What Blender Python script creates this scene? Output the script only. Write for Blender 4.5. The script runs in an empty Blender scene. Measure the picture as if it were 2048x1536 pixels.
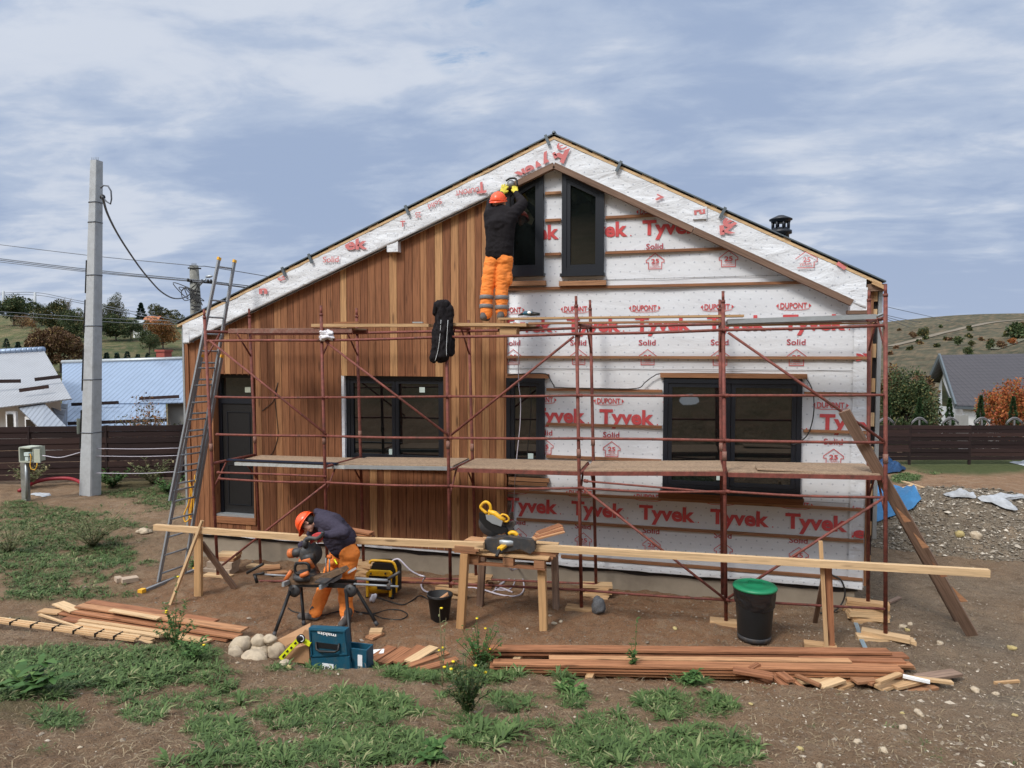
import bpy, bmesh, math, random
import numpy as np
from mathutils import Vector, Matrix, noise as mnoise
random.seed(7); rng = np.random.default_rng(11)
SC = bpy.context.scene; COL = SC.collection
R = math.radians
# ------------------------------------------------------------------ camera
TH, FPX, ZC = R(14.6), 1364.0, 3.66
PT = math.atan(68/FPX)
FW = Vector((-math.sin(TH)*math.cos(PT), math.cos(TH)*math.cos(PT), -math.sin(PT)))
RT = Vector((math.cos(TH), math.sin(TH), 0)); UP = RT.cross(FW)
cam = bpy.data.cameras.new('camera'); camo = bpy.data.objects.new('camera', cam); COL.objects.link(camo)
camo.matrix_world = Matrix((( RT.x, UP.x, -FW.x, 0), (RT.y, UP.y, -FW.y, 0), (RT.z, UP.z, -FW.z, ZC), (0, 0, 0, 1)))
cam.sensor_width = 36; cam.lens = FPX/2048*36; cam.clip_start = 0.1; cam.clip_end = 3000
SC.camera = camo
# where a sight line meets the plane Y = const, or the level z = const (metres; X along the facade, Y into the house)
def ray(u, v): return FW + RT*((u-1024)/FPX) - UP*((v-768)/FPX)
def F(u, v, Y):
    d = ray(u, v); return Vector((0, 0, ZC)) + d*(Y/d.y)
def Zp(u, v, z=0.0):
    d = ray(u, v); return Vector((0, 0, ZC)) + d*((z-ZC)/d.z)
def D(u, v, b):
    d = ray(u, v); return Vector((0, 0, ZC)) + d*b
def project(P):
    q = P - np.array([0, 0, ZC]); b = q@np.array(FW)
    b = np.where(b < 0.05, 0.05, b)
    return 1024+FPX*(q@np.array(RT))/b, 768-FPX*(q@np.array(UP))/b, b
# ------------------------------------------------------------------ exposure
SC.view_settings.view_transform = 'Standard'; SC.view_settings.look = 'None'
SC.view_settings.exposure = 0.28; SC.view_settings.gamma = 1
SC.cycles.max_bounces = 6; SC.cycles.diffuse_bounces = 3
SUN_EL, SUN_AZ = R(48), R(205)       # azimuth measured clockwise from +Y
# ------------------------------------------------------------------ node helper
class G:
    def __init__(s, tree): s.t = tree; s.L = tree.links
    def n(s, typ, props=None, **ins):
        nd = s.t.nodes.new(typ)
        for k, v in (props or {}).items(): setattr(nd, k, v)
        for k, v in ins.items():
            key = int(k[1:]) if k[0] == '_' and k[1:].isdigit() else k.replace('_', ' ')
            s.set(nd.inputs[key], v)
        return nd
    def set(s, inp, v):
        if isinstance(v, bpy.types.NodeSocket): s.L.new(v, inp)
        elif isinstance(v, bpy.types.Node): s.L.new(v.outputs[0], inp)
        else:
            try: inp.default_value = v
            except Exception: inp.default_value = tuple(v)+(1,)
    def m(s, op, a, b=0.0, c=None, clamp=False):
        nd = s.t.nodes.new('ShaderNodeMath'); nd.operation = op; nd.use_clamp = clamp
        s.set(nd.inputs[0], a); s.set(nd.inputs[1], b)
        if c is not None: s.set(nd.inputs[2], c)
        return nd.outputs[0]
    def vm(s, op, a, b=(0, 0, 0)):
        nd = s.t.nodes.new('ShaderNodeVectorMath'); nd.operation = op
        s.set(nd.inputs[0], a); s.set(nd.inputs[1], b)
        return nd.outputs['Value'] if op in ('DOT_PRODUCT', 'LENGTH') else nd.outputs[0]
    def mix(s, f, a, b, mode='MIX'):
        nd = s.t.nodes.new('ShaderNodeMix'); nd.data_type = 'RGBA'; nd.blend_type = mode
        s.set(nd.inputs[0], f)
        for i, v in ((6, a), (7, b)):
            if isinstance(v, (tuple, list)) and len(v) == 3: v = tuple(v)+(1,)
            s.set(nd.inputs[i], v)
        return nd.outputs[2]
    def ramp(s, f, a, b): # smooth 0..1 between a and b
        nd = s.t.nodes.new('ShaderNodeMapRange'); nd.interpolation_type = 'SMOOTHSTEP'
        s.set(nd.inputs[0], f); nd.inputs[1].default_value = a; nd.inputs[2].default_value = b
        return nd.outputs[0]
    def noise(s, vec, scale, detail=4, rough=.55, dist=0.0, out=0):
        nd = s.n('ShaderNodeTexNoise', None, Scale=scale, Detail=detail, Roughness=rough, Distortion=dist)
        if vec is not None: s.set(nd.inputs['Vector'], vec)
        return nd.outputs[out]
# ------------------------------------------------------------------ world: sky texture under a broken cloud deck
W = bpy.data.worlds.new('World'); SC.world = W; W.use_nodes = True
W.node_tree.nodes.clear(); g = G(W.node_tree)
sky = g.n('ShaderNodeTexSky', dict(sky_type='NISHITA', sun_disc=False, sun_elevation=SUN_EL, sun_rotation=SUN_AZ, air_density=1.2, dust_density=1.0))
tc = g.n('ShaderNodeTexCoord'); dirv = g.vm('NORMALIZE', tc.outputs['Generated'])
sx = g.n('ShaderNodeSeparateXYZ', None, _0=dirv)
zz = g.m('ADD', g.m('MAXIMUM', sx.outputs[2], 0.0), 0.16)
px = g.m('DIVIDE', sx.outputs[0], zz); py = g.m('DIVIDE', sx.outputs[1], zz)
cv = g.n('ShaderNodeCombineXYZ', None, X=g.m('ADD', g.m('MULTIPLY', px, .8), g.m('MULTIPLY', py, .35)), Y=g.m('SUBTRACT', g.m('MULTIPLY', py, 1.35), g.m('MULTIPLY', px, .3)), Z=0.0).outputs[0]
n1 = g.noise(g.vm('ADD', cv, (3.1, 1.7, 0)), .75, 7, .52, .35)
n2 = g.noise(g.vm('ADD', cv, (9.4, 4.2, 2)), 2.3, 8, .55, .5)
n3 = g.noise(g.vm('ADD', cv, (1.4, 8.2, 5)), 5.5, 6, .6, .3)
def blob(u, v, rad):
    d = ray(u, v).normalized()
    return g.ramp(g.vm('DOT_PRODUCT', dirv, tuple(d)), math.cos(rad), 1.0)
cl = g.m('ADD', g.m('MULTIPLY', n1, .40), g.m('ADD', g.m('MULTIPLY', n2, .42), g.m('MULTIPLY', n3, .18)))
for u, v, rad, a in ((60, 330, .16, -.06), (560, 400, .20, -.05), (1700, 440, .30, -.075), (1000, 60, .12, -.04), (1480, 250, .22, -.04), (1950, 560, .25, -.07), (500, 290, .2, -.03), (1150, 480, .15, -.02),
                     (250, 60, .30, .035), (820, 190, .22, .05), (1100, 130, .2, .04), (1900, 130, .25, .06), (120, 540, .14, .05), (1560, 380, .12, .07), (380, 400, .12, .04), (1980, 470, .06, .06), (1750, 250, .2, .05), (150, 410, .08, .05), (1200, 560, .3, .04)):
    cl = g.m('ADD', cl, g.m('MULTIPLY', blob(u, v, rad), a))
light = g.ramp(cl, .37, .63)
c_dark, c_mid, c_lite = (2.85, 3.6, 5.1), (3.7, 4.4, 5.7), (5.2, 5.65, 6.5)
cc = g.mix(g.ramp(light, 0, .55), c_dark, c_mid)
cc = g.mix(g.ramp(light, .45, 1.0), cc, c_lite)
lowwarm = g.ramp(sx.outputs[2], .22, .0)
cc = g.mix(g.m('MULTIPLY', lowwarm, .22), cc, (4.5, 5.0, 6.0))
hole = g.m('MULTIPLY', g.ramp(blob(920, 55, .085), .35, 1.0), g.ramp(n3, .42, .60))
cc = g.mix(g.m('MULTIPLY', hole, .85), cc, g.mix(.5, sky.outputs[0], (1.9, 3.6, 6.2)))
# cloud glow added around the veiled sun, unseen behind the photographer, to brighten the scene
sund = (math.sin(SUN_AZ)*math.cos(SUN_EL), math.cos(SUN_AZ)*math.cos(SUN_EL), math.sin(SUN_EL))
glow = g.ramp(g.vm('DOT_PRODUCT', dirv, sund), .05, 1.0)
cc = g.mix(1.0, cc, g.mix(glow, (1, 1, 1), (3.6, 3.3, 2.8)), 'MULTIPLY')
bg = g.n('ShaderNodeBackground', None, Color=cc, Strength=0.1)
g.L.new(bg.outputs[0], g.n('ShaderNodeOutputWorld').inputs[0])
# ------------------------------------------------------------------ the one sun, veiled
sl = bpy.data.lights.new('sun', 'SUN'); sl.energy = 2.1; sl.angle = R(13); sl.color = (1, .93, .84)
so = bpy.data.objects.new('sun', sl); COL.objects.link(so)
sd = Vector((math.sin(SUN_AZ)*math.cos(SUN_EL), math.cos(SUN_AZ)*math.cos(SUN_EL), math.sin(SUN_EL)))
so.rotation_euler = (-sd).to_track_quat('-Z', 'Y').to_euler(); so.location = (0, -5, 20)
# ------------------------------------------------------------------ value noise in numpy, for terrain and planting
def _h(i, j, k=0):
    n = (i.astype(np.int64)*374761393 + j.astype(np.int64)*668265263 + k*1442695041) & 0x7fffffff
    n = ((n ^ (n >> 13))*1274126177) & 0x7fffffff
    return ((n ^ (n >> 16)) & 0xffff)/65535.0
def vnoise(x, y, k=0):
    x = np.asarray(x, float); y = np.asarray(y, float)
    i = np.floor(x); j = np.floor(y); fx = x-i; fy = y-j
    fx = fx*fx*(3-2*fx); fy = fy*fy*(3-2*fy)
    a, b, c, d = _h(i, j, k), _h(i+1, j, k), _h(i, j+1, k), _h(i+1, j+1, k)
    return (a+(b-a)*fx)*(1-fy)+(c+(d-c)*fx)*fy
def fbm(x, y, o=4, k=0):
    s = 0; a = .5
    for q in range(o):
        s = s+a*vnoise(x, y, k+q); x = np.asarray(x)*2.03+7.1; y = np.asarray(y)*2.03+3.3; a *= .5
    return s
def sst(a, b, x):
    t = np.clip((np.asarray(x, float)-a)/(b-a), 0, 1); return t*t*(3-2*t)
# ------------------------------------------------------------------ terrain height
HEAP = D(1945, 1040, 14.4)
def gz(x, y):
    x = np.asarray(x, float); y = np.asarray(y, float)
    r = np.hypot(x, y)
    az = np.degrees(np.arctan2(x, np.maximum(y, .01)))            # 0 = along +Y
    z = -0.03-0.17*sst(9.3, 10.6, y)-0.07*sst(-6, -9, x)
    # bank the photographer stands on
    toe = 6.95+0.16*np.clip(x+4, 0, 8)+0.35*(fbm(x*.7, y*.2, 3, 5)-.5)
    t = np.clip((toe-y)/7.0, 0, 1.2)
    z = z+1.95*t+0.11*sst(0, .32, toe-y)*(1-.6*sst(.3, 2, toe-y))
    z = z+np.where(y < 0, np.clip(-y, 0, 45)*.37+2.2*sst(0, 40, -y), 0)
    z = z+.22*sst(3.1, 5.5, x)*sst(10.5, 7.5, y)
    # lower ground behind on the right, hills behind
    z = z-0.75*sst(13, 30, y)*sst(0, 6, x)
    z = z-0.25*sst(16, 40, y)*sst(0, -8, x)
    z = z-1.1*sst(24, 38, y)*(1-sst(-4, 6, x))-1.3*sst(32, 44, y)*sst(-4, 6, x)
    left = sst(-12, -30, az)
    hl = sst(38, 175, r)*13.3*(.85+.3*fbm(az*.12+3, r*.004, 2, 3))
    hl = np.where(r < 180, (np.clip((r-42)/130, 0, 1.08))*12.0, 12.9-(r-180)*.02)+1.3*(fbm(az*.16, r*.015, 3, 3)-.5)*sst(45, 80, r)
    crest = 11+2.8*sst(11, 19, az)
    hr = np.where(r < 300, np.clip((r-60)/240, 0, 1)**.85*(crest+6.5), (crest+6.5)-(r-300)*.03)+1.2*(fbm(az*.2, r*.01, 3, 9)-.5)*sst(70, 120, r)
    z = z+np.where(y > 0, np.maximum(0, hl)*left+np.maximum(hr, 0)*(1-left)*.92, 0)
    near = sst(60, 25, r)
    z = z+near*(.10*(fbm(x*.6, y*.6, 3, 1)-.5)*sst(0, 1.5, np.maximum(toe-y, y-13))+.075*(fbm(x*3.1, y*3.1, 3, 2)-.5)+.055*(fbm(x*11, y*11, 3, 8)-.5))
    return z
def G0(x, y): return float(gz(np.array([x]), np.array([y]))[0])
def heap_h(x, y, H=1.15, rx=3.2, ry=2.0):
    X = (np.asarray(x, float)-HEAP.x)/rx; Y = (np.asarray(y, float)-HEAP.y)/ry; r = np.hypot(X, Y)+.12*(fbm(X*2+9, Y*2, 3, 4)-.5)
    h = H*np.clip(1-r, -.15, 1)*1.15; h = np.where(r < .25, H*(.86-1.44*r*r)*1.02, h); return np.minimum(h, H)
def heap_pt(u, v):
    d = np.array(ray(u, v)); P = np.array([0, 0, ZC])[None]+d[None]*_BB[:, None]
    k = np.argmax(P[:, 2] < gz(P[:, 0], P[:, 1])+np.maximum(heap_h(P[:, 0], P[:, 1]), 0)); return Vector(P[k])
_BB = np.concatenate([np.arange(2.2, 20, .02), np.geomspace(20, 420, 500)])
def ground_pt(u, v, lift=0.0):     # where a sight line meets the terrain
    d = np.array(ray(u, v)); P = np.array([0, 0, ZC])[None]+d[None]*_BB[:, None]
    gap = P[:, 2]-gz(P[:, 0], P[:, 1]); k = np.argmax(gap < 0)
    if gap[k] >= 0: k = int(np.argmin(np.where(_BB > 25, gap, 1e9)))
    p = P[k]
    return Vector((p[0], p[1], G0(p[0], p[1])+lift))
# grass patches, as seen ellipses (centre u, v, radii, weight), turned into world density by projection of world points
GP = [(110, 1335, 300, 52, 1.2), (340, 1310, 110, 38, 1.2), (110, 1443, 90, 26, 1), (30, 1400, 120, 45, 1), (285, 1428, 50, 26, 1), (430, 1460, 80, 30, 1.1), (600, 1428, 110, 34, 1), (720, 1410, 105, 40, 1.1),
      (500, 1522, 220, 30, .95), (72, 1503, 40, 14, .9), (920, 1348, 180, 22, 1.1), (740, 1495, 150, 45, 1), (965, 1470, 75, 30, 1.1), (1147, 1398, 48, 24, .9), (1210, 1490, 120, 60, .95),
      (1297, 1400, 42, 22, 1), (1388, 1360, 36, 15, 1.2), (1237, 1342, 26, 13, 1.1), (1345, 1415, 55, 32, 1), (1400, 1498, 120, 48, 1.2), (1430, 1410, 50, 30, .75), (1010, 1400, 200, 18, .6), (1130, 1350, 40, 20, .9),
      (215, 1108, 75, 26, 1.1), (70, 1168, 90, 44, 1.0), (195, 1159, 36, 12, .9), (252, 1141, 22, 9, .8), (45, 1015, 60, 20, 1), (120, 1032, 80, 24, 1), (268, 976, 95, 24, 1.3), (30, 1238, 36, 8, .8), (300, 1126, 28, 8, .8),
      (1950, 928, 190, 22, 1.5), (1810, 956, 40, 12, 1), (1990, 1118, 40, 12, .45), (640, 1345, 60, 12, .6), (160, 1060, 190, 60, .72), (90, 1110, 190, 70, .85), (320, 1000, 60, 24, .9), (100, 1050, 220, 40, .8), (200, 1190, 120, 30, .62), (450, 1400, 300, 40, .46), (900, 1460, 500, 60, .5), (560, 1340, 40, 10, .5), (15, 1075, 40, 30, .7), (650, 1500, 800, 60, .38), (1480, 1510, 60, 30, .7)]
def grassden(x, y, z):
    u, v, b = project(np.stack([x, y, z], -1))
    s = np.zeros_like(u)
    for a, c, ru, rv, w in GP:
        s = np.maximum(s, w*np.exp(-1.1*(((u-a)/ru)**2+((v-c)/rv)**2)**1.5))
    s = np.where(b < 3.2, .5, s)
    nz = fbm(x*1.6, y*1.6, 4, 21)
    far = sst(34, 60, np.hypot(x, y))
    s = np.maximum(s, far*.9)
    s = np.where(y < 0, .75, s)
    hi = vnoise(x*5.5, y*5.5, 77)*.6+vnoise(x*14, y*14, 78)*.4
    return np.clip(s*1.5-1.0+nz*1.15+(hi-.5)*1.0*sst(30, 15, np.hypot(x, y)), 0, 1)
# ------------------------------------------------------------------ mesh builder
class MB:
    def __init__(s): s.v = []; s.f = []; s.mi = []; s.sm = []; s.loc = []; s.rnd = []; s.cur = 0; s.r = random.random()
    def add(s, vs, fs, smooth=False, mi=None, loc=None, rnd=None):
        o = len(s.v); r = s.r if rnd is None else rnd
        for i, p in enumerate(vs):
            s.v.append(tuple(p)); s.loc.append(tuple(loc[i]) if loc else tuple(p)); s.rnd.append(r)
        for f in fs:
            s.f.append(tuple(o+i for i in f)); s.mi.append(s.cur if mi is None else mi); s.sm.append(smooth)
        return s
    def box(s, lo, hi, mi=None, rnd=None, axis=0):
        x0, y0, z0 = lo; x1, y1, z1 = hi
        vs = [(x0, y0, z0), (x1, y0, z0), (x1, y1, z0), (x0, y1, z0), (x0, y0, z1), (x1, y0, z1), (x1, y1, z1), (x0, y1, z1)]
        k = {0: (0, 1, 2), 1: (1, 0, 2), 2: (2, 0, 1)}[axis]
        return s.add(vs, [(0, 3, 2, 1), (4, 5, 6, 7), (0, 1, 5, 4), (1, 2, 6, 5), (2, 3, 7, 6), (3, 0, 4, 7)], False, mi, [(p[k[0]], p[k[1]], p[k[2]]) for p in vs], rnd)
    def beam(s, A, B, w, h, up=(0, 0, 1), mi=None, rnd=None, bev=0.0):
        A = Vector(A); B = Vector(B); d = B-A; L = d.length; d.normalize(); u = Vector(up)
        sd_ = d.cross(u)
        if sd_.length < 1e-4: sd_ = d.cross(Vector((0, 1, 0)))
        sd_.normalize(); u = sd_.cross(d)
        vs = []; lc = []
        for t, P in ((0, A), (L, B)):
            for a, b in ((-1, -1), (1, -1), (1, 1), (-1, 1)):
                vs.append(P+sd_*a*w/2+u*b*h/2); lc.append((t, a*w/2, b*h/2))
        return s.add(vs, [(0, 1, 2, 3)[::-1], (4, 5, 6, 7), (0, 1, 5, 4), (1, 2, 6, 5), (2, 3, 7, 6), (3, 0, 4, 7)], False, mi, lc, rnd)
    def tube(s, pts, r, n=8, mi=None, rnd=None, cap=True):
        pts = [Vector(p) for p in pts]; N = len(pts)
        rs = r if isinstance(r, (list, tuple)) else [r]*N
        vs = []; lc = []; T = 0; ref = None
        for i, p in enumerate(pts):
            d = (pts[min(i+1, N-1)]-pts[max(i-1, 0)]).normalized()
            if ref is None: ref = Vector((0, 0, 1)) if abs(d.z) < .9 else Vector((1, 0, 0))
            a = d.cross(ref).normalized(); b = a.cross(d); ref = b
            if i: T += (p-pts[i-1]).length
            for k in range(n):
                q = 2*math.pi*k/n; vs.append(p+a*math.cos(q)*rs[i]+b*math.sin(q)*rs[i]); lc.append((T, rs[i]*math.cos(q), rs[i]*math.sin(q)))
        fs = [(i*n+k, i*n+(k+1) % n, (i+1)*n+(k+1) % n, (i+1)*n+k) for i in range(N-1) for k in range(n)]
        if cap: fs += [tuple(range(n))[::-1], tuple((N-1)*n+k for k in range(n))]
        return s.add(vs, fs, True, mi, lc, rnd)
    def lathe(s, c, prof, n=24, mi=None, axis=(0, 0, 1)):
        c = Vector(c); q = Vector((0, 0, 1)).rotation_difference(Vector(axis))
        vs = [c+q@Vector((r*math.cos(2*math.pi*k/n), r*math.sin(2*math.pi*k/n), z)) for r, z in prof for k in range(n)]
        fs = [(i*n+k, i*n+(k+1) % n, (i+1)*n+(k+1) % n, (i+1)*n+k) for i in range(len(prof)-1) for k in range(n)]
        fs += [tuple(range(n))[::-1], tuple((len(prof)-1)*n+k for k in range(n))]
        return s.add(vs, fs, True, mi)
    def prism(s, poly, y0, y1, mi=None, rnd=None):   # polygon in XZ, thickness along Y
        n = len(poly)
        vs = [(x, y0, z) for x, z in poly]+[(x, y1, z) for x, z in poly]
        fs = [tuple(range(n)), tuple(range(2*n-1, n-1, -1))]+[(i, i+n, (i+1) % n+n, (i+1) % n) for i in range(n)]
        return s.add(vs, fs, False, mi, None, rnd)
    def ell(s, c, rad, rot=None, n=16, m=10, mi=None, nz=0.0, seed=0):
        c = Vector(c); vs = []; q = rot or Matrix.Identity(3)
        for i in range(m+1):
            a = math.pi*i/m
            for k in range(n):
                b = 2*math.pi*k/n
                d = Vector((math.sin(a)*math.cos(b), math.sin(a)*math.sin(b), math.cos(a)))
                f = 1+nz*(mnoise.noise(d*1.7+Vector((seed, 0, 0)))*1.2+mnoise.noise(d*4+Vector((0, seed, 0)))*.5)
                vs.append(c+q@Vector((d.x*rad[0]*f, d.y*rad[1]*f, d.z*rad[2]*f)))
        fs = [(i*n+k, (i+1)*n+k, (i+1)*n+(k+1) % n, i*n+(k+1) % n) for i in range(m) for k in range(n)]
        return s.add(vs, fs, True, mi)
    def obj(s, name, mats, parent=None, origin=None, **tags):
        me = bpy.data.meshes.new(name)
        if origin is None and parent is None:
            a = np.array(s.v); origin = Vector(((a[:, 0].min()+a[:, 0].max())/2, (a[:, 1].min()+a[:, 1].max())/2, a[:, 2].min()))
        off = Vector(parent['_o']) if parent is not None else Vector(origin)
        me.from_pydata([(x-off[0], y-off[1], z-off[2]) for x, y, z in s.v], [], s.f)
        for m in (mats if isinstance(mats, (list, tuple)) else [mats]): me.materials.append(m)
        me.polygons.foreach_set('material_index', s.mi); me.polygons.foreach_set('use_smooth', s.sm)
        a = me.attributes.new('loc', 'FLOAT_VECTOR', 'POINT'); a.data.foreach_set('vector', np.array(s.loc, 'f').ravel())
        a = me.attributes.new('rnd', 'FLOAT', 'POINT'); a.data.foreach_set('value', np.array(s.rnd, 'f'))
        bm = bmesh.new(); bm.from_mesh(me); bmesh.ops.recalc_face_normals(bm, faces=bm.faces); bm.to_mesh(me); bm.free()
        me.update()
        return link(name, me, parent, off, **tags)
ORIG = {}
def link(name, me, parent=None, off=(0, 0, 0), **tags):
    o = bpy.data.objects.new(name, me); COL.objects.link(o)
    o['_o'] = list(off)
    if parent is not None: o.parent = parent
    else: o.location = off
    tag(o, **tags); return o
def tag(o, label=None, cat=None, group=None, kind=None):
    if label: o['label'] = label
    if cat: o['category'] = cat
    if group: o['group'] = group
    if kind: o['kind'] = kind
def thing(name, loc, label, cat, group=None, kind=None):
    o = bpy.data.objects.new(name, None); COL.objects.link(o); o.location = loc; o['_o'] = list(loc); o.empty_display_size = .2
    tag(o, label, cat, group, kind); return o
def npmesh(name, V, Fc, mats, parent=None, off=(0, 0, 0), attrs=None, smooth=False, **tags):
    # V (n,3) ; Fc (m,k) all faces k-gons
    me = bpy.data.meshes.new(name); V = np.asarray(V, 'f')-np.array(off, 'f'); k = Fc.shape[1]
    me.vertices.add(len(V)); me.vertices.foreach_set('co', V.ravel())
    me.loops.add(Fc.size); me.loops.foreach_set('vertex_index', Fc.astype('i').ravel())
    me.polygons.add(len(Fc)); me.polygons.foreach_set('loop_start', np.arange(0, Fc.size, k, dtype='i'))
    me.polygons.foreach_set('loop_total', np.full(len(Fc), k, 'i'))
    me.polygons.foreach_set('use_smooth', np.full(len(Fc), smooth))
    for m in (mats if isinstance(mats, (list, tuple)) else [mats]): me.materials.append(m)
    for nm, (typ, arr) in (attrs or {}).items():
        a = me.attributes.new(nm, typ, 'POINT'); a.data.foreach_set('vector' if typ == 'FLOAT_VECTOR' else 'color' if typ == 'FLOAT_COLOR' else 'value', np.asarray(arr, 'f').ravel())
    me.update(); me.validate()
    return link(name, me, parent, off, **tags)
# ------------------------------------------------------------------ materials
def newmat(name):
    m = bpy.data.materials.new(name); m.use_nodes = True; m.node_tree.nodes.clear(); g = G(m.node_tree)
    p = g.n('ShaderNodeBsdfPrincipled'); out = g.n('ShaderNodeOutputMaterial'); g.L.new(p.outputs[0], out.inputs[0])
    return m, g, p
def bump(g, p, h, st=.3, dist=.01):
    b = g.n('ShaderNodeBump', None, Strength=st, Distance=dist, Height=h); g.L.new(b.outputs[0], p.inputs['Normal'])
def flat(name, col, rough=.6, metal=0.0, vary=.12, sc=14, spec=.5, bmp=.15, dirt=None):
    m, g, p = newmat(name)
    at = g.n('ShaderNodeAttribute', dict(attribute_name='loc')).outputs['Vector']
    nz = g.noise(at, sc, 5, .6)
    c = g.mix(nz, tuple(max(0, k*(1-vary*1.6)) for k in col), tuple(min(1, k*(1+vary*1.6)) for k in col))
    if dirt:
        c = g.mix(g.m('MULTIPLY', g.ramp(g.noise(at, sc*.35, 6, .7), .46, .72), dirt[1]), c, dirt[0])
    g.set(p.inputs['Base Color'], c); p.inputs['Roughness'].default_value = rough; p.inputs['Metallic'].default_value = metal
    p.inputs['Specular IOR Level'].default_value = spec
    if bmp: bump(g, p, nz, bmp, .01)
    return m
def wood(name, stops, grain=.45, rough=.75, knots=True, band=1.0):
    m, g, p = newmat(name)
    at = g.n('ShaderNodeAttribute', dict(attribute_name='loc')).outputs['Vector']
    rn = g.n('ShaderNodeAttribute', dict(attribute_name='rnd')).outputs['Fac']
    off = g.n('ShaderNodeCombineXYZ', None, X=g.m('MULTIPLY', rn, 53.0), Y=g.m('MULTIPLY', rn, 17.0), Z=g.m('MULTIPLY', rn, 29.0)).outputs[0]
    v = g.vm('ADD', at, off)
    warp = g.noise(g.vm('MULTIPLY', v, (1.1, 5, 5)), 1.6, 2, .5, 0, 1)
    v2 = g.vm('ADD', v, g.vm('MULTIPLY', warp, (0, .035*band, .035*band)))
    gr = g.noise(g.vm('MULTIPLY', v2, (1.6, 46, 46)), 1.0, 5, .62)
    fine = g.noise(g.vm('MULTIPLY', v2, (6, 190, 190)), 1.0, 3, .6)
    rm = g.n('ShaderNodeValToRGB'); cr = rm.color_ramp
    while len(cr.elements) < len(stops): cr.elements.new(.5)
    for e, (q, c) in zip(cr.elements, stops): e.position = q; e.color = tuple(c)+(1,)
    g.set(rm.inputs[0], g.m('ADD', g.m('MULTIPLY', rn, .85), g.m('MULTIPLY', g.noise(g.vm('MULTIPLY', v, (.7, 3, 3)), 1.0, 3, .5), .18)))
    dk = g.m('ADD', g.m('MULTIPLY', g.ramp(gr, .40, .66), .75), g.m('MULTIPLY', fine, .35))
    c = g.mix(g.m('MULTIPLY', dk, grain), rm.outputs[0], g.mix(1.0, rm.outputs[0], (.22, .20, .20), 'MULTIPLY'))
    if knots:
        vo = g.n('ShaderNodeTexVoronoi', dict(feature='F1'), Scale=1.0, Randomness=1.0); g.set(vo.inputs['Vector'], g.vm('MULTIPLY', v, (1.25, 6.5, 6.5)))
        c = g.mix(g.m('MULTIPLY', g.ramp(vo.outputs['Distance'], .17, .07), .6), c, (.05, .022, .012))
    g.set(p.inputs['Base Color'], c); p.inputs['Roughness'].default_value = rough; p.inputs['Specular IOR Level'].default_value = .25
    bump(g, p, g.m('ADD', gr, fine), .25, .004)
    return m
M = {}
M['clad'] = wood('stained_larch', [(0, (.21, .082, .040)), (.32, (.28, .117, .056)), (.6, (.355, .158, .075)), (.8, (.47, .24, .112)), (1, (.66, .40, .19))], .62)
M['pine'] = wood('raw_pine', [(0, (.50, .30, .15)), (.5, (.60, .39, .21)), (1, (.74, .53, .31))], .45)
M['redplank'] = wood('oiled_planks', [(0, (.30, .125, .065)), (.5, (.46, .21, .105)), (1, (.66, .38, .20))], .75)
M['batten'] = wood('stained_batten', [(0, (.26, .115, .06)), (.5, (.34, .165, .085)), (1, (.43, .23, .125))], .5)
M['brown'] = wood('weathered_brown', [(0, (.16, .098, .068)), (.5, (.25, .16, .115)), (1, (.34, .235, .175))], .6)
M['fencewood'] = wood('dark_fence_boards', [(0, (.018, .011, .011)), (.5, (.032, .018, .018)), (1, (.055, .03, .026))], .5, .7, False)
M['postwood'] = wood('post_timber', [(0, (.46, .24, .10)), (.5, (.52, .30, .14)), (1, (.60, .38, .19))], .35)
M['osb'] = flat('trodden_sheet', (.36, .26, .18), .9, 0, .5, 45, .2, .5, ((.18, .13, .1), .7))
M['ply'] = flat('pale_sheet_edge', (.45, .47, .46), .8, 0, .25, 30, .2, .3, ((.25, .22, .19), .5))
M['steel'] = flat('rusty_red_tube', (.20, .062, .048), .65, .1, .45, 16, .35, .4, ((.075, .04, .032), .9))
M['steelworn'] = flat('worn_red_tube', (.23, .11, .085), .75, .1, .4, 30, .3, .3, ((.33, .27, .23), .5))
M['alu'] = flat('aluminium', (.25, .265, .285), .5, .25, .12, 30, .5, .1)
M['galv'] = flat('galvanised_sheet', (.40, .43, .45), .45, .5, .15, 8, .5, .05)
M['anthracite'] = flat('anthracite_frame', (.008, .011, .018), .42, 0, .08, 20, .5, .04)
M['black'] = flat('black_plastic', (.012, .012, .013), .5, 0, .3, 30, .4, .15)
M['darkgrey'] = flat('dark_grey_plastic', (.045, .046, .05), .5, 0, .3, 30, .4, .2, ((.16, .11, .07), .5))
M['bin'] = flat('bin_plastic', (.016, .020, .024), .45, 0, .15, 12, .5, .1)
M['green'] = flat('green_lid', (.015, .22, .10), .4, 0, .12, 10, .5, .05)
M['yellow'] = flat('yellow_plastic', (.78, .42, .015), .42, 0, .1, 25, .5, .05, ((.25, .15, .05), .45))
M['lime'] = flat('lime_yellow_enamel', (.70, .76, .02), .4, 0, .05, 25)
M['orangeplastic'] = flat('orange_tool_plastic', (.62, .16, .04), .55, 0, .25, 25, .4, .2, ((.17, .10, .06), .95))
M['sawbrown'] = flat('sawdust_covered_metal', (.13, .085, .055), .8, 0, .4, 30, .3, .3, ((.30, .17, .09), .7))
M['hivis'] = flat('orange_workwear', (.95, .27, .055), .75, 0, .08, 18, .2, .3, ((.55, .17, .05), .55))
M['helmet'] = flat('orange_helmet', (.88, .095, .02), .32, 0, .04, 10, .5, 0)
M['fleece'] = flat('navy_fleece', (.050, .044, .066), .95, 0, .35, 60, .1, .5)
M['sweat'] = flat('black_sweatshirt', (.017, .015, .017), .92, 0, .35, 60, .1, .5)
M['skin'] = flat('skin', (.60, .32, .23), .5, 0, .1, 30, .4, .1)
M['hair'] = flat('dark_hair', (.02, .014, .01), .6, 0, .3, 60)
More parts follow.
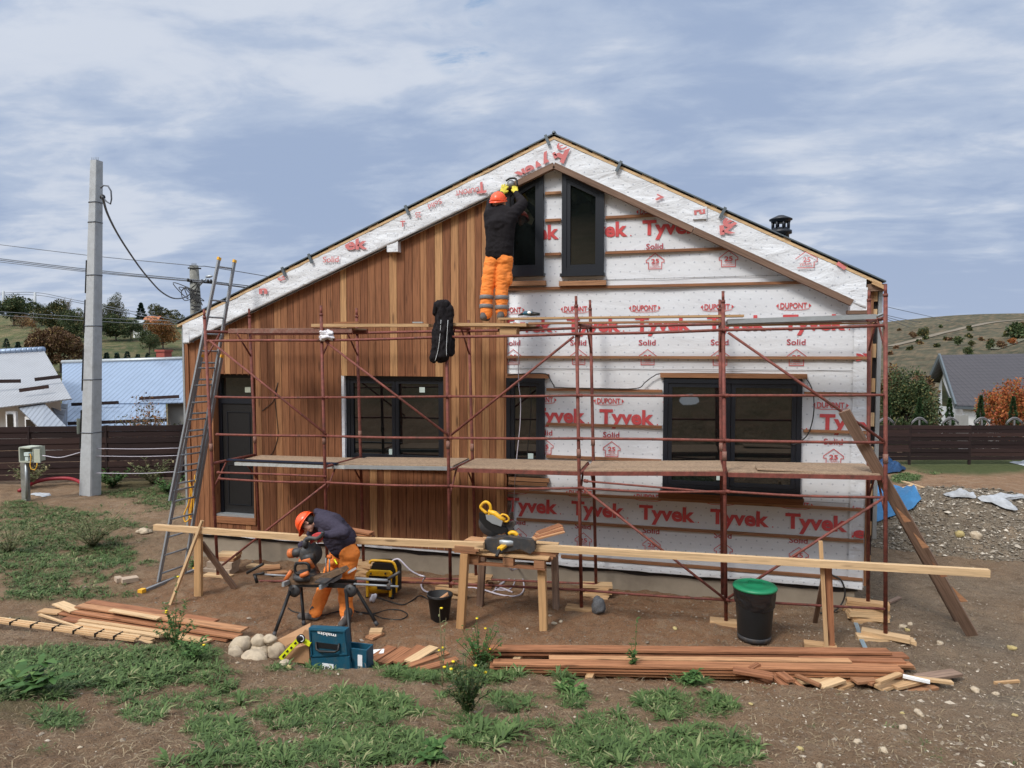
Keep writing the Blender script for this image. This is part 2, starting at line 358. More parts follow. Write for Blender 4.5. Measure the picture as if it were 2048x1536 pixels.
M['reflex'] = flat('grey_reflective_tape', (.16, .155, .16), .5, 0, .1, 40)
M['lighttape'] = flat('silver_reflective_tape', (.55, .55, .56), .45, 0, .1, 40)
M['redglove'] = flat('red_glove', (.42, .03, .03), .7, 0, .2, 40)
M['yelglove'] = flat('yellow_glove', (.62, .52, .06), .7, 0, .25, 40, .3, .3, ((.1, .09, .05), .5))
M['boot'] = flat('dusty_boots', (.10, .09, .085), .8, 0, .3, 30, .3, .4)
M['teal'] = flat('teal_case_plastic', (.008, .075, .125), .5, 0, .1, 30, .4, .1, ((.09, .10, .09), .45))
M['white'] = flat('white_print', (.8, .82, .84), .6)
M['paper'] = flat('pale_sticker', (.52, .62, .60), .7, 0, .05, 20)
M['card'] = flat('cardboard', (.40, .23, .125), .85, 0, .1, 12, .2, .1)
M['concrete'] = flat('plinth_concrete', (.30, .255, .20), .9, 0, .16, 3.5, .2, .3, ((.20, .165, .13), .6))
M['poleconc'] = flat('pole_concrete', (.42, .44, .46), .88, 0, .12, 9, .2, .3, ((.30, .30, .30), .5))
M['oldconc'] = flat('weathered_pole_concrete', (.21, .21, .19), .9, 0, .4, 6, .2, .3, ((.08, .08, .075), .6))
M['bitumen'] = flat('black_bitumen', (.018, .016, .018), .6, 0, .4, 30)
M['tar'] = flat('blue_black_bar', (.02, .03, .06), .5, .2, .2, 20)
M['red'] = flat('red_hose', (.26, .016, .026), .5, 0, .15, 20)
M['hose'] = flat('lilac_white_hose', (.50, .47, .54), .5, 0, .1, 20)
M['cable'] = flat('black_cable', (.015, .015, .016), .55)
M['wire'] = flat('overhead_wire', (.10, .11, .13), .6)
M['boxgrey'] = flat('meter_box_grey', (.40, .43, .36), .7, 0, .1, 20, .3, .05)
M['render'] = flat('white_render', (.70, .71, .70), .9, 0, .05, 3)
M['renderg'] = flat('grey_render', (.27, .27, .26), .9, 0, .1, 3)
M['stone'] = flat('pale_boulder', (.46, .38, .28), .9, 0, .22, 16, .2, .6, ((.30, .25, .20), .7))
M['granite'] = flat('grey_granite', (.13, .135, .145), .85, 0, .6, 90, .3, .5)
M['yelstone'] = flat('yellow_stone', (.42, .34, .16), .9, 0, .2, 16, .2, .6)
M['bluetarp'] = flat('blue_tarpaulin', (.03, .17, .38), .45, 0, .25, 8, .5, .6)
M['darktarp'] = flat('dark_blue_tarpaulin', (.012, .05, .13), .5, 0, .5, 9, .5, .6)
M['sheetwhite'] = flat('crumpled_white_membrane', (.38, .40, .43), .7, 0, .3, 9, .3, 1.0)
M['cloth'] = flat('white_rag', (.72, .70, .74), .85, 0, .1, 30, .1, .5)
M['bag'] = flat('black_bin_bag', (.012, .013, .015), .25, 0, .2, 10, .6, .9)
M['brick'] = flat('red_brick', (.30, .07, .05), .9, 0, .3, 20)
M['blocks'] = flat('pale_clay_block', (.42, .33, .25), .9, 0, .2, 14, .2, .4)
M['strap'] = flat('grey_strap', (.20, .26, .30), .6)
M['flower'] = flat('yellow_petals', (.85, .62, .02), .6)
M['ropeyel'] = flat('yellow_strap', (.80, .42, .03), .6)
# glass
m, g, p = newmat('window_glass'); p.inputs['Base Color'].default_value = (.006, .008, .008, 1); p.inputs['Roughness'].default_value = .02
p.inputs['IOR'].default_value = 1.95
tcn = g.n('ShaderNodeTexCoord'); bump(g, p, g.noise(tcn.outputs['Object'], 1.3, 2, .5), .05, .01); M['glass'] = m
# house wrap with its printed field of small crosses
def wrapmat(name, crumple, dist, scl):
    m, g, p = newmat(name)
    at = g.n('ShaderNodeAttribute', dict(attribute_name='loc')).outputs['Vector']
    s_ = g.n('ShaderNodeSeparateXYZ', None, _0=at); X, Z = s_.outputs[0], s_.outputs[2]
    row = g.m('FLOOR', g.m('DIVIDE', Z, .115))
    xs = g.m('ADD', X, g.m('MULTIPLY', g.m('MODULO', row, 2.0), .075))
    fx = g.m('ABSOLUTE', g.m('SUBTRACT', g.m('FRACT', g.m('DIVIDE', g.m('ADD', xs, 40.0), .15)), .5))
    fz = g.m('ABSOLUTE', g.m('SUBTRACT', g.m('FRACT', g.m('DIVIDE', Z, .115)), .5))
    ax, az_ = g.m('MULTIPLY', fx, .15), g.m('MULTIPLY', fz, .115)
    cr = g.m('MAXIMUM', g.m('MULTIPLY', g.m('LESS_THAN', ax, .014), g.m('LESS_THAN', az_, .004)), g.m('MULTIPLY', g.m('LESS_THAN', ax, .004), g.m('LESS_THAN', az_, .014)))
    big = g.noise(g.vm('MULTIPLY', at, (.5, .5, 1.4)), 1.2, 4, .55)
    c = g.mix(big, (.655, .68, .725), (.715, .735, .77))
    c = g.mix(g.m('MULTIPLY', cr, .62), c, (.24, .27, .34))
    g.set(p.inputs['Base Color'], c); p.inputs['Roughness'].default_value = .62; p.inputs['Specular IOR Level'].default_value = .35
    w1 = g.noise(g.vm('MULTIPLY', at, (1.0, 1.0, 2.2)), 1.6*scl, 5, .55, .6)
    w2 = g.noise(at, 14*scl, 5, .6, .8)
    bump(g, p, g.m('ADD', w1, g.m('MULTIPLY', w2, .12)), crumple, dist)
    return m
M['wrap'] = wrapmat('house_wrap', .32, .06, .8); M['wrapc'] = wrapmat('crumpled_house_wrap', .6, .06, 1.4)
M['print'] = flat('red_print', (.58, .085, .09), .7, 0, .10, 6, .3, 0)
M['printpale'] = flat('faded_red_print', (.60, .19, .19), .7, 0, .15, 6, .3, 0)
M['printdark'] = flat('dark_red_print', (.42, .05, .07), .7, 0, .15, 6, .3, 0)
# roof sheets
def ribbed(name, col, rib, rough=.4, metal=.3, rows=0.0):
    m, g, p = newmat(name)
    at = g.n('ShaderNodeAttribute', dict(attribute_name='loc')).outputs['Vector']; s_ = g.n('ShaderNodeSeparateXYZ', None, _0=at)
    w = g.m('ABSOLUTE', g.m('SUBTRACT', g.m('FRACT', g.m('DIVIDE', g.m('ADD', s_.outputs[0], 100), rib)), .5))
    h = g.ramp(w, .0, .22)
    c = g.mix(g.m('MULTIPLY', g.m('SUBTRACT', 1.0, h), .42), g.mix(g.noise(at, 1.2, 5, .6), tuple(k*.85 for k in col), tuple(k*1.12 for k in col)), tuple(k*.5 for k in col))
    if rows:
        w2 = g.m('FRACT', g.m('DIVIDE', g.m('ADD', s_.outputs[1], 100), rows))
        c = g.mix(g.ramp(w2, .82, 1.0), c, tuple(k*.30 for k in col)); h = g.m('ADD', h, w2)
    g.set(p.inputs['Base Color'], c); p.inputs['Roughness'].default_value = rough; p.inputs['Metallic'].default_value = metal
    bump(g, p, h, .6, .03); return m
M['roofgrey'] = ribbed('pale_corrugated_sheet', (.36, .37, .395), .14); M['roofblue'] = ribbed('bluish_corrugated_sheet', (.27, .35, .48), .24)
M['rooftile'] = ribbed('dark_metal_tiles', (.068, .062, .068), .40, .55, 0, .36); M['rooftin'] = ribbed('corrugated_awning', (.28, .31, .36), .2)
M['roofdark'] = flat('roof_metal_edge', (.12, .145, .165), .45, .4, .2, 10)
# plants
def leafmat(name, c1, c2, c3=None, rough=.6, tr=.25):
    m, g, p = newmat(name)
    rn = g.n('ShaderNodeAttribute', dict(attribute_name='rnd')).outputs['Fac']
    c = g.mix(rn, c1, c2)
    if c3: c = g.mix(g.ramp(rn, .72, .95), c, c3)
    g.set(p.inputs['Base Color'], c); p.inputs['Roughness'].default_value = rough; p.inputs['Specular IOR Level'].default_value = .2
    try: p.inputs['Transmission Weight'].default_value = 0
    except Exception: pass
    return m
M['grass'] = leafmat('grass_blades', (.034, .064, .020), (.110, .175, .055), (.26, .26, .13))
M['weed'] = leafmat('weed_leaves', (.035, .085, .022), (.07, .14, .04), (.12, .2, .06))
M['dryweed'] = leafmat('dry_weed', (.09, .11, .045), (.17, .18, .08), (.24, .20, .11))
M['straw'] = leafmat('dry_straw', (.22, .17, .11), (.34, .27, .17))
M['lf_dark'] = leafmat('dark_green_leaves', (.026, .045, .018), (.070, .098, .038), (.12, .11, .04))
M['lf_olive'] = leafmat('olive_leaves', (.032, .044, .018), (.075, .082, .032), (.15, .11, .035))
M['lf_orange'] = leafmat('orange_leaves', (.16, .07, .025), (.30, .13, .035), (.10, .09, .03))
M['lf_red'] = leafmat('red_orange_leaves', (.30, .07, .035), (.38, .14, .03), (.14, .13, .04))
M['lf_rust'] = leafmat('rusty_brown_leaves', (.09, .055, .032), (.16, .085, .045), (.19, .14, .05))
M['lf_spruce'] = leafmat('spruce_needles', (.012, .030, .022), (.028, .055, .035))
M['lf_thuja'] = leafmat('thuja_leaves', (.016, .036, .014), (.04, .075, .025))
M['bark'] = flat('bark', (.10, .08, .065), .9, 0, .3, 14)
M['twig'] = flat('bare_twigs', (.20, .18, .17), .9, 0, .2, 14)
# soil
m, g, p = newmat('soil')
gm = g.n('ShaderNodeAttribute', dict(attribute_name='mask')); ms = g.n('ShaderNodeSeparateColor', None, _0=gm.outputs['Color'])
gp = g.n('ShaderNodeNewGeometry').outputs['Position']
a1 = g.noise(gp, 1.1, 6, .6); a2 = g.noise(gp, 9, 6, .65); a3 = g.noise(gp, 60, 5, .7)
base = g.mix(a1, (.235, .143, .083), (.39, .268, .170))
base = g.mix(ms.outputs[2], base, g.mix(a1, (.27, .140, .075), (.40, .232, .132)))
grav = g.mix(a2, (.13, .105, .080), (.42, .35, .265)); base = g.mix(ms.outputs[1], base, grav)
a5 = g.noise(g.vm('ADD', gp, (7, 3, 1)), 2.6, 5, .65); base = g.mix(g.m('MULTIPLY', g.ramp(a5, .50, .66), .45), base, (.44, .32, .215)); base = g.mix(g.m('MULTIPLY', g.ramp(a5, .46, .34), .4), base, (.115, .070, .045))
base = g.mix(g.m('MULTIPLY', g.ramp(a2, .48, .72), .5), base, (.36, .28, .21))
base = g.mix(g.m('MULTIPLY', g.ramp(a3, .50, .34), .7), base, (.055, .038, .027))  # crevice shade put into the colour: hollows of the fine bump go darker
vo = g.n('ShaderNodeTexVoronoi', dict(feature='F1'), Scale=26.0); g.set(vo.inputs['Vector'], gp)
sp = g.m('MULTIPLY', g.ramp(vo.outputs['Distance'], .24, .16), g.m('GREATER_THAN', g.n('ShaderNodeSeparateColor', None, _0=vo.outputs['Color']).outputs[0], .76))
base = g.mix(g.m('MULTIPLY', sp, .8), base, (.44, .37, .29))
far = g.noise(g.vm('MULTIPLY', gp, (.10, .10, .9)), 1.0, 8, .75)
gcol = g.mix(a2, (.05, .072, .028), (.13, .14, .06))
fcol = g.mix(g.ramp(far, .35, .68), (.036, .056, .022), (.115, .120, .052))
fcol = g.mix(g.m('MULTIPLY', g.ramp(g.noise(g.vm('MULTIPLY', gp, (.35, .35, 1.6)), 1.0, 6, .75), .52, .66), .75), fcol, (.050, .058, .030))
dist = g.vm('LENGTH', gp)
gcol = g.mix(g.ramp(dist, 30, 60), gcol, fcol)
gcol = g.mix(g.m('MULTIPLY', gm.outputs['Alpha'], .9), gcol, g.mix(g.ramp(g.noise(g.vm('MULTIPLY', gp, (.10, .10, 1.3)), 1.0, 8, .78), .36, .64), (.036, .038, .026), (.100, .092, .062)))
base = g.mix(ms.outputs[0], base, gcol)
g.set(p.inputs['Base Color'], base); p.inputs['Roughness'].default_value = .95; p.inputs['Specular IOR Level'].default_value = .15
bump(g, p, g.m('ADD', g.m('MULTIPLY', a2, .7), g.m('ADD', a3, g.m('MULTIPLY', sp, .5))), 1.0, .06); M['soil'] = m
M['pebble'] = leafmat('pebbles', (.17, .135, .10), (.34, .285, .225), (.50, .44, .36), .9)
M['gravel'] = leafmat('gravel_chips', (.13, .11, .088), (.38, .335, .275), (.60, .54, .46), .9)
# ------------------------------------------------------------------ ground sheet (polar grid, fine near, out to the horizon)
def build_ground():
    az = np.concatenate([np.linspace(-62, 42, 760), np.linspace(43, 297, 90)]); az = np.radians(az)
    rr = np.concatenate([[.3], np.geomspace(1.5, 30, 720), np.geomspace(30.4, 900, 190)[0:]])
    A, Rr = np.meshgrid(az, rr); x = Rr*np.sin(A); y = Rr*np.cos(A); z = gz(x, y)
    n, mcol = x.shape; V = np.stack([x, y, z], -1).reshape(-1, 3)
    i, j = np.meshgrid(np.arange(n-1), np.arange(mcol), indexing='ij'); j2 = (j+1) % mcol
    Fc = np.stack([i*mcol+j, i*mcol+j2, (i+1)*mcol+j2, (i+1)*mcol+j], -1).reshape(-1, 4)
    X, Y, Z = V.T; gd = grassden(X, Y, Z)
    u, v, b = project(V)
    gd = np.where(np.hypot(X, Y) < 25, gd*.6, gd)
    gravel = np.clip(sst(1.0, 3.5, X)*sst(18, 10, Y)*sst(4, 7, Y)*1.1*fbm(X*.8, Y*.8, 3, 31)*1.4, 0, 1)
    work = sst(6.8, 7.6, Y)*sst(12, 10, Y)*sst(2.5, 0, X)*sst(-9.5, -7, X)
    straw = sst(14, 18, Y)*sst(2, 4, X)*(1-gd)*.8
    right = sst(8, 14, np.degrees(np.arctan2(X, np.maximum(Y, .1))))*sst(50, 90, np.hypot(X, Y))*sst(0, 10, Y)
    mask = np.stack([gd, np.clip(gravel, 0, 1), np.clip(work+straw*.6, 0, 1), right], -1)
    npmesh('ground', V, Fc, M['soil'], attrs={'mask': ('FLOAT_COLOR', mask)}, smooth=True, kind='structure')
build_ground()
def quads(n, k):  # index faces for n separate strips
    return None
def smooth_pts(pts, k=4):
    pts = [Vector(p) for p in pts]; out = []
    P = [pts[0]*2-pts[1]]+pts+[pts[-1]*2-pts[-2]]
    for i in range(1, len(P)-2):
        a, b_, c, d_ = P[i-1:i+3]
        for j in range(k):
            t = j/k; out.append(.5*((2*b_)+(c-a)*t+(2*a-5*b_+4*c-d_)*t*t+(3*b_-a-3*c+d_)*t**3))
    return out+[pts[-1]]
# ------------------------------------------------------------------ leaf cards
def leaves_mesh(P, Dv, Nv, L, Wd, rnd):
    # each leaf: a bent blade of 2 quads: base (narrow) - middle (wide) - tip (narrow)
    n = len(P); S = np.cross(Dv, Nv); S /= (np.linalg.norm(S, axis=1, keepdims=True)+1e-9)
    L = L[:, None]; Wd = Wd[:, None]; down = np.array([[0, 0, -1.]])
    mid = P+Dv*L*.5+Nv*L*.08; tip = P+Dv*L*.95+down*L*.12
    V = np.stack([P-S*Wd*.25, P+S*Wd*.25, mid-S*Wd*.5, mid+S*Wd*.5, tip-S*Wd*.08, tip+S*Wd*.08], 1).reshape(-1, 3)
    k = np.arange(n)[:, None]*6
    Fc = np.concatenate([k+np.array([[0, 1, 3, 2]]), k+np.array([[2, 3, 5, 4]])], 0)
    return V, Fc, np.repeat(rnd, 6)
def rand_dirs(n, lo=-1., hi=1.):
    z = rng.uniform(lo, hi, n); a = rng.uniform(0, 2*np.pi, n); r = np.sqrt(1-z*z); return np.stack([r*np.cos(a), r*np.sin(a), z], -1)
# ================================================================== FAR THINGS
def crown(c, rad, nleaf, L, clumps=26, shape='round', up=0.2):
    c = np.array(c); rad = np.array(rad)
    if shape == 'cone':
        t = rng.uniform(0, 1, nleaf)**1.3; ang = rng.uniform(0, 2*np.pi, nleaf)
        lay = .78+.22*np.cos(t*2*np.pi*7)
        rr = (1-t)*lay*(.55+.45*rng.uniform(0, 1, nleaf)**.5)
        P = np.stack([c[0]+rad[0]*rr*np.cos(ang), c[1]+rad[1]*rr*np.sin(ang), c[2]-rad[2]+2*rad[2]*t], -1)
        Dv = np.stack([np.cos(ang), np.sin(ang), rng.uniform(-.3, .4, nleaf)], -1)
    else:
        cc = rand_dirs(clumps)*rng.uniform(.35, .92, (clumps, 1)); cr = rng.uniform(.22, .42, clumps)
        if shape == 'tall': cc[:, :2] *= (1-.55*np.clip(cc[:, 2:3], 0, 1))
        k = rng.integers(0, clumps, nleaf)
        off = rand_dirs(nleaf)*(rng.uniform(.3, 1, (nleaf, 1))**.5)*cr[k][:, None]
        P = c+(cc[k]+off)*rad; Dv = off/np.linalg.norm(off, axis=1, keepdims=True)+rand_dirs(nleaf)*.7
    Dv[:, 2] += up; Dv /= np.linalg.norm(Dv, axis=1, keepdims=True)
    Nv = rand_dirs(nleaf); Nv = np.cross(Dv, Nv); Nv /= np.linalg.norm(Nv, axis=1, keepdims=True)+1e-9
    l = L*rng.uniform(.6, 1.4, nleaf)
    return leaves_mesh(P, Dv, Nv, l, l*.6, rng.uniform(0, 1, nleaf))
def branches(mb, base, h, spread, n, r0, lean=0, depth=2, seed=0):
    rd = random.Random(seed); base = Vector(base)
    top = base+Vector((lean, 0, h*.55)); mb.tube([base-Vector((0, 0, .3)), base+Vector((lean*.3, 0, h*.25)), top], [r0*1.2, r0, r0*.6], 7)
    for i in range(n):
        t = rd.uniform(.3, 1); s0 = base.lerp(top, t); a = rd.uniform(0, 6.28); ln = h*rd.uniform(.3, .5)
        d = Vector((math.cos(a)*spread, math.sin(a)*spread, rd.uniform(.6, 1.1))).normalized()
        m1 = s0+d*ln*.5; e = m1+(d+Vector((0, 0, .35))).normalized()*ln*.5
        mb.tube([s0, m1, e], [r0*.45, r0*.28, r0*.08], 5)
        if depth > 1:
            for k in range(4):
                q = s0.lerp(e, rd.uniform(.3, .95)); a2 = rd.uniform(0, 6.28)
                d2 = (d+Vector((math.cos(a2), math.sin(a2), rd.uniform(0, .8)))*.8).normalized()
                mb.tube([q, q+d2*ln*.25, q+d2*ln*.5+Vector((0, 0, ln*.05))], [r0*.18, r0*.1, r0*.03], 4)
def tree(u, vtop, vbot, b, wpx, mat, label, cat='tree', shape='round', n=2600, leaf=None, group=None, bare=False, clumps=26, name='tree', low=.12):
    if b > 58: p_ = ground_pt(u, vbot); b = (p_-Vector((0, 0, ZC))).dot(FW)
    base = D(u, vbot, b); gzv = G0(base.x, base.y)
    top = D(u, vtop, b); h = top.z-min(gzv, base.z) if gzv > base.z-2.5 else top.z-base.z
    z0 = min(gzv, base.z) if gzv > base.z-2.5 else gzv
    h = top.z-z0; w = wpx/FPX*b/2
    o = thing(name, (base.x, base.y, z0), label, cat, group)
    mb = MB(); branches(mb, (base.x, base.y, z0), h*.85, .8, 5 if not bare else 34, max(.06, h*(.022 if not bare else .05)), depth=1 if not bare else 2, seed=int(u))
    mb.obj('trunk', M['twig'] if bare else M['bark'], o)
    if not bare:
        hh = h*(1-low)/2
        V, Fc, rn = crown((base.x, base.y, z0+h-hh), (w, w, hh), n, leaf or max(.05, w*.13), clumps, shape)
        npmesh('crown', V, Fc, mat, o, o['_o'], {'rnd': ('FLOAT', rn)})
    return o
TL = [ # u, vtop, vbot, depth, width px, material, label, shape, n
 (28, 590, 650, 125, 66, 'lf_dark', 'dark green tree on the hill crest left of the thin wooden pole', 'round', 3000),
 (44, 632, 655, 118, 30, 'lf_rust', 'small reddish brown tree under the big dark tree at the left edge of the hill', 'round', 900),
 (64, 633, 660, 112, 22, 'lf_orange', 'little orange autumn tree alone on the grassy slope', 'round', 900),
 (84, 606, 650, 128, 30, 'lf_dark', 'dark tree half behind the thin pole on the hill crest', 'round', 1500),
 (112, 608, 668, 116, 66, 'lf_olive', 'broad olive green tree in front of the bare tree', 'round', 3000),
 (150, 615, 682, 104, 46, 'lf_dark', 'dark green tree close to the left of the concrete pole on the slope', 'round', 2600),
 (160, 622, 660, 118, 26, 'lf_orange', 'yellowish tree peeping out left of the concrete pole', 'round', 900),
 (122, 655, 745, 62, 94, 'lf_rust', 'large rusty brown autumn tree behind the gap between the two metal roofs', 'round', 5200),
 (213, 602, 668, 110, 42, 'lf_olive', 'olive tree just right of the concrete pole on the crest', 'round', 2200),
 (237, 592, 668, 112, 36, 'lf_olive', 'tallest slender tree with a yellowish top right of the concrete pole', 'tall', 2600),
 (232, 632, 680, 100, 66, 'lf_dark', 'low dark thicket tree below the slender tall one', 'round', 2600),
 (262, 634, 678, 106, 44, 'lf_dark', 'dark green tree left of the small white house', 'round', 1800),
 (326, 614, 655, 118, 56, 'lf_olive', 'wide yellow green tree behind the orange roof', 'round', 2600),
 (326, 640, 697, 88, 60, 'lf_orange', 'bright orange brown autumn tree next to the timber corner of the house', 'round', 3000),
 (299, 658, 706, 80, 42, 'lf_dark', 'round dark green bush tree in front of the orange one', 'round', 2600),
 (345, 690, 735, 50, 24, 'lf_dark', 'dim green shrub against the left corner of the house', 'round', 700),
]
for u, vt, vb, b, w, mt, lab, sh, n in TL: tree(u, vt-3, vb+2, b, w*1.25, M[mt], lab, 'tree', sh, int(n*2.4), w/FPX*b*.042)
tree(130, 586, 640, 122, 60, None, 'leafless pale tree with fanned branches on the hill crest', bare=True)
tree(283, 606, 655, 100, 30, M['lf_spruce'], 'dark spruce standing alone on the skyline above the small white house', 'spruce', 'cone', 2600, .28)
for i, (u, v, s) in enumerate(((213, 713, 8), (234, 714, 9), (255, 715, 13), (276, 716, 8), (296, 718, 13), (316, 714, 8), (13, 688, 12), (56, 690, 9), (36, 692, 9), (170, 715, 9))):
    tree(u, v-s*.9, v+s*.7, 66, s, M['lf_spruce'], 'young spruce planted in a row in the meadow behind the roofs', 'spruce', 'cone', 260, .18, 'young spruces in the meadow', name='young_spruce')
TR = [(1846, 652, 676, 210, 20, 'lf_olive', 'round bare-looking tree beside the dirt track on the right hill'),
 (1826, 664, 677, 205, 12, 'lf_rust', 'small tree left of the round tree on the right hill'),
 (1916, 672, 692, 190, 16, 'lf_dark', 'dark shrub halfway up the right hill left of the pair'),
 (1943, 680, 694, 185, 10, 'lf_olive', 'small grey shrub in the middle of the right hill'),
 (1980, 678, 700, 180, 14, 'lf_dark', 'dark upright shrub on the right hill above the tiled roof'),
 (2003, 682, 697, 182, 16, 'lf_rust', 'brownish shrub right of the upright dark one'),
 (1937, 694, 712, 150, 18, 'lf_dark', 'green bush just above the ridge of the tiled roof'),
 (2036, 648, 678, 200, 40, 'lf_dark', 'big dark clump of trees at the right edge of the hill'),
 (2024, 676, 690, 178, 14, 'lf_red', 'small red autumn bush at the right edge of the hill')]
for u, vt, vb, b, w, mt, lab in TR: tree(u, vt, vb, b, w, M[mt], lab, 'tree' if w > 15 else 'shrub', 'round', 700, w/FPX*b*.10, name='hill_tree')
for k in range(26):
    u = random.uniform(1775, 2046); v = random.uniform(655, 712)
    if u > 1870: v = random.uniform(650, 700)
    tree(u, v-random.uniform(2, 5), v+1, 160+ (712-v)*2.2, random.uniform(3, 7), M[random.choice(['lf_dark', 'lf_olive', 'lf_rust'])], 'tiny scrub bush dotted over the right hillside', 'shrub', 'round', 90, .45, 'scrub bushes on the right hillside', name='scrub_bush')
def track(pts, w, mat, name):
    P = smooth_pts([ground_pt(u, v) for u, v in pts], 8); V = []
    for i, p in enumerate(P):
        d = (P[min(i+1, len(P)-1)]-P[max(i-1, 0)]).normalized(); n_ = Vector((d.y, -d.x, 0)).normalized()*w/2
        for q in (p-n_, p+n_): V.append((q.x, q.y, G0(q.x, q.y)+.12))
    MB().add(V, [(2*i, 2*i+1, 2*i+3, 2*i+2) for i in range(len(P)-1)], True).obj(name, mat, kind='structure')
track([(1778, 694), (1815, 685), (1850, 676), (1880, 668), (1910, 661), (1950, 652), (1990, 645), (2052, 639)], 2.0, flat('dirt_track_soil', (.17, .14, .10), .95, 0, .2, .4), 'dirt_track')
track([(1985, 700), (2015, 690), (2052, 677)], 1.4, flat('grassy_track', (.10, .095, .06), .95, 0, .2, .4), 'grassy_track')
# garden shrubs and trees by the right fence
tree(1812, 742, 846, 33, 120, M['lf_dark'], 'large dark green shrub with reddish top behind the right fence', 'shrub', 'round', 16000, .10, clumps=60, name='garden_shrub', low=.02)
tree(1775, 735, 800, 35, 56, M['lf_rust'], 'russet shrub top rising next to the scaffold post', 'shrub', 'round', 2600, .16, name='garden_shrub')
tree(1842, 738, 790, 36, 76, M['lf_rust'], 'reddish brown shrub crown left of the tiled house', 'shrub', 'round', 3000, .16, name='garden_shrub')
tree(2022, 748, 846, 34, 105, M['lf_red'], 'orange and red autumn tree in front of the tiled roof', 'tree', 'round', 11000, .10, clumps=60, name='autumn_tree', low=.06)
for u, vt, w in ((1838, 800, 34), (1776, 800, 24), (1898, 800, 26), (1960, 795, 26), (2025, 797, 30)):
    tree(u, vt-4, 852, 31, w*1.5, M['lf_thuja'], {1838: 'pointed thuja in front of the big dark shrub', 1776: 'thuja half hidden by the scaffold post', 1898: 'pointed thuja beside the white wall of the tiled house', 1960: 'thuja between the two white wall pieces', 2025: 'thuja under the orange autumn tree'}[u], 'thuja', 'cone', 5000, .07, 'thujas along the right fence', name='thuja', low=0)
# ------------------------------------------------------------------ fences
def fence(P0, P1, h, label, rows=9, seglen=2.4, name='board_fence', zoff=0.0, sill=True):
    P0 = Vector(P0); P1 = Vector(P1); L = (P1-P0).length; n = max(1, round(L/seglen)); d = (P1-P0)/n; nrm = Vector((d.y, -d.x, 0)).normalized()
    o = thing(name, P0, label, 'fence'); rh = h/rows
    for i in range(n):
        a = P0+d*i; b_ = P0+d*(i+1); mb = MB()
        for r in range(rows):
            z = zoff+rh*(r+.5)
            mb.beam(a+Vector((0, 0, z))-nrm*(.012+.022*(r % 2)+random.uniform(0, .006)), b_+Vector((0, 0, z+random.uniform(-.008, .008)))-nrm*(.012+.022*(r % 2)), .022, rh*(1.0 if r % 2 else .93), (0, 0, 1), 0, random.random())
        mb.obj('board_panel', M['fencewood'], o)
    for i in range(n+1):
        a = P0+d*i; MB().beam(a+Vector((0, 0, zoff-.2))+nrm*-.05, a+Vector((0, 0, zoff+h))+nrm*-.05, .09, .09, (0, 1, 0), 0, .2).obj('post', M['fencewood'], o)
    return o
def atz(P, z): return Vector((P.x, P.y, z))
FA, FB = D(-260, 965, 19.6), D(364, 956, 20.6); FA.z = FB.z = -.18
fence(FA, FB, 1.60, 'dark brown horizontal board fence behind the concrete pole', 9)
fr0, fr1 = D(1700, 912, 27.5), D(2180, 922, 27.5); fr0.z = fr1.z = -.78
fence(fr0, fr1, 1.42, 'dark brown horizontal board fence below the thujas on the right', 9)
# neighbour's arched metal fence behind the right one
ar = thing('arched_metal_fence', (D(1900, 850, 28.6).x, D(1900, 850, 28.6).y, -.7), 'pale metal fence arches showing above the dark right fence', 'fence')
for k, u in enumerate((1772, 1839, 1901, 1964, 2029, 2094)):
    for dv, r in ((0, .03), (7, .02)):
        pts = [D(u+x, 846-(1-(x/16.)**2)*11+dv*.4, 28.6) for x in np.linspace(-16, 16, 9)]
        MB().tube(pts, r, 5).obj('arch', M['reflex'], ar)
    MB().box((D(u, 846, 28.6).x-.03, D(u, 846, 28.6).y, -1.2), (D(u, 846, 28.6).x+.03, D(u, 846, 28.6).y+.03, D(u, 840, 28.6).z)).obj('post', M['reflex'], ar)
# ------------------------------------------------------------------ neighbours' houses
def quadsheet(mb, A, B, C_, D_, t=.05):  # A-B eave, D-C ridge ; loc = (along, upslope)
    A, B, C_, D_ = map(Vector, (A, B, C_, D_)); n = (B-A).cross(D_-A).normalized(); Lx = (B-A).length; Ly = (D_-A).length
    x_ = (B-A).normalized()
    vs = [A, B, C_, D_]+[p-n*t for p in (A, B, C_, D_)]
    lc = [((p-A).dot(x_), Ly*(0 if i in (0, 1) else 1), 0) for i, p in enumerate((A, B, C_, D_))]
    return mb.add(vs, [(0, 1, 2, 3), (7, 6, 5, 4), (0, 4, 5, 1), (1, 5, 6, 2), (2, 6, 7, 3), (3, 7, 4, 0)], False, None, lc+lc)
# A : grey roof at far left
hA = thing('village_house', (-19, 30, -.8), 'white house at the left edge under a pale grey corrugated roof', 'house')
rA, rB = D(-120, 712, 31), D(88, 701, 31); eB, eA = D(143, 797, 26.0), D(-190, 838, 26.0)
quadsheet(MB(), eA, eB, rB, rA).obj('roof', M['roofgrey'], hA)
b1 = rB+Vector((-5, 3, -2.4)); quadsheet(MB(), rA+Vector((-5, 3, -2.4)), b1, rB, rA).obj('rear_roof', M['roofgrey'], hA)
MB().tube([rA+Vector((0, 0, .05)), rB+Vector((0, 0, .05))], .13, 8).obj('ridge_cap', M['roofblue'], hA)
for (u0, v0, u1, v1, bb) in ((-30, 763, 41, 762, 27.3), (70, 759, 121, 753, 27.5), (39, 781, 97, 773, 26.7)):
    MB().beam(D(u0, v0, bb-.25), D(u1, v1, bb-.25), .05, .14, mi=0).obj('snow_guard', M['fencewood'], hA)
wl0, wl1 = D(-200, 900, 27.0), D(120, 900, 27.0)
mb = MB(); p0, p1 = eA+Vector((0, .9, 0)), D(122, 812, 26.9)
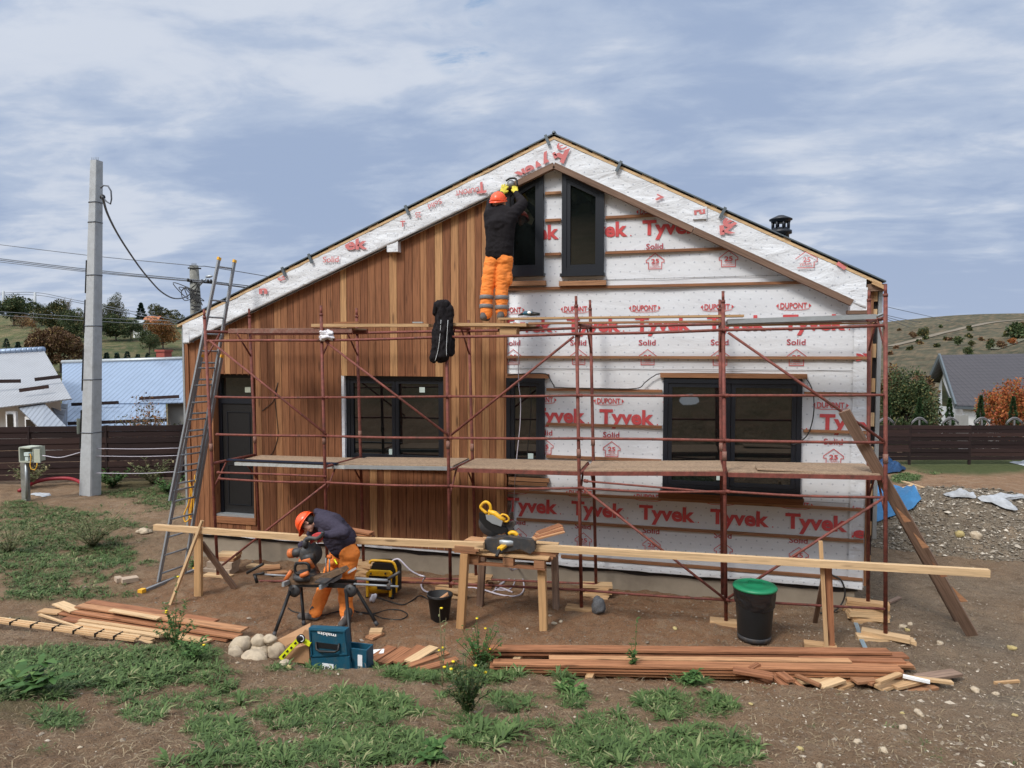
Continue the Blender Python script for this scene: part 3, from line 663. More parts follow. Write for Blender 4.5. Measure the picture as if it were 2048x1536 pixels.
mb.add([(p0.x, p0.y, -2), (p1.x, p1.y, -2), (p1.x, p1.y, p1.z+.25), (p0.x, p0.y, eA.z+.25), (p0.x-5, p0.y+3, -2), (p1.x-5, p1.y+3, -2), (p1.x-5, p1.y+3, p1.z+.3), (p0.x-5, p0.y+3, eA.z)], [(0, 1, 2, 3), (1, 5, 6, 2), (5, 4, 7, 6), (4, 0, 3, 7)])
mb.obj('wall', M['render'], hA)
for (u0, v0, u1, v1) in ((14, 825, 34, 862), (52, 836, 78, 864)):
    P = [D(u, v, 26.3) for u, v in ((u0, v0), (u1, v0), (u1, v1), (u0, v1))]
    wn = MB().beam((P[0]+P[3])/2, (P[1]+P[2])/2, .12, (P[0]-P[3]).length+.12).obj('window', M['white'], hA)
    MB().beam((P[0]+P[3])/2+Vector((.1, -.05, 0)), (P[1]+P[2])/2+Vector((-.1, -.05, 0)), .12, (P[0]-P[3]).length-.1).obj('pane', M['glass'], wn)
quadsheet(MB(), D(85, 862, 24.2), D(140, 860, 24.4), D(88, 806, 26.2), D(36, 814, 26.2)).obj('awning', M['rooftin'], hA)
quadsheet(MB(), D(122, 850, 26.5), D(134, 850, 27), D(136, 808, 27.2), D(100, 806, 27)).obj('lean_to_roof', M['rooftin'], hA)
# B : bluish roof
hB = thing('village_house', (-14, 33, -1.4), 'low house with a long bluish corrugated roof and a brick chimney', 'house')
r0, r1 = D(124, 726, 34.5), D(420, 717, 34.5); e0, e1 = D(120, 868, 28.2), D(334, 868, 28.2); em, en = D(331, 807, 30.6), D(430, 804, 30.4)
mid0, midr = D(124, 808, 30.6), D(331, 806, 30.6)
quadsheet(MB(), mid0, en, r1, r0).obj('roof', M['roofblue'], hB)
quadsheet(MB(), e0, e1, midr, mid0).obj('lower_roof', M['roofblue'], hB)
quadsheet(MB(), r0+Vector((0, 5, -2.5)), r1+Vector((0, 5, -2.5)), r1, r0).obj('rear_roof', M['roofblue'], hB)
MB().tube([r0+Vector((0, 0, .04)), r1+Vector((0, 0, .04))], .10, 8).obj('ridge_cap', M['galv'], hB)
for (u0, v0, u1, v1, bb) in ((143, 809, 237, 805, 30.3), (279, 797, 358, 793, 30.8), (136, 847, 333, 840, 28.7)):
    MB().beam(D(u0, v0, bb-.2), D(u1, v1, bb-.2), .05, .14).obj('snow_guard', M['fencewood'], hB)
mb = MB(); q0, q1 = D(336, 840, 31), D(430, 840, 31)
mb.add([(q0.x, q0.y, -2), (q1.x, q1.y, -2), (q1.x, q1.y, en.z+.1), (q0.x, q0.y, em.z+.1), (q0.x, q0.y+3, -2), (q1.x, q1.y+3, -2), (q1.x, q1.y+3, en.z), (q0.x, q0.y+3, em.z)], [(0, 1, 2, 3), (1, 5, 6, 2), (5, 4, 7, 6), (4, 0, 3, 7)])
mb.obj('wall', M['renderg'], hB)
ch = D(328, 712, 34.8); MB().box((ch.x-.25, ch.y-.25, ch.z-1.4), (ch.x+.25, ch.y+.25, ch.z+.22)).box((ch.x-.3, ch.y-.3, ch.z+.22), (ch.x+.3, ch.y+.3, ch.z+.32)).obj('chimney', M['brick'], hB)
# tiny houses up on the left hill
def gablehouse(label, u0, u1, vr, ve, vb, b, wallm, roofm, name='village_house'):
    A, B = D(u0, vb, b), D(u1, vb, b); zr, ze = D(u0, vr, b).z, D(u0, ve, b).z; z0 = min(A.z, G0(A.x, A.y)); o = thing(name, (A.x, A.y, z0), label, 'house'); dp = (B-A).length*.6
    MB().box((A.x, A.y, z0-1), (B.x, A.y+dp, ze)).obj('wall', wallm, o)
    mb = MB(); quadsheet(mb, (A.x-.4, A.y-.5, ze-.1), (B.x+.4, A.y-.5, ze-.1), (B.x+.4, A.y+dp/2, zr), (A.x-.4, A.y+dp/2, zr)); quadsheet(mb, (B.x+.4, A.y+dp+.5, ze-.1), (A.x-.4, A.y+dp+.5, ze-.1), (A.x-.4, A.y+dp/2, zr), (B.x+.4, A.y+dp/2, zr)); mb.obj('roof', roofm, o)
    w = MB()
    for q in (.25, .65): x = A.x+(B.x-A.x)*q; w.box((x, A.y-.03, z0+(ze-z0)*.35), (x+.9, A.y+.05, z0+(ze-z0)*.8))
    w.obj('window', M['glass'], o); return o
gablehouse('small white house among the trees on the left hill', 266, 288, 640, 645, 656, 104, M['render'], M['galv'])
gablehouse('house with an orange roof above the orange tree on the left hill', 290, 318, 632, 644, 656, 108, M['render'], flat('orange_roof', (.34, .12, .05), .8, 0, .2, 3))
gablehouse('low dark roofed cabin by the pole on the left crest', 60, 84, 612, 626, 640, 130, M['renderg'], M['roofdark'])
# C : tiled house right
hC = thing('village_house', (13, 42, -1.6), 'white house with a dark tiled gable roof behind the right fence', 'house')
ra, rb_ = D(1879, 710, 44), D(2240, 704, 47); ea, eb_ = D(1911, 811, 39.5), D(2290, 822, 42)
quadsheet(MB(), ea, eb_, rb_, ra, .12).obj('roof', M['rooftile'], hC)
back = ra+(ra-ea).reflect(Vector((0, 0, 1)))*1.0; back.z = ea.z+.5
bk = D(1856, 762, 47.5); quadsheet(MB(), bk+(eb_-ea), bk, ra, rb_, .12).obj('rear_roof', M['rooftile'], hC)
MB().beam(ea+Vector((0, 0, -.05)), ra+Vector((0, 0, -.05)), .1, .32).obj('verge_board', M['roofdark'], hC)
MB().beam(bk+Vector((0, 0, -.05)), ra+Vector((0, 0, -.05)), .1, .32).obj('verge_board', M['roofdark'], hC)
MB().beam(ea+Vector((0, 0, -.12)), eb_+Vector((0, 0, -.12)), .14, .16).obj('gutter', M['roofdark'], hC)
ga, gb = ea+Vector((.55, .5, 0)), bk+Vector((.6, -.3, 0)); gc = ra+Vector((.6, .1, -.25))
mb = MB(); mb.add([(ga.x, ga.y, -2.5), (gb.x, gb.y, -2.5), (gb.x, gb.y, gb.z-.2), gc, (ga.x, ga.y, ga.z-.15)], [(0, 1, 2, 3, 4)]); 
fx = eb_+Vector((-.5, .6, 0)); mb.add([(ga.x, ga.y, -2.5), (fx.x, fx.y, -2.5), (fx.x, fx.y, fx.z-.1), (ga.x, ga.y, ga.z-.1)], [(0, 1, 2, 3)])
mb.obj('wall', M['render'], hC)
P = [D(u, v, 39.6) for u, v in ((1911, 830), (1936, 830))]
MB().beam(P[0]+Vector((0, 0, -.8)), P[1]+Vector((0, 0, -.8)), .1, 1.6).obj('carport_opening', M['renderg'], hC)
P = [D(u, v, 42.3) for u, v in ((1886, 758), (1905, 805))]
MB().add([D(1884, 757, 42.0), D(1884, 812, 42.0), D(1904, 814, 40.3), D(1902, 800, 40.6)], [(0, 1, 2, 3)]).obj('gable_window', M['glass'], hC)
# ------------------------------------------------------------------ poles and overhead lines
pb = Zp(179, 972, -.05); ptop = F(192, 322, pb.y)
o = thing('concrete_utility_pole', pb, 'tall pale concrete utility pole with slots standing in front of the left fence', 'utility pole')
ax = ptop-pb; mb = MB()
def pole_ring(t):
    c = pb+ax*t; w = .47-.22*t; d_ = .36-.14*t; q = .07
    return [c+Vector((x*w/2, y*d_/2, 0)) for x, y in ((-1, -.55), (-.55, -1), (1-.1, -1), (1, -.8), (1, .8), (.9, 1), (-.55, 1), (-1, .55))]
ts = np.linspace(-.05, 1, 22); rings = [pole_ring(t) for t in ts]
vs = [p for r_ in rings for p in r_]; mb.add(vs, [(i*8+k, i*8+(k+1) % 8, (i+1)*8+(k+1) % 8, (i+1)*8+k) for i in range(21) for k in range(8)]+[tuple(range(21*8, 22*8))])
mb.obj('shaft', M['poleconc'], o)
for t0, t1 in ((.12, .24), (.30, .43), (.48, .58), (.60, .70)):
    a, b_ = pb+ax*t0, pb+ax*t1; f = lambda c, t: c+Vector((-(.47-.22*t)/2*.76, -(.36-.14*t)/2*.80, 0))
    MB().beam(f(a, t0), f(b_, t1), .075-.03*t0, .02, (.7, -1, 0)).obj('slot', M['black'], o)
for t in (.17, .335, .50, .655, .815, .875):
    w = .47-.22*t; d_ = .36-.14*t; c = pb+ax*t
    MB().tube([c+Vector((x*w/2*1.03, y*d_/2*1.05, 0)) for x, y in ((-1, .5), (-1, -.55), (-.55, -1), (.95, -1), (1, .8), (-.5, 1), (-1, .5))], .014, 5).obj('steel_band', M['wire'], o)
mb = MB()
for k in range(5): q = ptop+Vector((-.09+.045*k, -.04+.02*(k % 3), 0)); mb.tube([q, q+Vector((0, 0, .09))], .008, 4)
mb.obj('rebar_ends', M['wire'], o)
MB().box(tuple(F(154, 868, pb.y-.22)), tuple(F(167, 836, pb.y)+Vector((0, .02, 0)))).obj('junction_box', M['boxgrey'], o)
ey = F(205, 394, pb.y-.1); MB().ell(ey, (.07, .07, .07)).obj('cable_clamp', M['black'], o)
MB().tube([F(u, v, pb.y-.12) for u, v in ((201, 376), (207, 371), (216, 372), (222, 382), (223, 398), (221, 408), (213, 403), (205, 394))], .02, 6).obj('cable_loop', M['wire'], o)
def cable(name, pts, r, label, mat='wire', cat='cable', group=None): return MB().tube(pts, r, 6).obj(name, M[mat], None, None, label=label, cat=cat, group=group)
p2 = D(392, 640, 33)
sag = [(205, 394), (216, 430), (240, 476), (276, 530), (300, 560), (322, 583), (345, 596), (365, 596), (381, 588)]
cable('service_cable', smooth_pts([D(u, v, 16.6+(33-16.6)*i/8) for i, (u, v) in enumerate(sag)]), .03, 'thick sagging cable strung between the two utility poles')
p2o = thing('old_concrete_pole', (p2.x, p2.y, -1.2), 'weathered stubby concrete pole with street lamp and tangled wires', 'utility pole')
a, b_ = D(395, 690, 33), D(388, 531, 33)
MB().tube([Vector((a.x, a.y, -1.5)), a, b_], [.32, .30, .20], 8).obj('shaft', M['oldconc'], p2o)
mb = MB()
for k in range(5): q = b_+Vector((-.12+.06*k, 0, 0)); mb.tube([q, q+Vector((0, 0, .12))], .015, 4)
mb.obj('rebar_ends', M['wire'], p2o)
MB().tube([D(375, 562, 32.8), D(424, 566, 32.8)], .05, 6).obj('cross_arm', M['cable'], p2o)
MB().tube([D(376, 536, 32.8), D(402, 537, 32.8)], .04, 6).obj('cross_arm', M['cable'], p2o)
lm = MB().tube([D(398, 572, 32.8), D(412, 557, 32.8)], .04, 6).obj('lamp_arm', M['galv'], p2o)
MB().ell(D(418, 553, 32.8), (.2, .1, .07), Matrix.Rotation(-.1, 3, 'Y')).obj('lamp_head', M['galv'], p2o)
for k, u0 in enumerate((376, 381, 395, 404, 416, 422)): MB().ell(D(u0, 562 if k else 560, 32.75), (.06, .06, .09), n=8, m=6).obj('insulator', M['cable'], p2o)
for k in range(7):
    rd = random.Random(k); s0 = D(384+rd.uniform(-4, 16), 575+rd.uniform(0, 10), 32.6)
    pts = [s0]+[D(390+rd.uniform(-10, 20) if k > 2 else 372+rd.uniform(-28, 10), 575+rd.uniform(-14, 36), 32.6) for _ in range(3)]+[D(395+rd.uniform(-5, 5), 595+rd.uniform(0, 18), 32.6)]
    MB().tube(smooth_pts(pts, 6), .022, 5).obj('wire_loop', M['cable'], p2o)
for k, v in enumerate((581, 588, 596, 611, 618)): MB().tube([D(383, v, 32.65), D(400, v+3, 32.65)], .04, 5).obj('clamp_band', M['cable'], p2o)
for i, (v0, v1, v2, r) in enumerate(((489, 531, 551, .016), (517, 559, 566, .022), (520, 562, 571, .022), (524, 563, 574, .016))):
    pl = smooth_pts([D(-60, v0-7, 40), D(180, (v0+v1)/2+1, 36), D(383, v1, 32.8), D(440, v1+6, 33.5), D(700, v2+30, 38)], 5)
    cable('overhead_line', pl, r*1.25, 'overhead wire running across the left sky, %s' % ('highest of the four', 'upper wire of the close bundle', 'middle wire of the close bundle', 'lowest wire of the close bundle')[i], group='overhead wires at the left')
for i, (v0, v1, v2) in enumerate(((587, 600, 642), (590, 604, 648))):
    cable('hill_line', smooth_pts([D(-20, v0, 125), D(70, v0-2 if i == 0 else v0, 120), D(150, v1, 110), D(360, v2, 90)], 5), .05, 'thin power line on the left hill, %s' % ('upper', 'lower')[i], group='power lines on the left hill')
for i, dv in enumerate((0, 7)):
    cable('hill_line', smooth_pts([D(-20, 622+dv, 90), D(200, 636+dv, 85), D(350, 642+dv, 80)], 5), .035, 'dark wire crossing in front of the hill trees, %s of two' % ('upper', 'lower')[i], group='dark wires across the hill trees')
for i, (v0, v1, u1) in enumerate(((614, 642, 1900), (631, 645, 1840), (635, 650, 1830), (639, 655, 1820))):
    cable('valley_line', smooth_pts([D(1700, v0-18, 120), D(1775, v0, 130), D(u1, v1, 170)], 5), .055, 'thin power line over the right hill crest, %s of four' % ('highest', 'second', 'third', 'lowest')[i], group='power lines over the right hill')
for i in range(4):
    cable('valley_line', smooth_pts([D(1900+i*6, 658+i*2, 170), D(1980, 668+i*3.2, 160), D(2060, 677+i*3.5, 150)], 4), .045, 'pale wire crossing the right hill toward the frame edge, number %s from the top' % ('one', 'two', 'three', 'four')[i], group='pale wires on the right hill')
for u, vt, vb, lab in ((7, 582, 604, 'thin dark pole at the far left of the crest'), (70, 585, 632, 'thin pole carrying the power line on the left hill')):
    a = D(u, vb+14, 119); MB().tube([a, D(u, vt, 119)], [.28, .2], 6).obj('power_pole', M['poleconc'], None, None, label=lab, cat='utility pole')
# ------------------------------------------------------------------ things along the left fence
eb = D(62, 910, 17.8); eo = thing('meter_box', (eb.x, eb.y, -.15), 'grey electric meter box with open door on a short post by the left fence', 'meter box')
def pbox(u0, v0, u1, v1, b, dep, mb=None, mi=0):
    a, c = D(u0, v1, b), D(u1, v0, b); return (mb or MB()).box((a.x, a.y, a.z), (c.x, a.y+dep, c.z), mi)
mb = pbox(38, 895, 41, 924, 17.6, .35); pbox(65, 895, 67, 924, 17.6, .35, mb); pbox(38, 894, 67, 896.5, 17.6, .35, mb); pbox(38, 922, 67, 924.5, 17.6, .35, mb); q = D(38, 924, 17.6); mb.box((q.x, q.y+.33, q.z), (q.x+.37, q.y+.36, q.z+.38)); mb.obj('case', M['boxgrey'], eo)
pbox(68, 898, 84, 925, 17.3, .03).obj('door', M['boxgrey'], eo)
mb = pbox(48, 905, 60, 912, 17.55, .12); pbox(50, 914, 58, 921, 17.55, .1, mb); mb.obj('meter', M['paper'], eo)
MB().tube([D(u, v, 17.5) for u, v in ((60, 908), (62, 914), (60, 930), (62, 938), (70, 940), (74, 932), (74, 926))], .012, 5).obj('wire', M['ropeyel'], eo)
a = D(44, 925, 17.75); MB().box((a.x-.06, a.y, -.4), (a.x+.1, a.y+.12, a.z+.1)).obj('post', M['oldconc'], eo)
a = D(52, 924, 17.65); MB().tube([a, (a.x-.02, a.y, -.2)], .03, 8).obj('conduit', M['galv'], eo)
def gpts(uv, lift): return [ground_pt(u, v, lift) for u, v in uv]
MB().tube(smooth_pts([ground_pt(38, 985, .04), ground_pt(75, 974, .10)+Vector((0, 0, .06)), ground_pt(115, 972, .1)+Vector((0, 0, .12)), ground_pt(150, 973, .1)+Vector((0, 0, .09)), ground_pt(184, 983, .03)], 6), .05, 10).obj('corrugated_pipe', M['red'], None, None, label='red flexible pipe arching over the ground at the foot of the pole', cat='pipe')
cable('garden_wire', smooth_pts([D(85, 911, 17.2), D(120, 915, 17.2), D(160, 905, 17.0)], 5), .012, 'light cable from the meter box to the concrete pole', 'hose')
for i, (v0, v1) in enumerate(((897, 896), (912, 911), (946, 943))): cable('fence_wire', smooth_pts([D(192, v0, 18.5), D(280, v0+1, 18.6), D(362, v1, 18.7)], 4), .010, 'thin wire stretched along the left fence, %s of three' % ('top', 'middle', 'lowest')[i], 'hose', 'wire', 'wires along the left fence')
# ================================================================== THE HOUSE
YW = 10.90                                             # face of the membrane
XL, XR, XRG = -9.10, 2.52, -2.11
house = thing('timber_house', (-3.3, YW, -.25), 'house under construction with half timber cladding and half white printed membrane', 'house')
def top_l(x): return 7.00+(x-XRG)*(7.00-4.13)/(XRG-(-9.17))       # underside of roof deck, left pitch
def top_r(x): return 7.00-(x-XRG)*(7.00-4.62)/(2.57-XRG)
def top(x): return top_l(x) if x < XRG else top_r(x)
DOOR = (-8.58, -7.74, .55, 3.20); WL = (-5.93, -4.01, 1.70, 3.21); WM = (-2.93, -2.28, 1.74, 3.20); WR = (-.39, 1.62, 1.50, 3.24)
# plinth and side walls
MB().box((XL+.05, YW+.06, -.6), (XR-.10, YW+9, .24)).obj('plinth', M['concrete'], house)
mb = MB(); xs = np.linspace(XL+.03, XR-.06, 90)
for i in range(89):
    x0, x1 = xs[i], xs[i+1]; f = lambda x: .115-.045*mnoise.noise(Vector((x*2.1, 3, 0)))-.03*abs(mnoise.noise(Vector((x*9, 1, 0))))-(.05 if x > -2.5 else .0)
    mb.add([(x0, YW+.052, f(x0)), (x1, YW+.052, f(x1)), (x1, YW+.052, .25), (x0, YW+.052, .25)], [(0, 1, 2, 3)])
mb.obj('bitumen_strip', M['bitumen'], house)
# membrane wall : grid in between openings, gently puckered
def wall_faces(x0, x1, z0, topf, holes, st=.12):
    xs = set(np.arange(x0, x1, st).tolist()+[x0, x1]); zs = set(np.arange(z0, 7.2, st).tolist())
    for h in holes:
        xs |= {h[0], h[1]}; zs |= {h[2], h[3]}
    return sorted(x for x in xs if x0 <= x <= x1), sorted(zs)
def puck(x, z, amp=.015): return -amp*(mnoise.noise(Vector((x*1.3, z*2.6, 0)))+.5*mnoise.noise(Vector((x*3+z*2, z*4, 5))))
holesR = [WM, WR, (-2.81, -2.30, 4.86, 6.2), (-2.0, -1.33, 4.86, 6.1)]
xs, zs = wall_faces(-3.05, XR, .16, top, holesR); vid = {}; mb = MB(); mb.cur = 0
def vget(x, z):
    k = (round(x, 4), round(z, 4))
    if k not in vid: vid[k] = len(mb.v); mb.v.append((x, YW+puck(x, z), z)); mb.loc.append((x, 0, z)); mb.rnd.append(0)
    return vid[k]
for i in range(len(xs)-1):
    x0, x1 = xs[i], xs[i+1]; xm = (x0+x1)/2
    for j in range(len(zs)-1):
        z0, z1 = zs[j], zs[j+1]; zm = (z0+z1)/2
        if any(h[0] < xm < h[1] and h[2] < zm < h[3] for h in holesR): continue
        ta, tb = top(x0), top(x1)
        if z0 >= min(ta, tb): continue
        mb.f.append((vget(x0, z0), vget(x1, z0), vget(x1, min(z1, tb)), vget(x0, min(z1, ta)))); mb.mi.append(0); mb.sm.append(True)
wrapo = mb.obj('membrane_wall', M['wrap'], house)
# dark backing behind everything, with the rear and side walls
mb = MB(); mb.prism([(XL+.04, .1), (XR-.05, .1), (XR-.05, top_r(XR)-.05), (XRG, 6.9), (XL+.04, top_l(XL)-.05)], YW+.22, YW+9.0); mb.obj('wall_core', M['bitumen'], house)
# lower roll hem and seams
mb = MB()
for x0, x1, zt in ((-9.0, -5.0, .235), (-5.0, -2.9, .245), (-2.9, XR-.02, .19)):
    n = 30
    for i in range(n):
        a, b_ = x0+(x1-x0)*i/n, x0+(x1-x0)*(i+1)/n; f = lambda x: .02*mnoise.noise(Vector((x*3, 0, 7)))
        mb.add([(a, YW-.03+f(a), zt-.055+f(a)), (b_, YW-.03+f(b_), zt-.055+f(b_)), (b_, YW-.045, zt+.03), (a, YW-.045, zt+.03), (a, YW+.02, zt+.12), (b_, YW+.02, zt+.12)], [(0, 1, 2, 3), (3, 2, 5, 4)], True)
mb.obj('membrane_hem', M['wrapc'], house)
mb = MB()
for z, x0, x1 in ((4.77, -1.3, 1.55), (3.36, -2.9, 2.3), (1.40, -2.9, 2.3)):
    mb.box((x0, YW-.018, z-.003), (x1, YW-.014, z+.003))
mb.obj('membrane_seam', M['reflex'], wrapo)
# right corner strip of membrane wrapped round the post
nz = 60; xs = np.linspace(2.31, XR, 8); zs = np.linspace(.16, 4.45, nz); V = []; 
for z in zs:
    for x in xs: V.append((x, YW-.022-.014*(mnoise.noise(Vector((x*9, z*5, 2)))+.6*mnoise.noise(Vector((x*20, z*11, 2)))), z))
Fc = [(j*8+i, j*8+i+1, (j+1)*8+i+1, (j+1)*8+i) for j in range(nz-1) for i in range(7)]
MB().add(V, Fc, True).obj('corner_strip', M['wrapc'], house)
# ------------------------------------------------------------------ printed lettering
_tc = {}
def text2d(s, bold=.0, key=None, res=3):
    k = (s, bold)
    if k in _tc: return _tc[k]
    cu = bpy.data.curves.new('t', 'FONT'); cu.body = s; cu.size = 1; cu.offset = bold; cu.resolution_u = res; cu.fill_mode = 'FRONT'
    ob = bpy.data.objects.new('t', cu); COL.objects.link(ob); dg = bpy.context.evaluated_depsgraph_get(); dg.update()
    me = bpy.data.meshes.new_from_object(ob.evaluated_get(dg)); v = [tuple(q.co[:2]) for q in me.vertices]; f = [tuple(p.vertices) for p in me.polygons]
    COL.objects.unlink(ob); bpy.data.objects.remove(ob); bpy.data.curves.remove(cu); bpy.data.meshes.remove(me)
    a = np.array(v); _tc[k] = (a, f); return _tc[k]
def clip(vs, fs, planes):      # planes: list of ((x,z),(nx,nz)) keep side where (p-c).n > 0
    bm = bmesh.new(); b = [bm.verts.new((x, 0, z)) for x, z in vs]
    for f in fs:
        try: bm.faces.new([b[i] for i in f])
        except ValueError: pass
    for (cx, cz), (nx, nz_) in planes:
        bmesh.ops.bisect_plane(bm, geom=bm.verts[:]+bm.edges[:]+bm.faces[:], plane_co=(cx, 0, cz), plane_no=(nx, 0, nz_), clear_inner=True)
    bm.verts.index_update(); o = ([(v.co.x, v.co.z) for v in bm.verts], [tuple(v.index for v in f.verts) for f in bm.faces]); bm.free(); return o
def letters(mb, s, x, z, w, h, y, rot=0.0, bold=.02, planes=None, capref='T', surf=None, flip=False, mi=0):
    a, f = text2d(s, bold); lo = a.min(0); hi = a.max(0)
    cap = text2d(capref, bold)[0]; ch_ = cap[:, 1].max()-cap[:, 1].min(); cb = cap[:, 1].min()
    P = np.stack([(a[:, 0]-lo[0])/(hi[0]-lo[0])*w, (a[:, 1]-cb)/ch_*h], -1)
    c, s_ = math.cos(rot), math.sin(rot)
    Q = [(x+p[0]*c-p[1]*s_, z+p[0]*s_+p[1]*c) for p in P]
    if planes: Q, f = clip(Q, f, planes)
    if len(Q): mb.add([(q[0], y+(surf(q[0], q[1]) if surf else 0), q[1]) for q in Q], f, False, mi)
def strokes(mb, pts, w, y, closed=True, surf=None, mi=0, planes=None):
    n = len(pts)
    for i in range(n if closed else n-1):
        a = Vector(pts[i]); b = Vector(pts[(i+1) % n]); d = (b-a).normalized(); nn = Vector((-d.y, d.x))*w/2; e = d*w*.4
        q = [a-nn-e, b-nn+e, b+nn+e, a+nn-e]; f = [(0, 1, 2, 3)]; q = [(k.x, k.y) for k in q]
        if planes: q, f = clip(q, f, planes)
        if len(q): mb.add([(k[0], y+(surf(k[0], k[1]) if surf else 0), k[1]) for k in q], f, False, mi)
def unit(mb, x, z, what='dtsh', y=YW-.011, surf=puck, planes=None):
    if 't' in what: letters(mb, 'Tyvek', x, z, .86, .235, y, 0, .035, planes, 'T', surf); letters(mb, '.', x+.90, z, .022, .02, y, 0, .0, planes, '.', surf)
    if 'd' in what:
        letters(mb, 'DUPONT', x-.04, z+.325, .37, .085, y, 0, .022, planes, 'D', surf)
        for sx_, xx in ((1, x-.10), (-1, x+.39)):
            if z+.37 < top(xx)-.4: mb.add([(q[0], y+surf(q[0], q[1]), q[1]) for q in ((xx, z+.367), (xx+.035*sx_, z+.335), (xx+.035*sx_, z+.40))], [(0, 1, 2)])
        strokes(mb, [(x-.07, z+.325), (x+.02, z+.305), (x+.27, z+.305), (x+.36, z+.325)], .008, y, False, surf, planes=planes)
    if 's' in what: letters(mb, 'Solid', x+.06, z-.215, .26, .085, y, 0, .012, planes, 'l', surf, mi=1)
    if 'h' in what:
        cx, cz = x+.20, z-.52
        strokes(mb, [(cx-.10, cz), (cx+.10, cz), (cx+.10, cz+.10), (cx+.135, cz+.10), (cx+.135, cz+.135), (cx, cz+.24), (cx-.135, cz+.135), (cx-.135, cz+.10), (cx-.10, cz+.10)], .010, y, True, surf, planes=planes)
        letters(mb, '25', cx-.06, cz+.085, .12, .07, y, 0, .022, planes, '2', surf); letters(mb, 'YEARS', cx-.055, cz+.05, .11, .022, y, 0, .012, planes, 'Y', surf); letters(mb, 'WARRANTY', cx-.085, cz+.018, .17, .02, y, 0, .008, planes, 'W', surf)
mb = MB()
for x0, z0, ks, wh in ((-.74, 5.44, (-3, -2, -1, 0, 1), 'dtsh'), (-.84, 3.95, (-2, -1, 0, 1, 2), 'dtsh'), (-1.39, 2.48, (-1, 0, 1, 2, 3), 'dtsh'), (-.75, .97, (-2, -1, 0, 1, 2), 'dtsh')):
    for k in ks:
        x = x0+1.088*k; 
        if x < -3.1: continue
        xr = 2.315
        pl = [((xr, 0), (-1, 0))] if x+.9 > xr else None
        if z0 > 5: pl = [((XRG, 6.9), Vector((-.51, -1)).normalized()[:])] if x > -1 else None
        pl2 = (pl or [])+[((-2.98, 0), (1, 0))]
        unit(mb, x, z0, wh, planes=pl2)
pc = [((2.34, 0), (1, 0)), ((2.50, 0), (-1, 0))]
letters(mb, 'ov', 2.22, 3.50, .42, .16, YW-.045, 0, .04, pc, 'T'); letters(mb, 'aek', 2.20, .90, .55, .17, YW-.045, 0, .04, pc, 'T'); letters(mb, 'in', 2.34, 1.30, .13, .08, YW-.045, 0, .01, pc, 'T'); letters(mb, 'v', 2.40, 2.50, .2, .16, YW-.045, 0, .04, pc, 'T')
letters(mb, 'KAI', -2.78, 6.42, .34, .13, YW-.015, .42, .03)
mb.obj('membrane_print', [M['print'], M['printdark']], wrapo)
# ------------------------------------------------------------------ cladding boards
mb = MB(); x = XL+.02; YC = YW-.05
holes = [DOOR, WL]; rd = random.Random(5)
while x < -2.95:
    w = rd.choice([.118, .122, .142, .142]); x1 = min(x+w, -2.93)
    if -2.93-x < .05: break
    tcol = rd.random(); tcol = .08+.48*tcol if rd.random() < .80 else .70+.28*rd.random()
    z0 = .235; segs = [(z0, None)]
    xa, xb = x+.0025, x1-.0025
    cuts = [h for h in holes if h[0]-.02 < (xa+xb)/2 < h[1]+.02]
    spans = []; zb = z0
    for h in sorted(cuts, key=lambda h: h[2]):
        spans.append((zb, h[2]-.12 if h is DOOR else h[2]-.03)); zb = h[3]
    spans.append((zb, None))
    for (a, b_) in spans:
        ta, tb = (b_, b_) if b_ is not None else (top(xa)-.10, top(xb)-.10)
        vs = [(xa, YC, a), (xb, YC, a), (xb, YC, tb), (xa, YC, ta), (xa, YW, a), (xb, YW, a), (xb, YW, tb), (xa, YW, ta)]
        c = .004; vs2 = [(xa+c, YC, a), (xb-c, YC, a), (xb-c, YC, tb), (xa+c, YC, ta), (xa, YC+c, a), (xb, YC+c, a), (xb, YC+c, tb), (xa, YC+c, ta), (xa, YW, a), (xb, YW, a), (xb, YW, tb), (xa, YW, ta)]
        rr = min(1, max(0, tcol+rd.uniform(-.06, .06)))
        if b_ is not None and b_ < 2: rr = min(1, max(0, (.05+.3*rd.random()) if rd.random() < .68 else .7+.25*rd.random()))
        mb.add(vs2, [(0, 1, 2, 3), (4, 0, 3, 7), (1, 5, 6, 2), (8, 4, 7, 11), (5, 9, 10, 6), (0, 4, 5, 1), (4, 8, 9, 5), (3, 2, 6, 7)], False, 0, [(p[2], p[0], p[1]) for p in vs2], rr)
    x = x1
mb.obj('cladding', M['clad'], house)
MB().box((XL+.02, YW+.001, .26), (-2.93, YW+.06, 3.95)).obj('cladding_backing', M['bitumen'], house) if False else None
for nm, mt, (xa, xb, ya, za, zb) in (('corner_board', 'clad', (XL-.06, XL+.02, YW-.075, .22, 4.12)), ('edge_profile', 'galv', (XL-.10, XL-.06, YW-.085, .24, 4.12))):
    m_ = MB(); m_.box((xa, ya, za), (xb, YW+.1, zb), 0, .35, 2); m_.obj(nm, M[mt], house)
MB().box((-2.95, YW-.062, .22), (-2.915, YW+.0, top(-2.93)-.4), 0, .5, 2).obj('edge_batten', M['clad'], house)
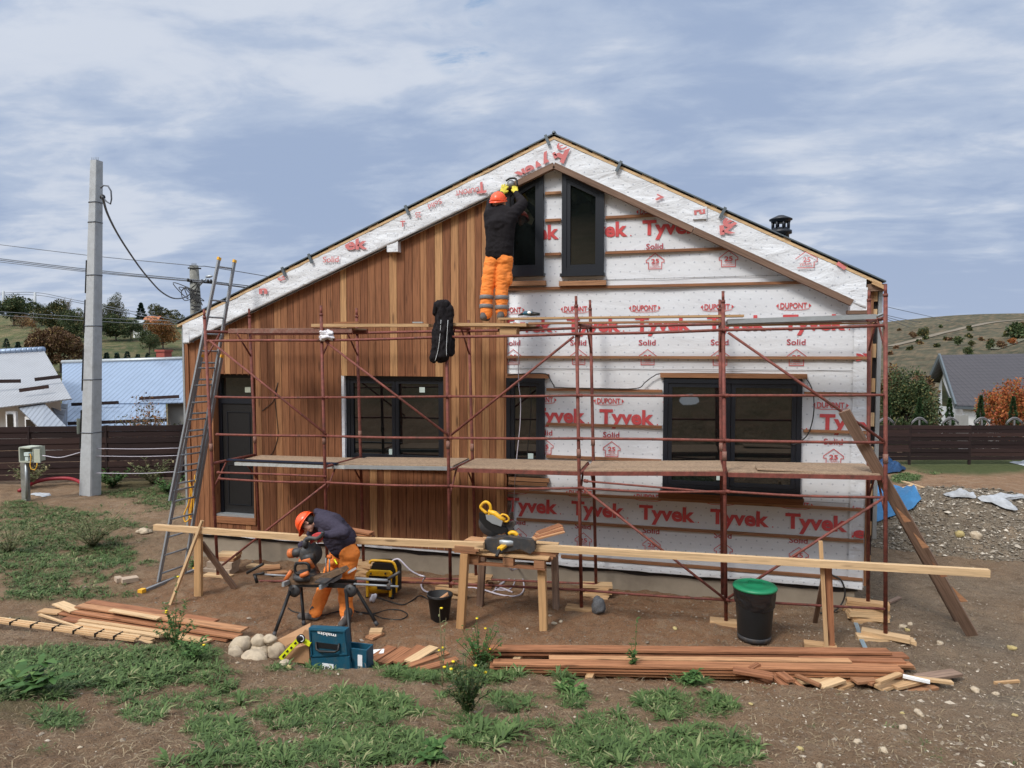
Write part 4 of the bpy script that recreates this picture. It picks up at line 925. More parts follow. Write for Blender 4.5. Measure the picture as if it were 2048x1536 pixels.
# right corner : battens, dark gap, downpipe
MB().box((XR-.005, YW-.05, .2), (XR+.03, YW+.03, 4.5), 0, .4, 2).obj('corner_batten', M['batten'], house)
for k, z in enumerate((4.36, 4.05, 3.55, 3.05, 2.55, 2.05, 1.5, .95, .45)): MB().box((XR+.03, YW-.03, z), (XR+.085, YW+.02, z+.2), 0, random.random(), 2).obj('spacer_block', M['pine'], house)
MB().box((XR+.03, YW+.03, .3), (XR+.10, YW+.30, 4.62)).obj('side_gap', M['bitumen'], house)
MB().box((XR+.10, YW-.02, .9), (XR+.155, YW+.10, 4.55)).obj('edge_profile', M['galv'], house)
# ------------------------------------------------------------------ battens over the membrane
def batten(x0, x1, z, h=.042, y=YW-.03, sag=.004, z1=None):
    z1 = z if z1 is None else z1
    MB().beam((x0, y, z), (x1, y, z1), .045, h).obj('batten', M['batten'], house)
for x0, x1, z in ((-2.92, 1.83, 4.655), (-2.92, 2.50, 3.545), (-2.28, -2.02, 6.17), (-2.28, -2.02, 5.74), (-2.28, -2.02, 5.20), (-1.31, -.06, 5.74), (-1.31, .86, 5.19), (-2.25, -.41, 3.02), (-2.25, -.41, 2.455), (-2.25, -.41, 1.925), (1.65, 2.50, 3.02), (1.65, 2.50, 2.46), (1.65, 2.50, 1.925),
    (-2.9, 2.50, 1.34-.02), (-2.75, 2.50, .855), (-2.0, 2.50, .285)): batten(x0, x1, z)
# ------------------------------------------------------------------ windows
def window(name, x0, x1, z0, z1, cols, inset=.0, proud=.07):
    y0 = YW-proud; o = None; fr = .07
    mb = MB(); mb.box((x0, y0, z0), (x0+fr, YW+.2, z1)).box((x1-fr, y0, z0), (x1, YW+.2, z1)).box((x0+fr, y0, z1-fr), (x1-fr, YW+.2, z1)).box((x0+fr, y0, z0), (x1-fr, YW+.2, z0+fr))
    w = mb.obj(name, M['anthracite'], house)
    xs = np.linspace(x0+fr, x1-fr, cols+1)
    for i in range(cols):
        a, b_ = xs[i]+.004, xs[i+1]-.004; s = .062; mb = MB(); ys = y0+.012
        mb.box((a, ys, z0+fr+.004), (a+s, ys+.07, z1-fr-.004)).box((b_-s, ys, z0+fr+.004), (b_, ys+.07, z1-fr-.004)).box((a+s, ys, z1-fr-s), (b_-s, ys+.07, z1-fr-.004)).box((a+s, ys, z0+fr+.004), (b_-s, ys+.07, z0+fr+s)); mb.obj('sash', M['anthracite'], w)
        MB().box((a+s-.004, ys+.03, z0+fr+s-.004), (b_-s+.004, ys+.045, z1-fr-s+.004)).obj('pane', M['glass'], w)
    return w, y0
w, y0 = window('window', WL[0]+.05, WL[1], WL[2], WL[3], 2, proud=-.02)
st = F(770, 903, YW+.0); MB().box((-5.08, YW+.048, 1.83), (-4.98, YW+.05, 1.93)).obj('sticker', M['paper'], w); MB().box((-4.50, YW+.048, 2.93), (-4.40, YW+.05, 3.02)).obj('sticker', M['paper'], w)
MB().box((WL[0]-.005, YW-.045, WL[2]), (WL[0]+.05, YW+.2, WL[3])).obj('membrane_reveal', M['wrapc'], w)
MB().box((WL[0]-.03, YW-.16, WL[2]-.03), (WL[1]+.03, YW+.1, WL[2])).obj('window_sill', M['anthracite'], w)
w, y0 = window('window', WM[0]+.01, WM[1], WM[2], WM[3], 1)
MB().box((-2.56, y0+.04, 1.85), (-2.47, y0+.042, 1.96)).obj('sticker', M['paper'], w)
MB().box((WM[0]-.01, YW-.10, WM[2]-.12), (WM[1]+.02, YW+.05, WM[2]-.085)).obj('window_sill', M['anthracite'], w)
MB().beam((WM[0], YW-.035, 3.235), (WM[1]+.07, YW-.035, 3.235), .07, .07).obj('head_batten', M['batten'], w)
MB().beam((WM[0]+.05, YW-.04, 1.53), (WM[1]+.08, YW-.04, 1.53), .06, .06).beam((WM[0]+.05, YW-.045, 1.46), (WM[1]+.05, YW-.045, 1.46), .06, .05).obj('sill_batten', M['batten'], w)
w, y0 = window('window', WR[0], WR[1], WR[2], WR[3]-.02, 2)
MB().box((.42, y0+.04, 1.66), (.52, y0+.042, 1.77)).obj('sticker', M['paper'], w)
MB().beam((WR[0]-.05, YW-.045, 3.27), (WR[1]+.06, YW-.045, 3.27), .09, .07).obj('head_batten', M['batten'], w)
MB().box((WR[0]-.03, YW-.17, WR[2]-.045), (WR[1]+.02, YW+.05, WR[2]-.003)).obj('window_sill', M['anthracite'], w)
MB().beam((WR[0]-.06, YW-.05, 1.425), (WR[1]+.05, YW-.05, 1.425), .10, .05).beam((WR[0]-.06, YW-.03, 1.37), (WR[1]+.05, YW-.03, 1.37), .04, .05).obj('sill_batten', M['batten'], w)
def gable_window(x0, x1, z0, za, zb, slope_label):
    y0 = YW-.08
    def ring(i0, i1, ya, yb, nm, par):   # frame between insets i0 and i1
        def P(i):
            s = (zb-za)/(x1-x0); k = i*math.sqrt(1+s*s)
            xa, xb = x0+i, x1-i
            return [(xa, z0+i), (xb, z0+i), (xb, za+s*(xb-x0)-k), (xa, za+s*(xa-x0)-k)]
        A, B = P(i0), P(i1); mb = MB()
        for k in range(4):
            k2 = (k+1) % 4; q = [A[k], A[k2], B[k2], B[k]]; mb.add([(p[0], ya, p[1]) for p in q]+[(p[0], yb, p[1]) for p in q], [(0, 1, 2, 3), (7, 6, 5, 4), (0, 4, 5, 1), (2, 6, 7, 3)])
        return mb.obj(nm, M['anthracite'], par)
    w = ring(0, .075, y0, YW+.2, 'gable_window', house); ring(.077, .135, y0+.015, YW, 'sash', w)
    s = (zb-za)/(x1-x0); k = .13*math.sqrt(1+s*s); xa, xb = x0+.13, x1-.13
    MB().add([(xa, y0+.05, z0+.13), (xb, y0+.05, z0+.13), (xb, y0+.05, za+s*(xb-x0)-k), (xa, y0+.05, za+s*(xa-x0)-k)], [(0, 1, 2, 3)]).obj('pane', M['glass'], w)
    MB().box((x0-.02, y0-.05, z0-.05), (x1+.02, YW, z0-.003)).obj('window_sill', M['anthracite'], w)
    MB().beam((x0-.04, YW-.05, z0-.16), (x1+.04, YW-.05, z0-.16), .10, .075).obj('sill_batten', M['batten'], w)
    n = Vector((-s, 0, 1)).normalized()*.05
    MB().beam(Vector((x0-.05, YW-.06, za-.05*s))+n, Vector((x1+.05, YW-.06, zb+.05*s))+n, .11, .06).obj('head_batten', M['batten'], w)
gable_window(-2.93, -2.30, 4.90, 6.20, 6.53, '')
gable_window(-2.0, -1.33, 4.88, 6.50, 6.15, '')
# ------------------------------------------------------------------ door with transom
x0, x1, z0, z1 = DOOR; YD = YW+.10
d = MB().box((x0, YD, z0), (x0+.07, YD+.1, z1)).box((x1-.07, YD, z0), (x1, YD+.1, z1)).box((x0+.07, YD, z1-.06), (x1-.07, YD+.1, z1)).box((x0+.07, YD, 2.66), (x1-.07, YD+.1, 2.80)).obj('door', M['anthracite'], house)
MB().box((x0+.07, YD+.04, 2.80), (x1-.07, YD+.05, z1-.06)).obj('transom_pane', M['glass'], d)
q = F(466, 773, YD+.03); MB().box((-8.02, YD+.032, 2.87), (-7.90, YD+.034, 2.97)).obj('sticker', M['boxgrey'], d)
lf = MB().box((x0+.075, YD+.02, z0+.05), (x1-.075, YD+.07, 2.655)).obj('door_leaf', M['black'], d)
mb = MB()
for xa, xb, za, zb in ((x0+.18, x1-.18, z0+.2, z0+.95), (x0+.18, x1-.18, 1.62, 2.5)):
    for A, B in (((xa, za), (xb, za)), ((xb, za), (xb, zb)), ((xb, zb), (xa, zb)), ((xa, zb), (xa, za))): mb.beam((A[0], YD+.015, A[1]), (B[0], YD+.015, B[1]), .015, .012)
mb.obj('leaf_moulding', M['anthracite'], lf)
MB().tube([(x1-.13, YD+.02, 1.55), (x1-.13, YD-.04, 1.55), (x1-.24, YD-.04, 1.55)], .012, 6).obj('handle', M['alu'], lf)
MB().box((x0, YW-.02, z0), (x1, YD+.08, z0+.04)).obj('threshold', M['galv'], d)
MB().box((x0-.04, YW-.075, z0-.115), (x1+.04, YW+.1, z0-.005), 0, .55).obj('door_step_board', M['clad'], d)
mb = MB(); mb.box((x0-.03, YW-.052, z0), (x0, YD+.1, z1), 0, .6, 2).box((x1, YW-.052, z0), (x1+.03, YD+.1, z1), 0, .5, 2).box((x0, YW-.05, z1), (x1, YD+.1, z1+.02), 0, .3); mb.obj('door_reveal', M['clad'], d)
# ------------------------------------------------------------------ verge : crumpled membrane box, roof edge
YF = YW-.17
def verge(xa, za, xb, zb, drop0, drop1, name='verge_membrane', amp=.011):
    L = math.hypot(xb-xa, zb-za); n = int(L/.045); m_ = 9; V = []; lc = []
    for i in range(n+1):
        t = i/n; x = xa+(xb-xa)*t; z = za+(zb-za)*t; dr = drop0+(drop1-drop0)*t
        for j in range(m_+1):
            s = j/m_; zz_ = z-dr*s; q = Vector((x*2.2+zz_*1.1, zz_*5, 1))
            y = YF-amp*(mnoise.noise(q)*1.4+abs(mnoise.noise(q*2.3))*.9+.4*mnoise.noise(q*5)); V.append((x, y, zz_)); lc.append((x+.4, 0, zz_+.3))
        V.append((x, YW+.0, z-dr)); lc.append((x, .15, z-dr))
    k = m_+2; fs = [(i*k+j, i*k+j+1, (i+1)*k+j+1, (i+1)*k+j) for i in range(n) for j in range(k-1)]
    return MB().add(V, fs, True, 0, lc).obj(name, M['wrapc'], house)
vl = verge(XL-.0, top_l(XL)-.03, XRG, 6.97, .36, .40)
vr = verge(XRG, 6.97, 2.42, top_r(2.42)-.03, .40, .42)
MB().box((-9.10, YF-.004, 3.80), (-8.97, YW, 4.05)).obj('verge_tab', M['wrapc'], house)
MB().box((-4.98, YF-.006, top_l(-4.9)-.55), (-4.78, YW, top_l(-4.9)-.25)).obj('verge_tab', M['wrapc'], house)
MB().box((2.22, YF-.006, 4.22), (2.44, YW, 4.55)).obj('verge_tab', M['wrapc'], house)
MB().beam((2.18, YF+.03, 4.20), (2.47, YF+.03, 4.20), .12, .05).obj('verge_block', M['brown'], house)
MB().box((.02, YF-.03, 5.62), (.22, YW, 5.80)).obj('verge_tab', M['wrapc'], house)
# thin dark line under the left verge, brown batten under the right verge and at the peak
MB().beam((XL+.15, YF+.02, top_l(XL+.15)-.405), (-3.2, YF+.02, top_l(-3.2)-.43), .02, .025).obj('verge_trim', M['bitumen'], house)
MB().beam((-2.75, YF+.03, top_l(-2.75)-.43), (XRG, YF+.03, 6.57), .09, .09).obj('verge_batten', M['brown'], house)
MB().beam((XRG, YF+.03, 6.57), (.02, YF+.03, top_r(.02)-.445), .09, .09).obj('verge_batten', M['brown'], house)
MB().beam((.03, YF+.03, top_r(.03)-.445), (2.24, YF+.03, top_r(2.24)-.45), .09, .09).obj('verge_batten', M['brown'], house)
# print fragments on the verge (the membrane runs upside down there)
mb = MB(); yv = YF-.034
def band(c, ang):  # clip planes: the verge band at slope ang around line top_l/top_r
    f = top_l if ang > 0 else top_r
    nrm = Vector((-math.sin(ang), math.cos(ang)))
    x = c; return [((x, f(x)-.06), (-nrm).to_tuple()), ((x, f(x)-.345), nrm.to_tuple())]
AL, AR = math.atan2(7.0-4.13, 7.06), -math.atan2(7.0-4.62, 4.68)
def VP(m_):
    if m_.v: m_.obj('verge_print', [M['printpale'], M['printpale']], vl)
mb = MB(); letters(mb, 'ek', F(690, 500, yv).x, F(690, 500, yv).z, .42, .20, yv, 0, .035, band(-5.5, AL), 'T'); VP(mb)
mb = MB(); letters(mb, 'Solid', F(646, 525, yv).x, F(646, 525, yv).z, .30, .10, yv, 0, .012, band(-6.1, AL), 'l', mi=1); VP(mb)
mb = MB(); letters(mb, 'T', -3.22, 6.38, .16, .18, yv, math.pi+.05, .04, band(-3.3, AL), 'T'); VP(mb)
mb = MB(); letters(mb, 'Tyvek', -2.02, 6.80, .80, .24, yv, math.pi+AL+.02, .035, band(-2.4, AL), 'T'); VP(mb)
mb = MB(); letters(mb, 'DUPONT', -3.35, 6.30, .40, .08, yv, math.pi+.1, .02, band(-3.6, AL), 'D'); VP(mb)
mb = MB(); letters(mb, '25', -4.35, 5.95, .10, .09, yv, math.pi, .01, band(-4.4, AL), '2'); VP(mb)
mb = MB(); letters(mb, 'Solid', -4.0, 6.15, .25, .08, yv, math.pi+AL, .01, band(-4.1, AL), 'l', mi=1); VP(mb)
mb = MB(); letters(mb, 'T', -4.72, 5.72, .09, .10, yv, 0, .04, band(-4.7, AL), 'T'); VP(mb)
mb = MB(); letters(mb, 'n', F(518, 590, yv).x, F(518, 588, yv).z, .17, .10, yv, 0, .05, band(-7.6, AL), 'n'); VP(mb)
mb = MB(); letters(mb, 'e', F(556, 565, yv).x, F(556, 563, yv).z, .15, .09, yv, .2, .01, band(-7.3, AL), 'e'); VP(mb)
mb = MB(); letters(mb, 'e', F(1116, 303, yv).x, F(1116, 303, yv).z, .17, .13, yv, .3, .0, band(-1.9, AR), 'e'); VP(mb)
mb = MB(); letters(mb, 'y', F(1112, 326, yv).x, F(1112, 326, yv).z, .28, .2, yv, .3, .04, band(-1.9, AR), 'T'); VP(mb)
mb = MB(); letters(mb, 'e', F(1449, 458, yv).x, F(1449, 458, yv).z, .20, .16, yv, .3, .03, band(.5, AR), 'e'); VP(mb)
mb = MB(); letters(mb, 'k', F(1440, 480, yv).x, F(1440, 470, yv).z, .22, .14, yv, .1, .04, band(.5, AR), 'T'); VP(mb)
mb = MB(); strokes(mb, [(1.50, 4.85), (1.72, 4.85), (1.72, 4.93), (1.76, 4.93), (1.76, 4.98), (1.60, 5.08), (1.47, 4.98)], .012, yv, False); letters(mb, '25', 1.57, 4.93, .10, .07, yv, 0, .02, None, '2'); letters(mb, 'YEARS', 1.52, 4.88, .17, .035, yv, 0, .01, None, 'Y'); VP(mb)
mb = MB(); letters(mb, 'ru', .04, 5.68, .16, .10, YF-.036, .1, .05, None, 'T'); VP(mb)
mb = MB(); letters(mb, 'l', 2.12, 4.80, .05, .14, yv, .9, .05, None, 'l'); VP(mb)
mb = MB(); letters(mb, '7', -.55, 5.95, .12, .09, yv, -.5, .05, band(-.5, AR), 'T'); VP(mb)
# roof: deck, counter battens, sheet metal
def roof_layer(name, mat, dz0, dz1, y0, y1, over=.0, e0=0, e1=0):
    mb = MB()
    for xa, xb, f in ((-9.22-e0, XRG, top_l), (XRG, 2.62+e1, top_r)):
        za, zb = f(xa), f(xb)
        vs = [(xa, y0, za+dz0), (xb, y0, zb+dz0), (xb, y0, zb+dz1), (xa, y0, za+dz1), (xa, y1, za+dz0), (xb, y1, zb+dz0), (xb, y1, zb+dz1), (xa, y1, za+dz1)]
        mb.add(vs, [(0, 1, 2, 3), (7, 6, 5, 4), (0, 4, 5, 1), (3, 2, 6, 7), (0, 3, 7, 4), (1, 5, 6, 2)])
    return mb.obj(name, M[mat], house)
roof_layer('verge_lath', 'pine', -.025, .018, YF-.005, YW+9)
roof_layer('roof_void', 'bitumen', .019, .047, YF+.02, YW+9)
roof_layer('roof_sheet', 'roofdark', .048, .068, YF-.03, YW+9.1, e0=.03, e1=.05)
mb = MB()
for k in range(46):
    x = XL+.2+k*.255
    if x > 2.5: break
    f = top_l if x < XRG else top_r
    if random.random() < .45: a = x; b_ = x+random.uniform(.08, .2); MB().add([(a, YF+.005, f(a)+.019), (b_, YF+.005, f(b_)+.019), (b_, YF+.005, f(b_)+.045), (a, YF+.005, f(a)+.045), (a, YF+.04, f(a)+.019), (b_, YF+.04, f(b_)+.019), (b_, YF+.04, f(b_)+.045), (a, YF+.04, f(a)+.045)], [(0, 1, 2, 3), (3, 2, 6, 7), (0, 4, 5, 1), (0, 3, 7, 4), (1, 5, 6, 2)]).obj('counter_batten', M['pine'], house)
for u, v in ((618, 519), (811, 421), (1091, 277), (1243, 327), (1451, 424), (565, 547) ):
    p = F(u, v, YF-.03); f = top_l if p.x < XRG else top_r; s = AL if p.x < XRG else AR
    dd = Vector((math.sin(s), 0, -math.cos(s))); c = Vector((p.x, YF-.045, f(p.x)+.09))
    MB().beam(c, c+dd*.17, .045, .03, (0, 1, 0)).obj('roof_clip', M['roofdark'], house)
MB().tube([(XRG, YF-.03, 7.07), (XRG, YW+9.1, 7.07)], .03, 8).obj('ridge_cap', M['roofdark'], house)
MB().box((2.44, YF+.03, 4.50), (2.68, YF+.2, 4.60), 0, .5).obj('eave_block', M['brown'], house)
MB().beam((2.50, YF+.03, 4.62), (2.68, YF+.03, 4.53), .1, .05, mi=0).obj('eave_lath', M['pine'], house)
# chimney cowl behind the right pitch
cc = F(1561, 470, 14.0); cx, cy = cc.x, 14.0; zt = F(1561, 430, 14.0).z; zb = top_r(cx)
ch = MB().lathe((cx, cy, zb-.3), [(.155, 0), (.155, zt-zb+.3-.36), (.205, zt-zb+.3-.355), (.205, zt-zb+.3-.30), (.165, zt-zb+.3-.295), (.165, zt-zb+.3-.25)], 20).obj('chimney', M['anthracite'], house)
mb = MB()
for k in range(8):
    a = k*math.pi/4+.2; mb.tube([(cx+.15*math.cos(a), cy+.15*math.sin(a), zt-.26), (cx+.15*math.cos(a), cy+.15*math.sin(a), zt-.13)], .026, 6)
mb.lathe((cx, cy, zt-.14), [(.175, 0), (.175, .035), (.21, .04), (.21, .06), (.06, .13), (.0, .14)], 20); mb.obj('cowl', M['anthracite'], ch)
# cable pinned round the windows
def wallcable(uv, y=YW-.07, r=.009): MB().tube(smooth_pts([F(u, v, y) for u, v in uv], 4), r, 6).obj('cable', M['cable'], house)
wallcable([(1015, 750), (1060, 747), (1092, 748), (1100, 758), (1108, 771), (1116, 775), (1200, 777), (1272, 777), (1290, 765), (1308, 752), (1330, 747), (1450, 747), (1596, 750), (1612, 757), (1626, 785), (1627, 830), (1616, 868), (1596, 886), (1584, 890)])
wallcable([(556, 765), (550, 790), (553, 830), (556, 870), (548, 900), (540, 912)], YW-.06, .006)
wallcable([(555, 768), (548, 800), (533, 815), (524, 822)], YW-.06, .006)
MB().tube(smooth_pts([F(1664, 1150, YW-.05), F(1682, 1160, YW-.1), F(1690, 1185, YW-.12), F(1683, 1208, YW-.12), F(1665, 1224, YW-.2), F(1640, 1226, YW-.3)], 5), .012, 6).obj('cable', M['cable'], house)
# string hanging before the narrow window
cable('hanging_string', smooth_pts([F(u, v, 10.5) for u, v in ((1038, 665), (1037, 760), (1041, 800), (1040, 850), (1034, 910), (1029, 975), (1028, 1040))], 4), .007, 'pale string hanging from the upper planks in front of the narrow window', 'hose', 'string')
# ================================================================== SCAFFOLD
YFr, YBk = 9.50, 10.52; rt_ = .025
scf = thing('scaffold', (-2.5, 10, 0), 'rusty red tube scaffold of six frames standing along the whole facade', 'scaffold')
FP = [((408, 618), (437, 1172)), ((642, 611), (655, 1150)), ((892, 604), (901, 1175)), ((1152, 592), (1163, 1221)), ((1446, 582), (1452, 1241)), ((1771, 568), (1771, 1266))]
BP = [((498, 617), (522, 1142)), ((713, 616), (727, 1122)), ((937, 640), (952, 1150)), ((1180, 600), (1192, 1167)), None, ((1738, 580), (1736, 1202))]
fr, bk_ = [], []
def post(a, b_):
    d = (a-b_).normalized(); j = b_+(a-b_)*.505
    mb = MB(); mb.tube([b_, a-d*.14], rt_, 10, 0); mb.tube([a-d*.15, a], rt_*.78, 10, 0); mb.tube([a-d*.16, a-d*.12], rt_*1.15, 10, 0); mb.tube([j-d*.06, j+d*.06], rt_*1.25, 10, 1)
    mb.obj('post', [M['steel'], M['steelworn']], scf)
for k in range(6):
    a, b_ = F(*FP[k][0], YFr), F(*FP[k][1], YFr); fr.append((a, b_)); post(a, b_)
    if BP[k]: c, d = F(*BP[k][0], YBk), F(*BP[k][1], YBk)
    else: c, d = Vector((a.x, YBk, 4.4)), Vector((b_.x, YBk, 0))
    bk_.append((c, d)); post(c, d)
def at_z(pr_, z): a, b_ = pr_; return b_+(a-b_)*((z-b_.z)/(a.z-b_.z))
for k in range(6):
    for z in (1.80+.035*k, 3.96+.02*k):
        MB().tube([at_z(fr[k], z), at_z(bk_[k], z)], rt_*.95, 8).obj('transom', M['steel'], scf)
        MB().tube([at_z(fr[k], z-.42), at_z(fr[k], z)+Vector((0, .36, -.02))], rt_*.6, 6).obj('gusset', M['steel'], scf)
        MB().tube([at_z(bk_[k], z-.42), at_z(bk_[k], z)+Vector((0, -.36, -.02))], rt_*.6, 6).obj('gusset', M['steel'], scf)
def ledger(pts, Y, r=.017, mid=None, sag=0.0):
    for (u0, v0), (u1, v1) in zip(pts[:-1], pts[1:]):
        a, b_ = F(u0, v0, Y-.035), F(u1, v1, Y-.035); m = (a+b_)/2+Vector((0, 0, random.uniform(-.012, .006)-sag))
        MB().tube(smooth_pts([a, m, b_], 3), r, 8).obj('ledger', M['steel'], scf)
        MB().tube([a+Vector((.0, .03, 0)), a+Vector((.05, -.01, 0))], .026, 6).obj('coupler', M['steel'], scf)
ledger([(414, 682), (648, 681), (893, 674), (1154, 668), (1446, 660), (1768, 651)], YFr, .020)
ledger([(430, 794), (650, 795), (896, 793), (1157, 791), (1449, 791), (1768, 790)], YFr)
ledger([(432, 869), (652, 872), (898, 876), (1158, 877), (1450, 881), (1768, 885)], YFr, .019)
ledger([(434, 945), (653, 953)], YFr, .016); ledger([(436, 957), (653, 965), (900, 972), (1160, 976), (1451, 983), (1768, 995)], YFr, .017, sag=.02)
ledger([(1168, 962), (1451, 986)], YFr, .014)
ledger([(437, 1160), (655, 1162), (901, 1167), (1162, 1180), (1452, 1200), (1770, 1218)], YFr, .018)
ledger([(505, 668), (718, 666), (940, 662), (1182, 655), (1446, 648), (1740, 640)], YBk, .022)
ledger([(520, 1160), (728, 1158), (952, 1158), (1190, 1168)], YBk, .018)
for (u0, v0), (u1, v1) in (((420, 682), (652, 868)), ((652, 684), (895, 869)), ((1148, 673), (902, 870)), ((1456, 665), (1768, 882)), ((652, 968), (445, 1130)), ((1168, 978), (1450, 1198)), ((1766, 997), (1456, 1196))):
    MB().tube([F(u0, v0, YFr-.05), F(u1, v1, YFr-.05)], .018, 8).obj('brace', M['steel'], scf)
# platforms -------------------------------------------------------------
def platform(label, u0, u1, vf0, vf1, top_m, edge_m, over, t=.055, Y0=YFr+.04, Y1=YBk-.07, group='scaffold platforms of the lower lift'):
    a, b_ = F(u0, vf0, Y0), F(u1, vf1, Y0); z0, z1 = a.z, b_.z; o = thing('scaffold_platform', (a.x, (Y0+Y1)/2, z0-t), label, 'platform', group)
    mb = MB(); n = 14
    for i in range(n):
        q0, q1 = i/n, (i+1)/n; xa, xb = a.x+(b_.x-a.x)*q0, a.x+(b_.x-a.x)*q1; za, zb = z0+(z1-z0)*q0, z0+(z1-z0)*q1
        mb.add([(xa, Y0+.02, za), (xb, Y0+.02, zb), (xb, Y1-.02, zb), (xa, Y1-.02, za), (xa, Y0+.02, za+.018), (xb, Y0+.02, zb+.018), (xb, Y1-.02, zb+.018), (xa, Y1-.02, za+.018)], [(0, 3, 2, 1), (4, 5, 6, 7), (0, 1, 5, 4), (2, 3, 7, 6)]+([(3, 0, 4, 7)] if i == 0 else [])+([(1, 2, 6, 5)] if i == n-1 else []))
    mb.obj('deck_sheet', M[top_m], o)
    for Y in (Y0, Y1): MB().beam((a.x, Y, z0-t/2+.004), (b_.x, Y, z1-t/2+.004), .03, t).obj('edge_rail', M[edge_m], o)
    for q in (0, .5, 1): x = a.x+(b_.x-a.x)*q; z = z0+(z1-z0)*q; MB().box((x-.02, Y0+.016, z-t), (x+.02, Y1-.016, z-.004)).obj('cross_bar', M[edge_m], o)
    return o
platform('lowest left scaffold platform with a pale sheet edge and dark bar on it', 470, 690, 925, 932, 'osb', 'ply', 0, .05, YFr+.22)
platform('second platform from the left with a grey metal edge before the wide window', 690, 905, 931, 934, 'osb', 'galv', 0, .055, YFr+.16)
platform('middle trodden platform between the second and third scaffold bays', 916, 1158, 937, 944, 'osb', 'steel', 0)
platform('trodden sheet platform with red edge right of the middle post', 1168, 1446, 944, 944, 'osb', 'steel', 0)
platform('rightmost lower platform with rusty edge below the big window', 1456, 1762, 946, 952, 'osb', 'steel', 0)
MB().beam(F(455, 919, YFr+.25), F(675, 927, YFr+.22), .07, .022).obj('metal_bar', M['tar'], label='dark blue metal bar lying on the lowest left platform', cat='metal bar')
MB().beam(F(1512, 935, 9.75), F(1625, 940, 9.75), .32, .015).obj('loose_sheet', M['osb'], label='loose piece of brown sheet lying on the rightmost lower platform', cat='board')
MB().beam(F(1232, 936, 9.75), F(1330, 938, 9.8), .25, .015).obj('loose_sheet', M['osb'], label='small warped sheet offcut on the platform left of the tall middle post', cat='board')
# upper lift
o = thing('scaffold_platform', tuple(F(460, 662, YFr+.1)), 'upper left narrow platform frame with chipped red edge', 'platform', 'platform frames of the upper lift')
a, b_ = F(458, 662, YFr+.05), F(705, 661, YFr+.05)
MB().beam(a, b_, .04, .07).obj('edge_rail', M['steelworn'], o); MB().beam(a+Vector((0, .5, 0)), b_+Vector((0, .5, 0)), .04, .07).obj('edge_rail', M['steel'], o); MB().beam(a+Vector((0, .25, .03)), b_+Vector((0, .25, .03)), .44, .02).obj('deck_sheet', M['osb'], o)
o = thing('scaffold_platform', tuple(F(1480, 640, YFr+.1)), 'upper right galvanised scaffold platform under the eave', 'platform', 'platform frames of the upper lift')
a, b_ = F(1455, 643, YFr+.06), F(1752, 633, YFr+.06)
MB().beam(a, b_, .04, .06).obj('edge_rail', M['galv'], o); MB().beam(a+Vector((0, .55, 0)), b_+Vector((0, .55, 0)), .04, .06).obj('edge_rail', M['galv'], o); MB().beam(a+Vector((0, .27, .02)), b_+Vector((0, .27, .02)), .5, .02).obj('deck_sheet', M['galv'], o)
MB().tube([b_, b_+Vector((.1, 0, .04)), F(1768, 628, YFr)], .02, 6).obj('hook', M['galv'], o)
def board(label, A, B, w, h, mat='pine', name='plank', cat='plank', up=(0, 0, 1), rnd=None, group=None):
    return MB().beam(A, B, w, h, up, 0, random.random() if rnd is None else rnd).obj(name, M[mat], label=label, cat=cat, group=group)
board('long yellow plank on the upper scaffold left of the man in the black sweatshirt', F(629, 651, YFr+.10), F(862, 651, YFr+.10), .20, .045, 'pine', rnd=.3)
board('yellow plank the man in the black sweatshirt stands on', F(902, 650, YFr+.32), F(1062, 651, YFr+.32), .62, .045, 'pine', rnd=.4)
board('short plank crossing on top of the long yellow plank near the white rag', F(668, 646, YFr+.16), F(718, 645, YFr+.3), .1, .03, 'batten')
board('dark weathered plank under the right end of the yellow plank', F(1000, 660, YFr+.4), F(1082, 655, YFr+.4), .25, .03, 'brown')
board('upper long board reaching right from the man past two posts', F(1000, 638, YFr+.12), F(1487, 632, YFr+.12), .22, .028, 'pine', rnd=.2)
board('lower long board under the upper one on the top lift', F(1060, 647, YFr+.14), F(1447, 643, YFr+.14), .22, .026, 'batten', rnd=.9)
board('upright wood block below the planks next to the cladding edge', F(1003, 663, YFr+.15), F(1036, 663, YFr+.15), .2, .11, 'pine', 'wood_block', 'wood block')
board('thin slat under the rightmost upper platform', F(1452, 652, YFr+.3), F(1738, 646, YFr+.3), .10, .02, 'pine')
MB().beam(F(826, 645, YFr+.08), F(846, 645, YFr+.08), .05, .02).obj('clamp', M['galv'], label='small grey clamp lying on the yellow plank by the jacket', cat='clamp')
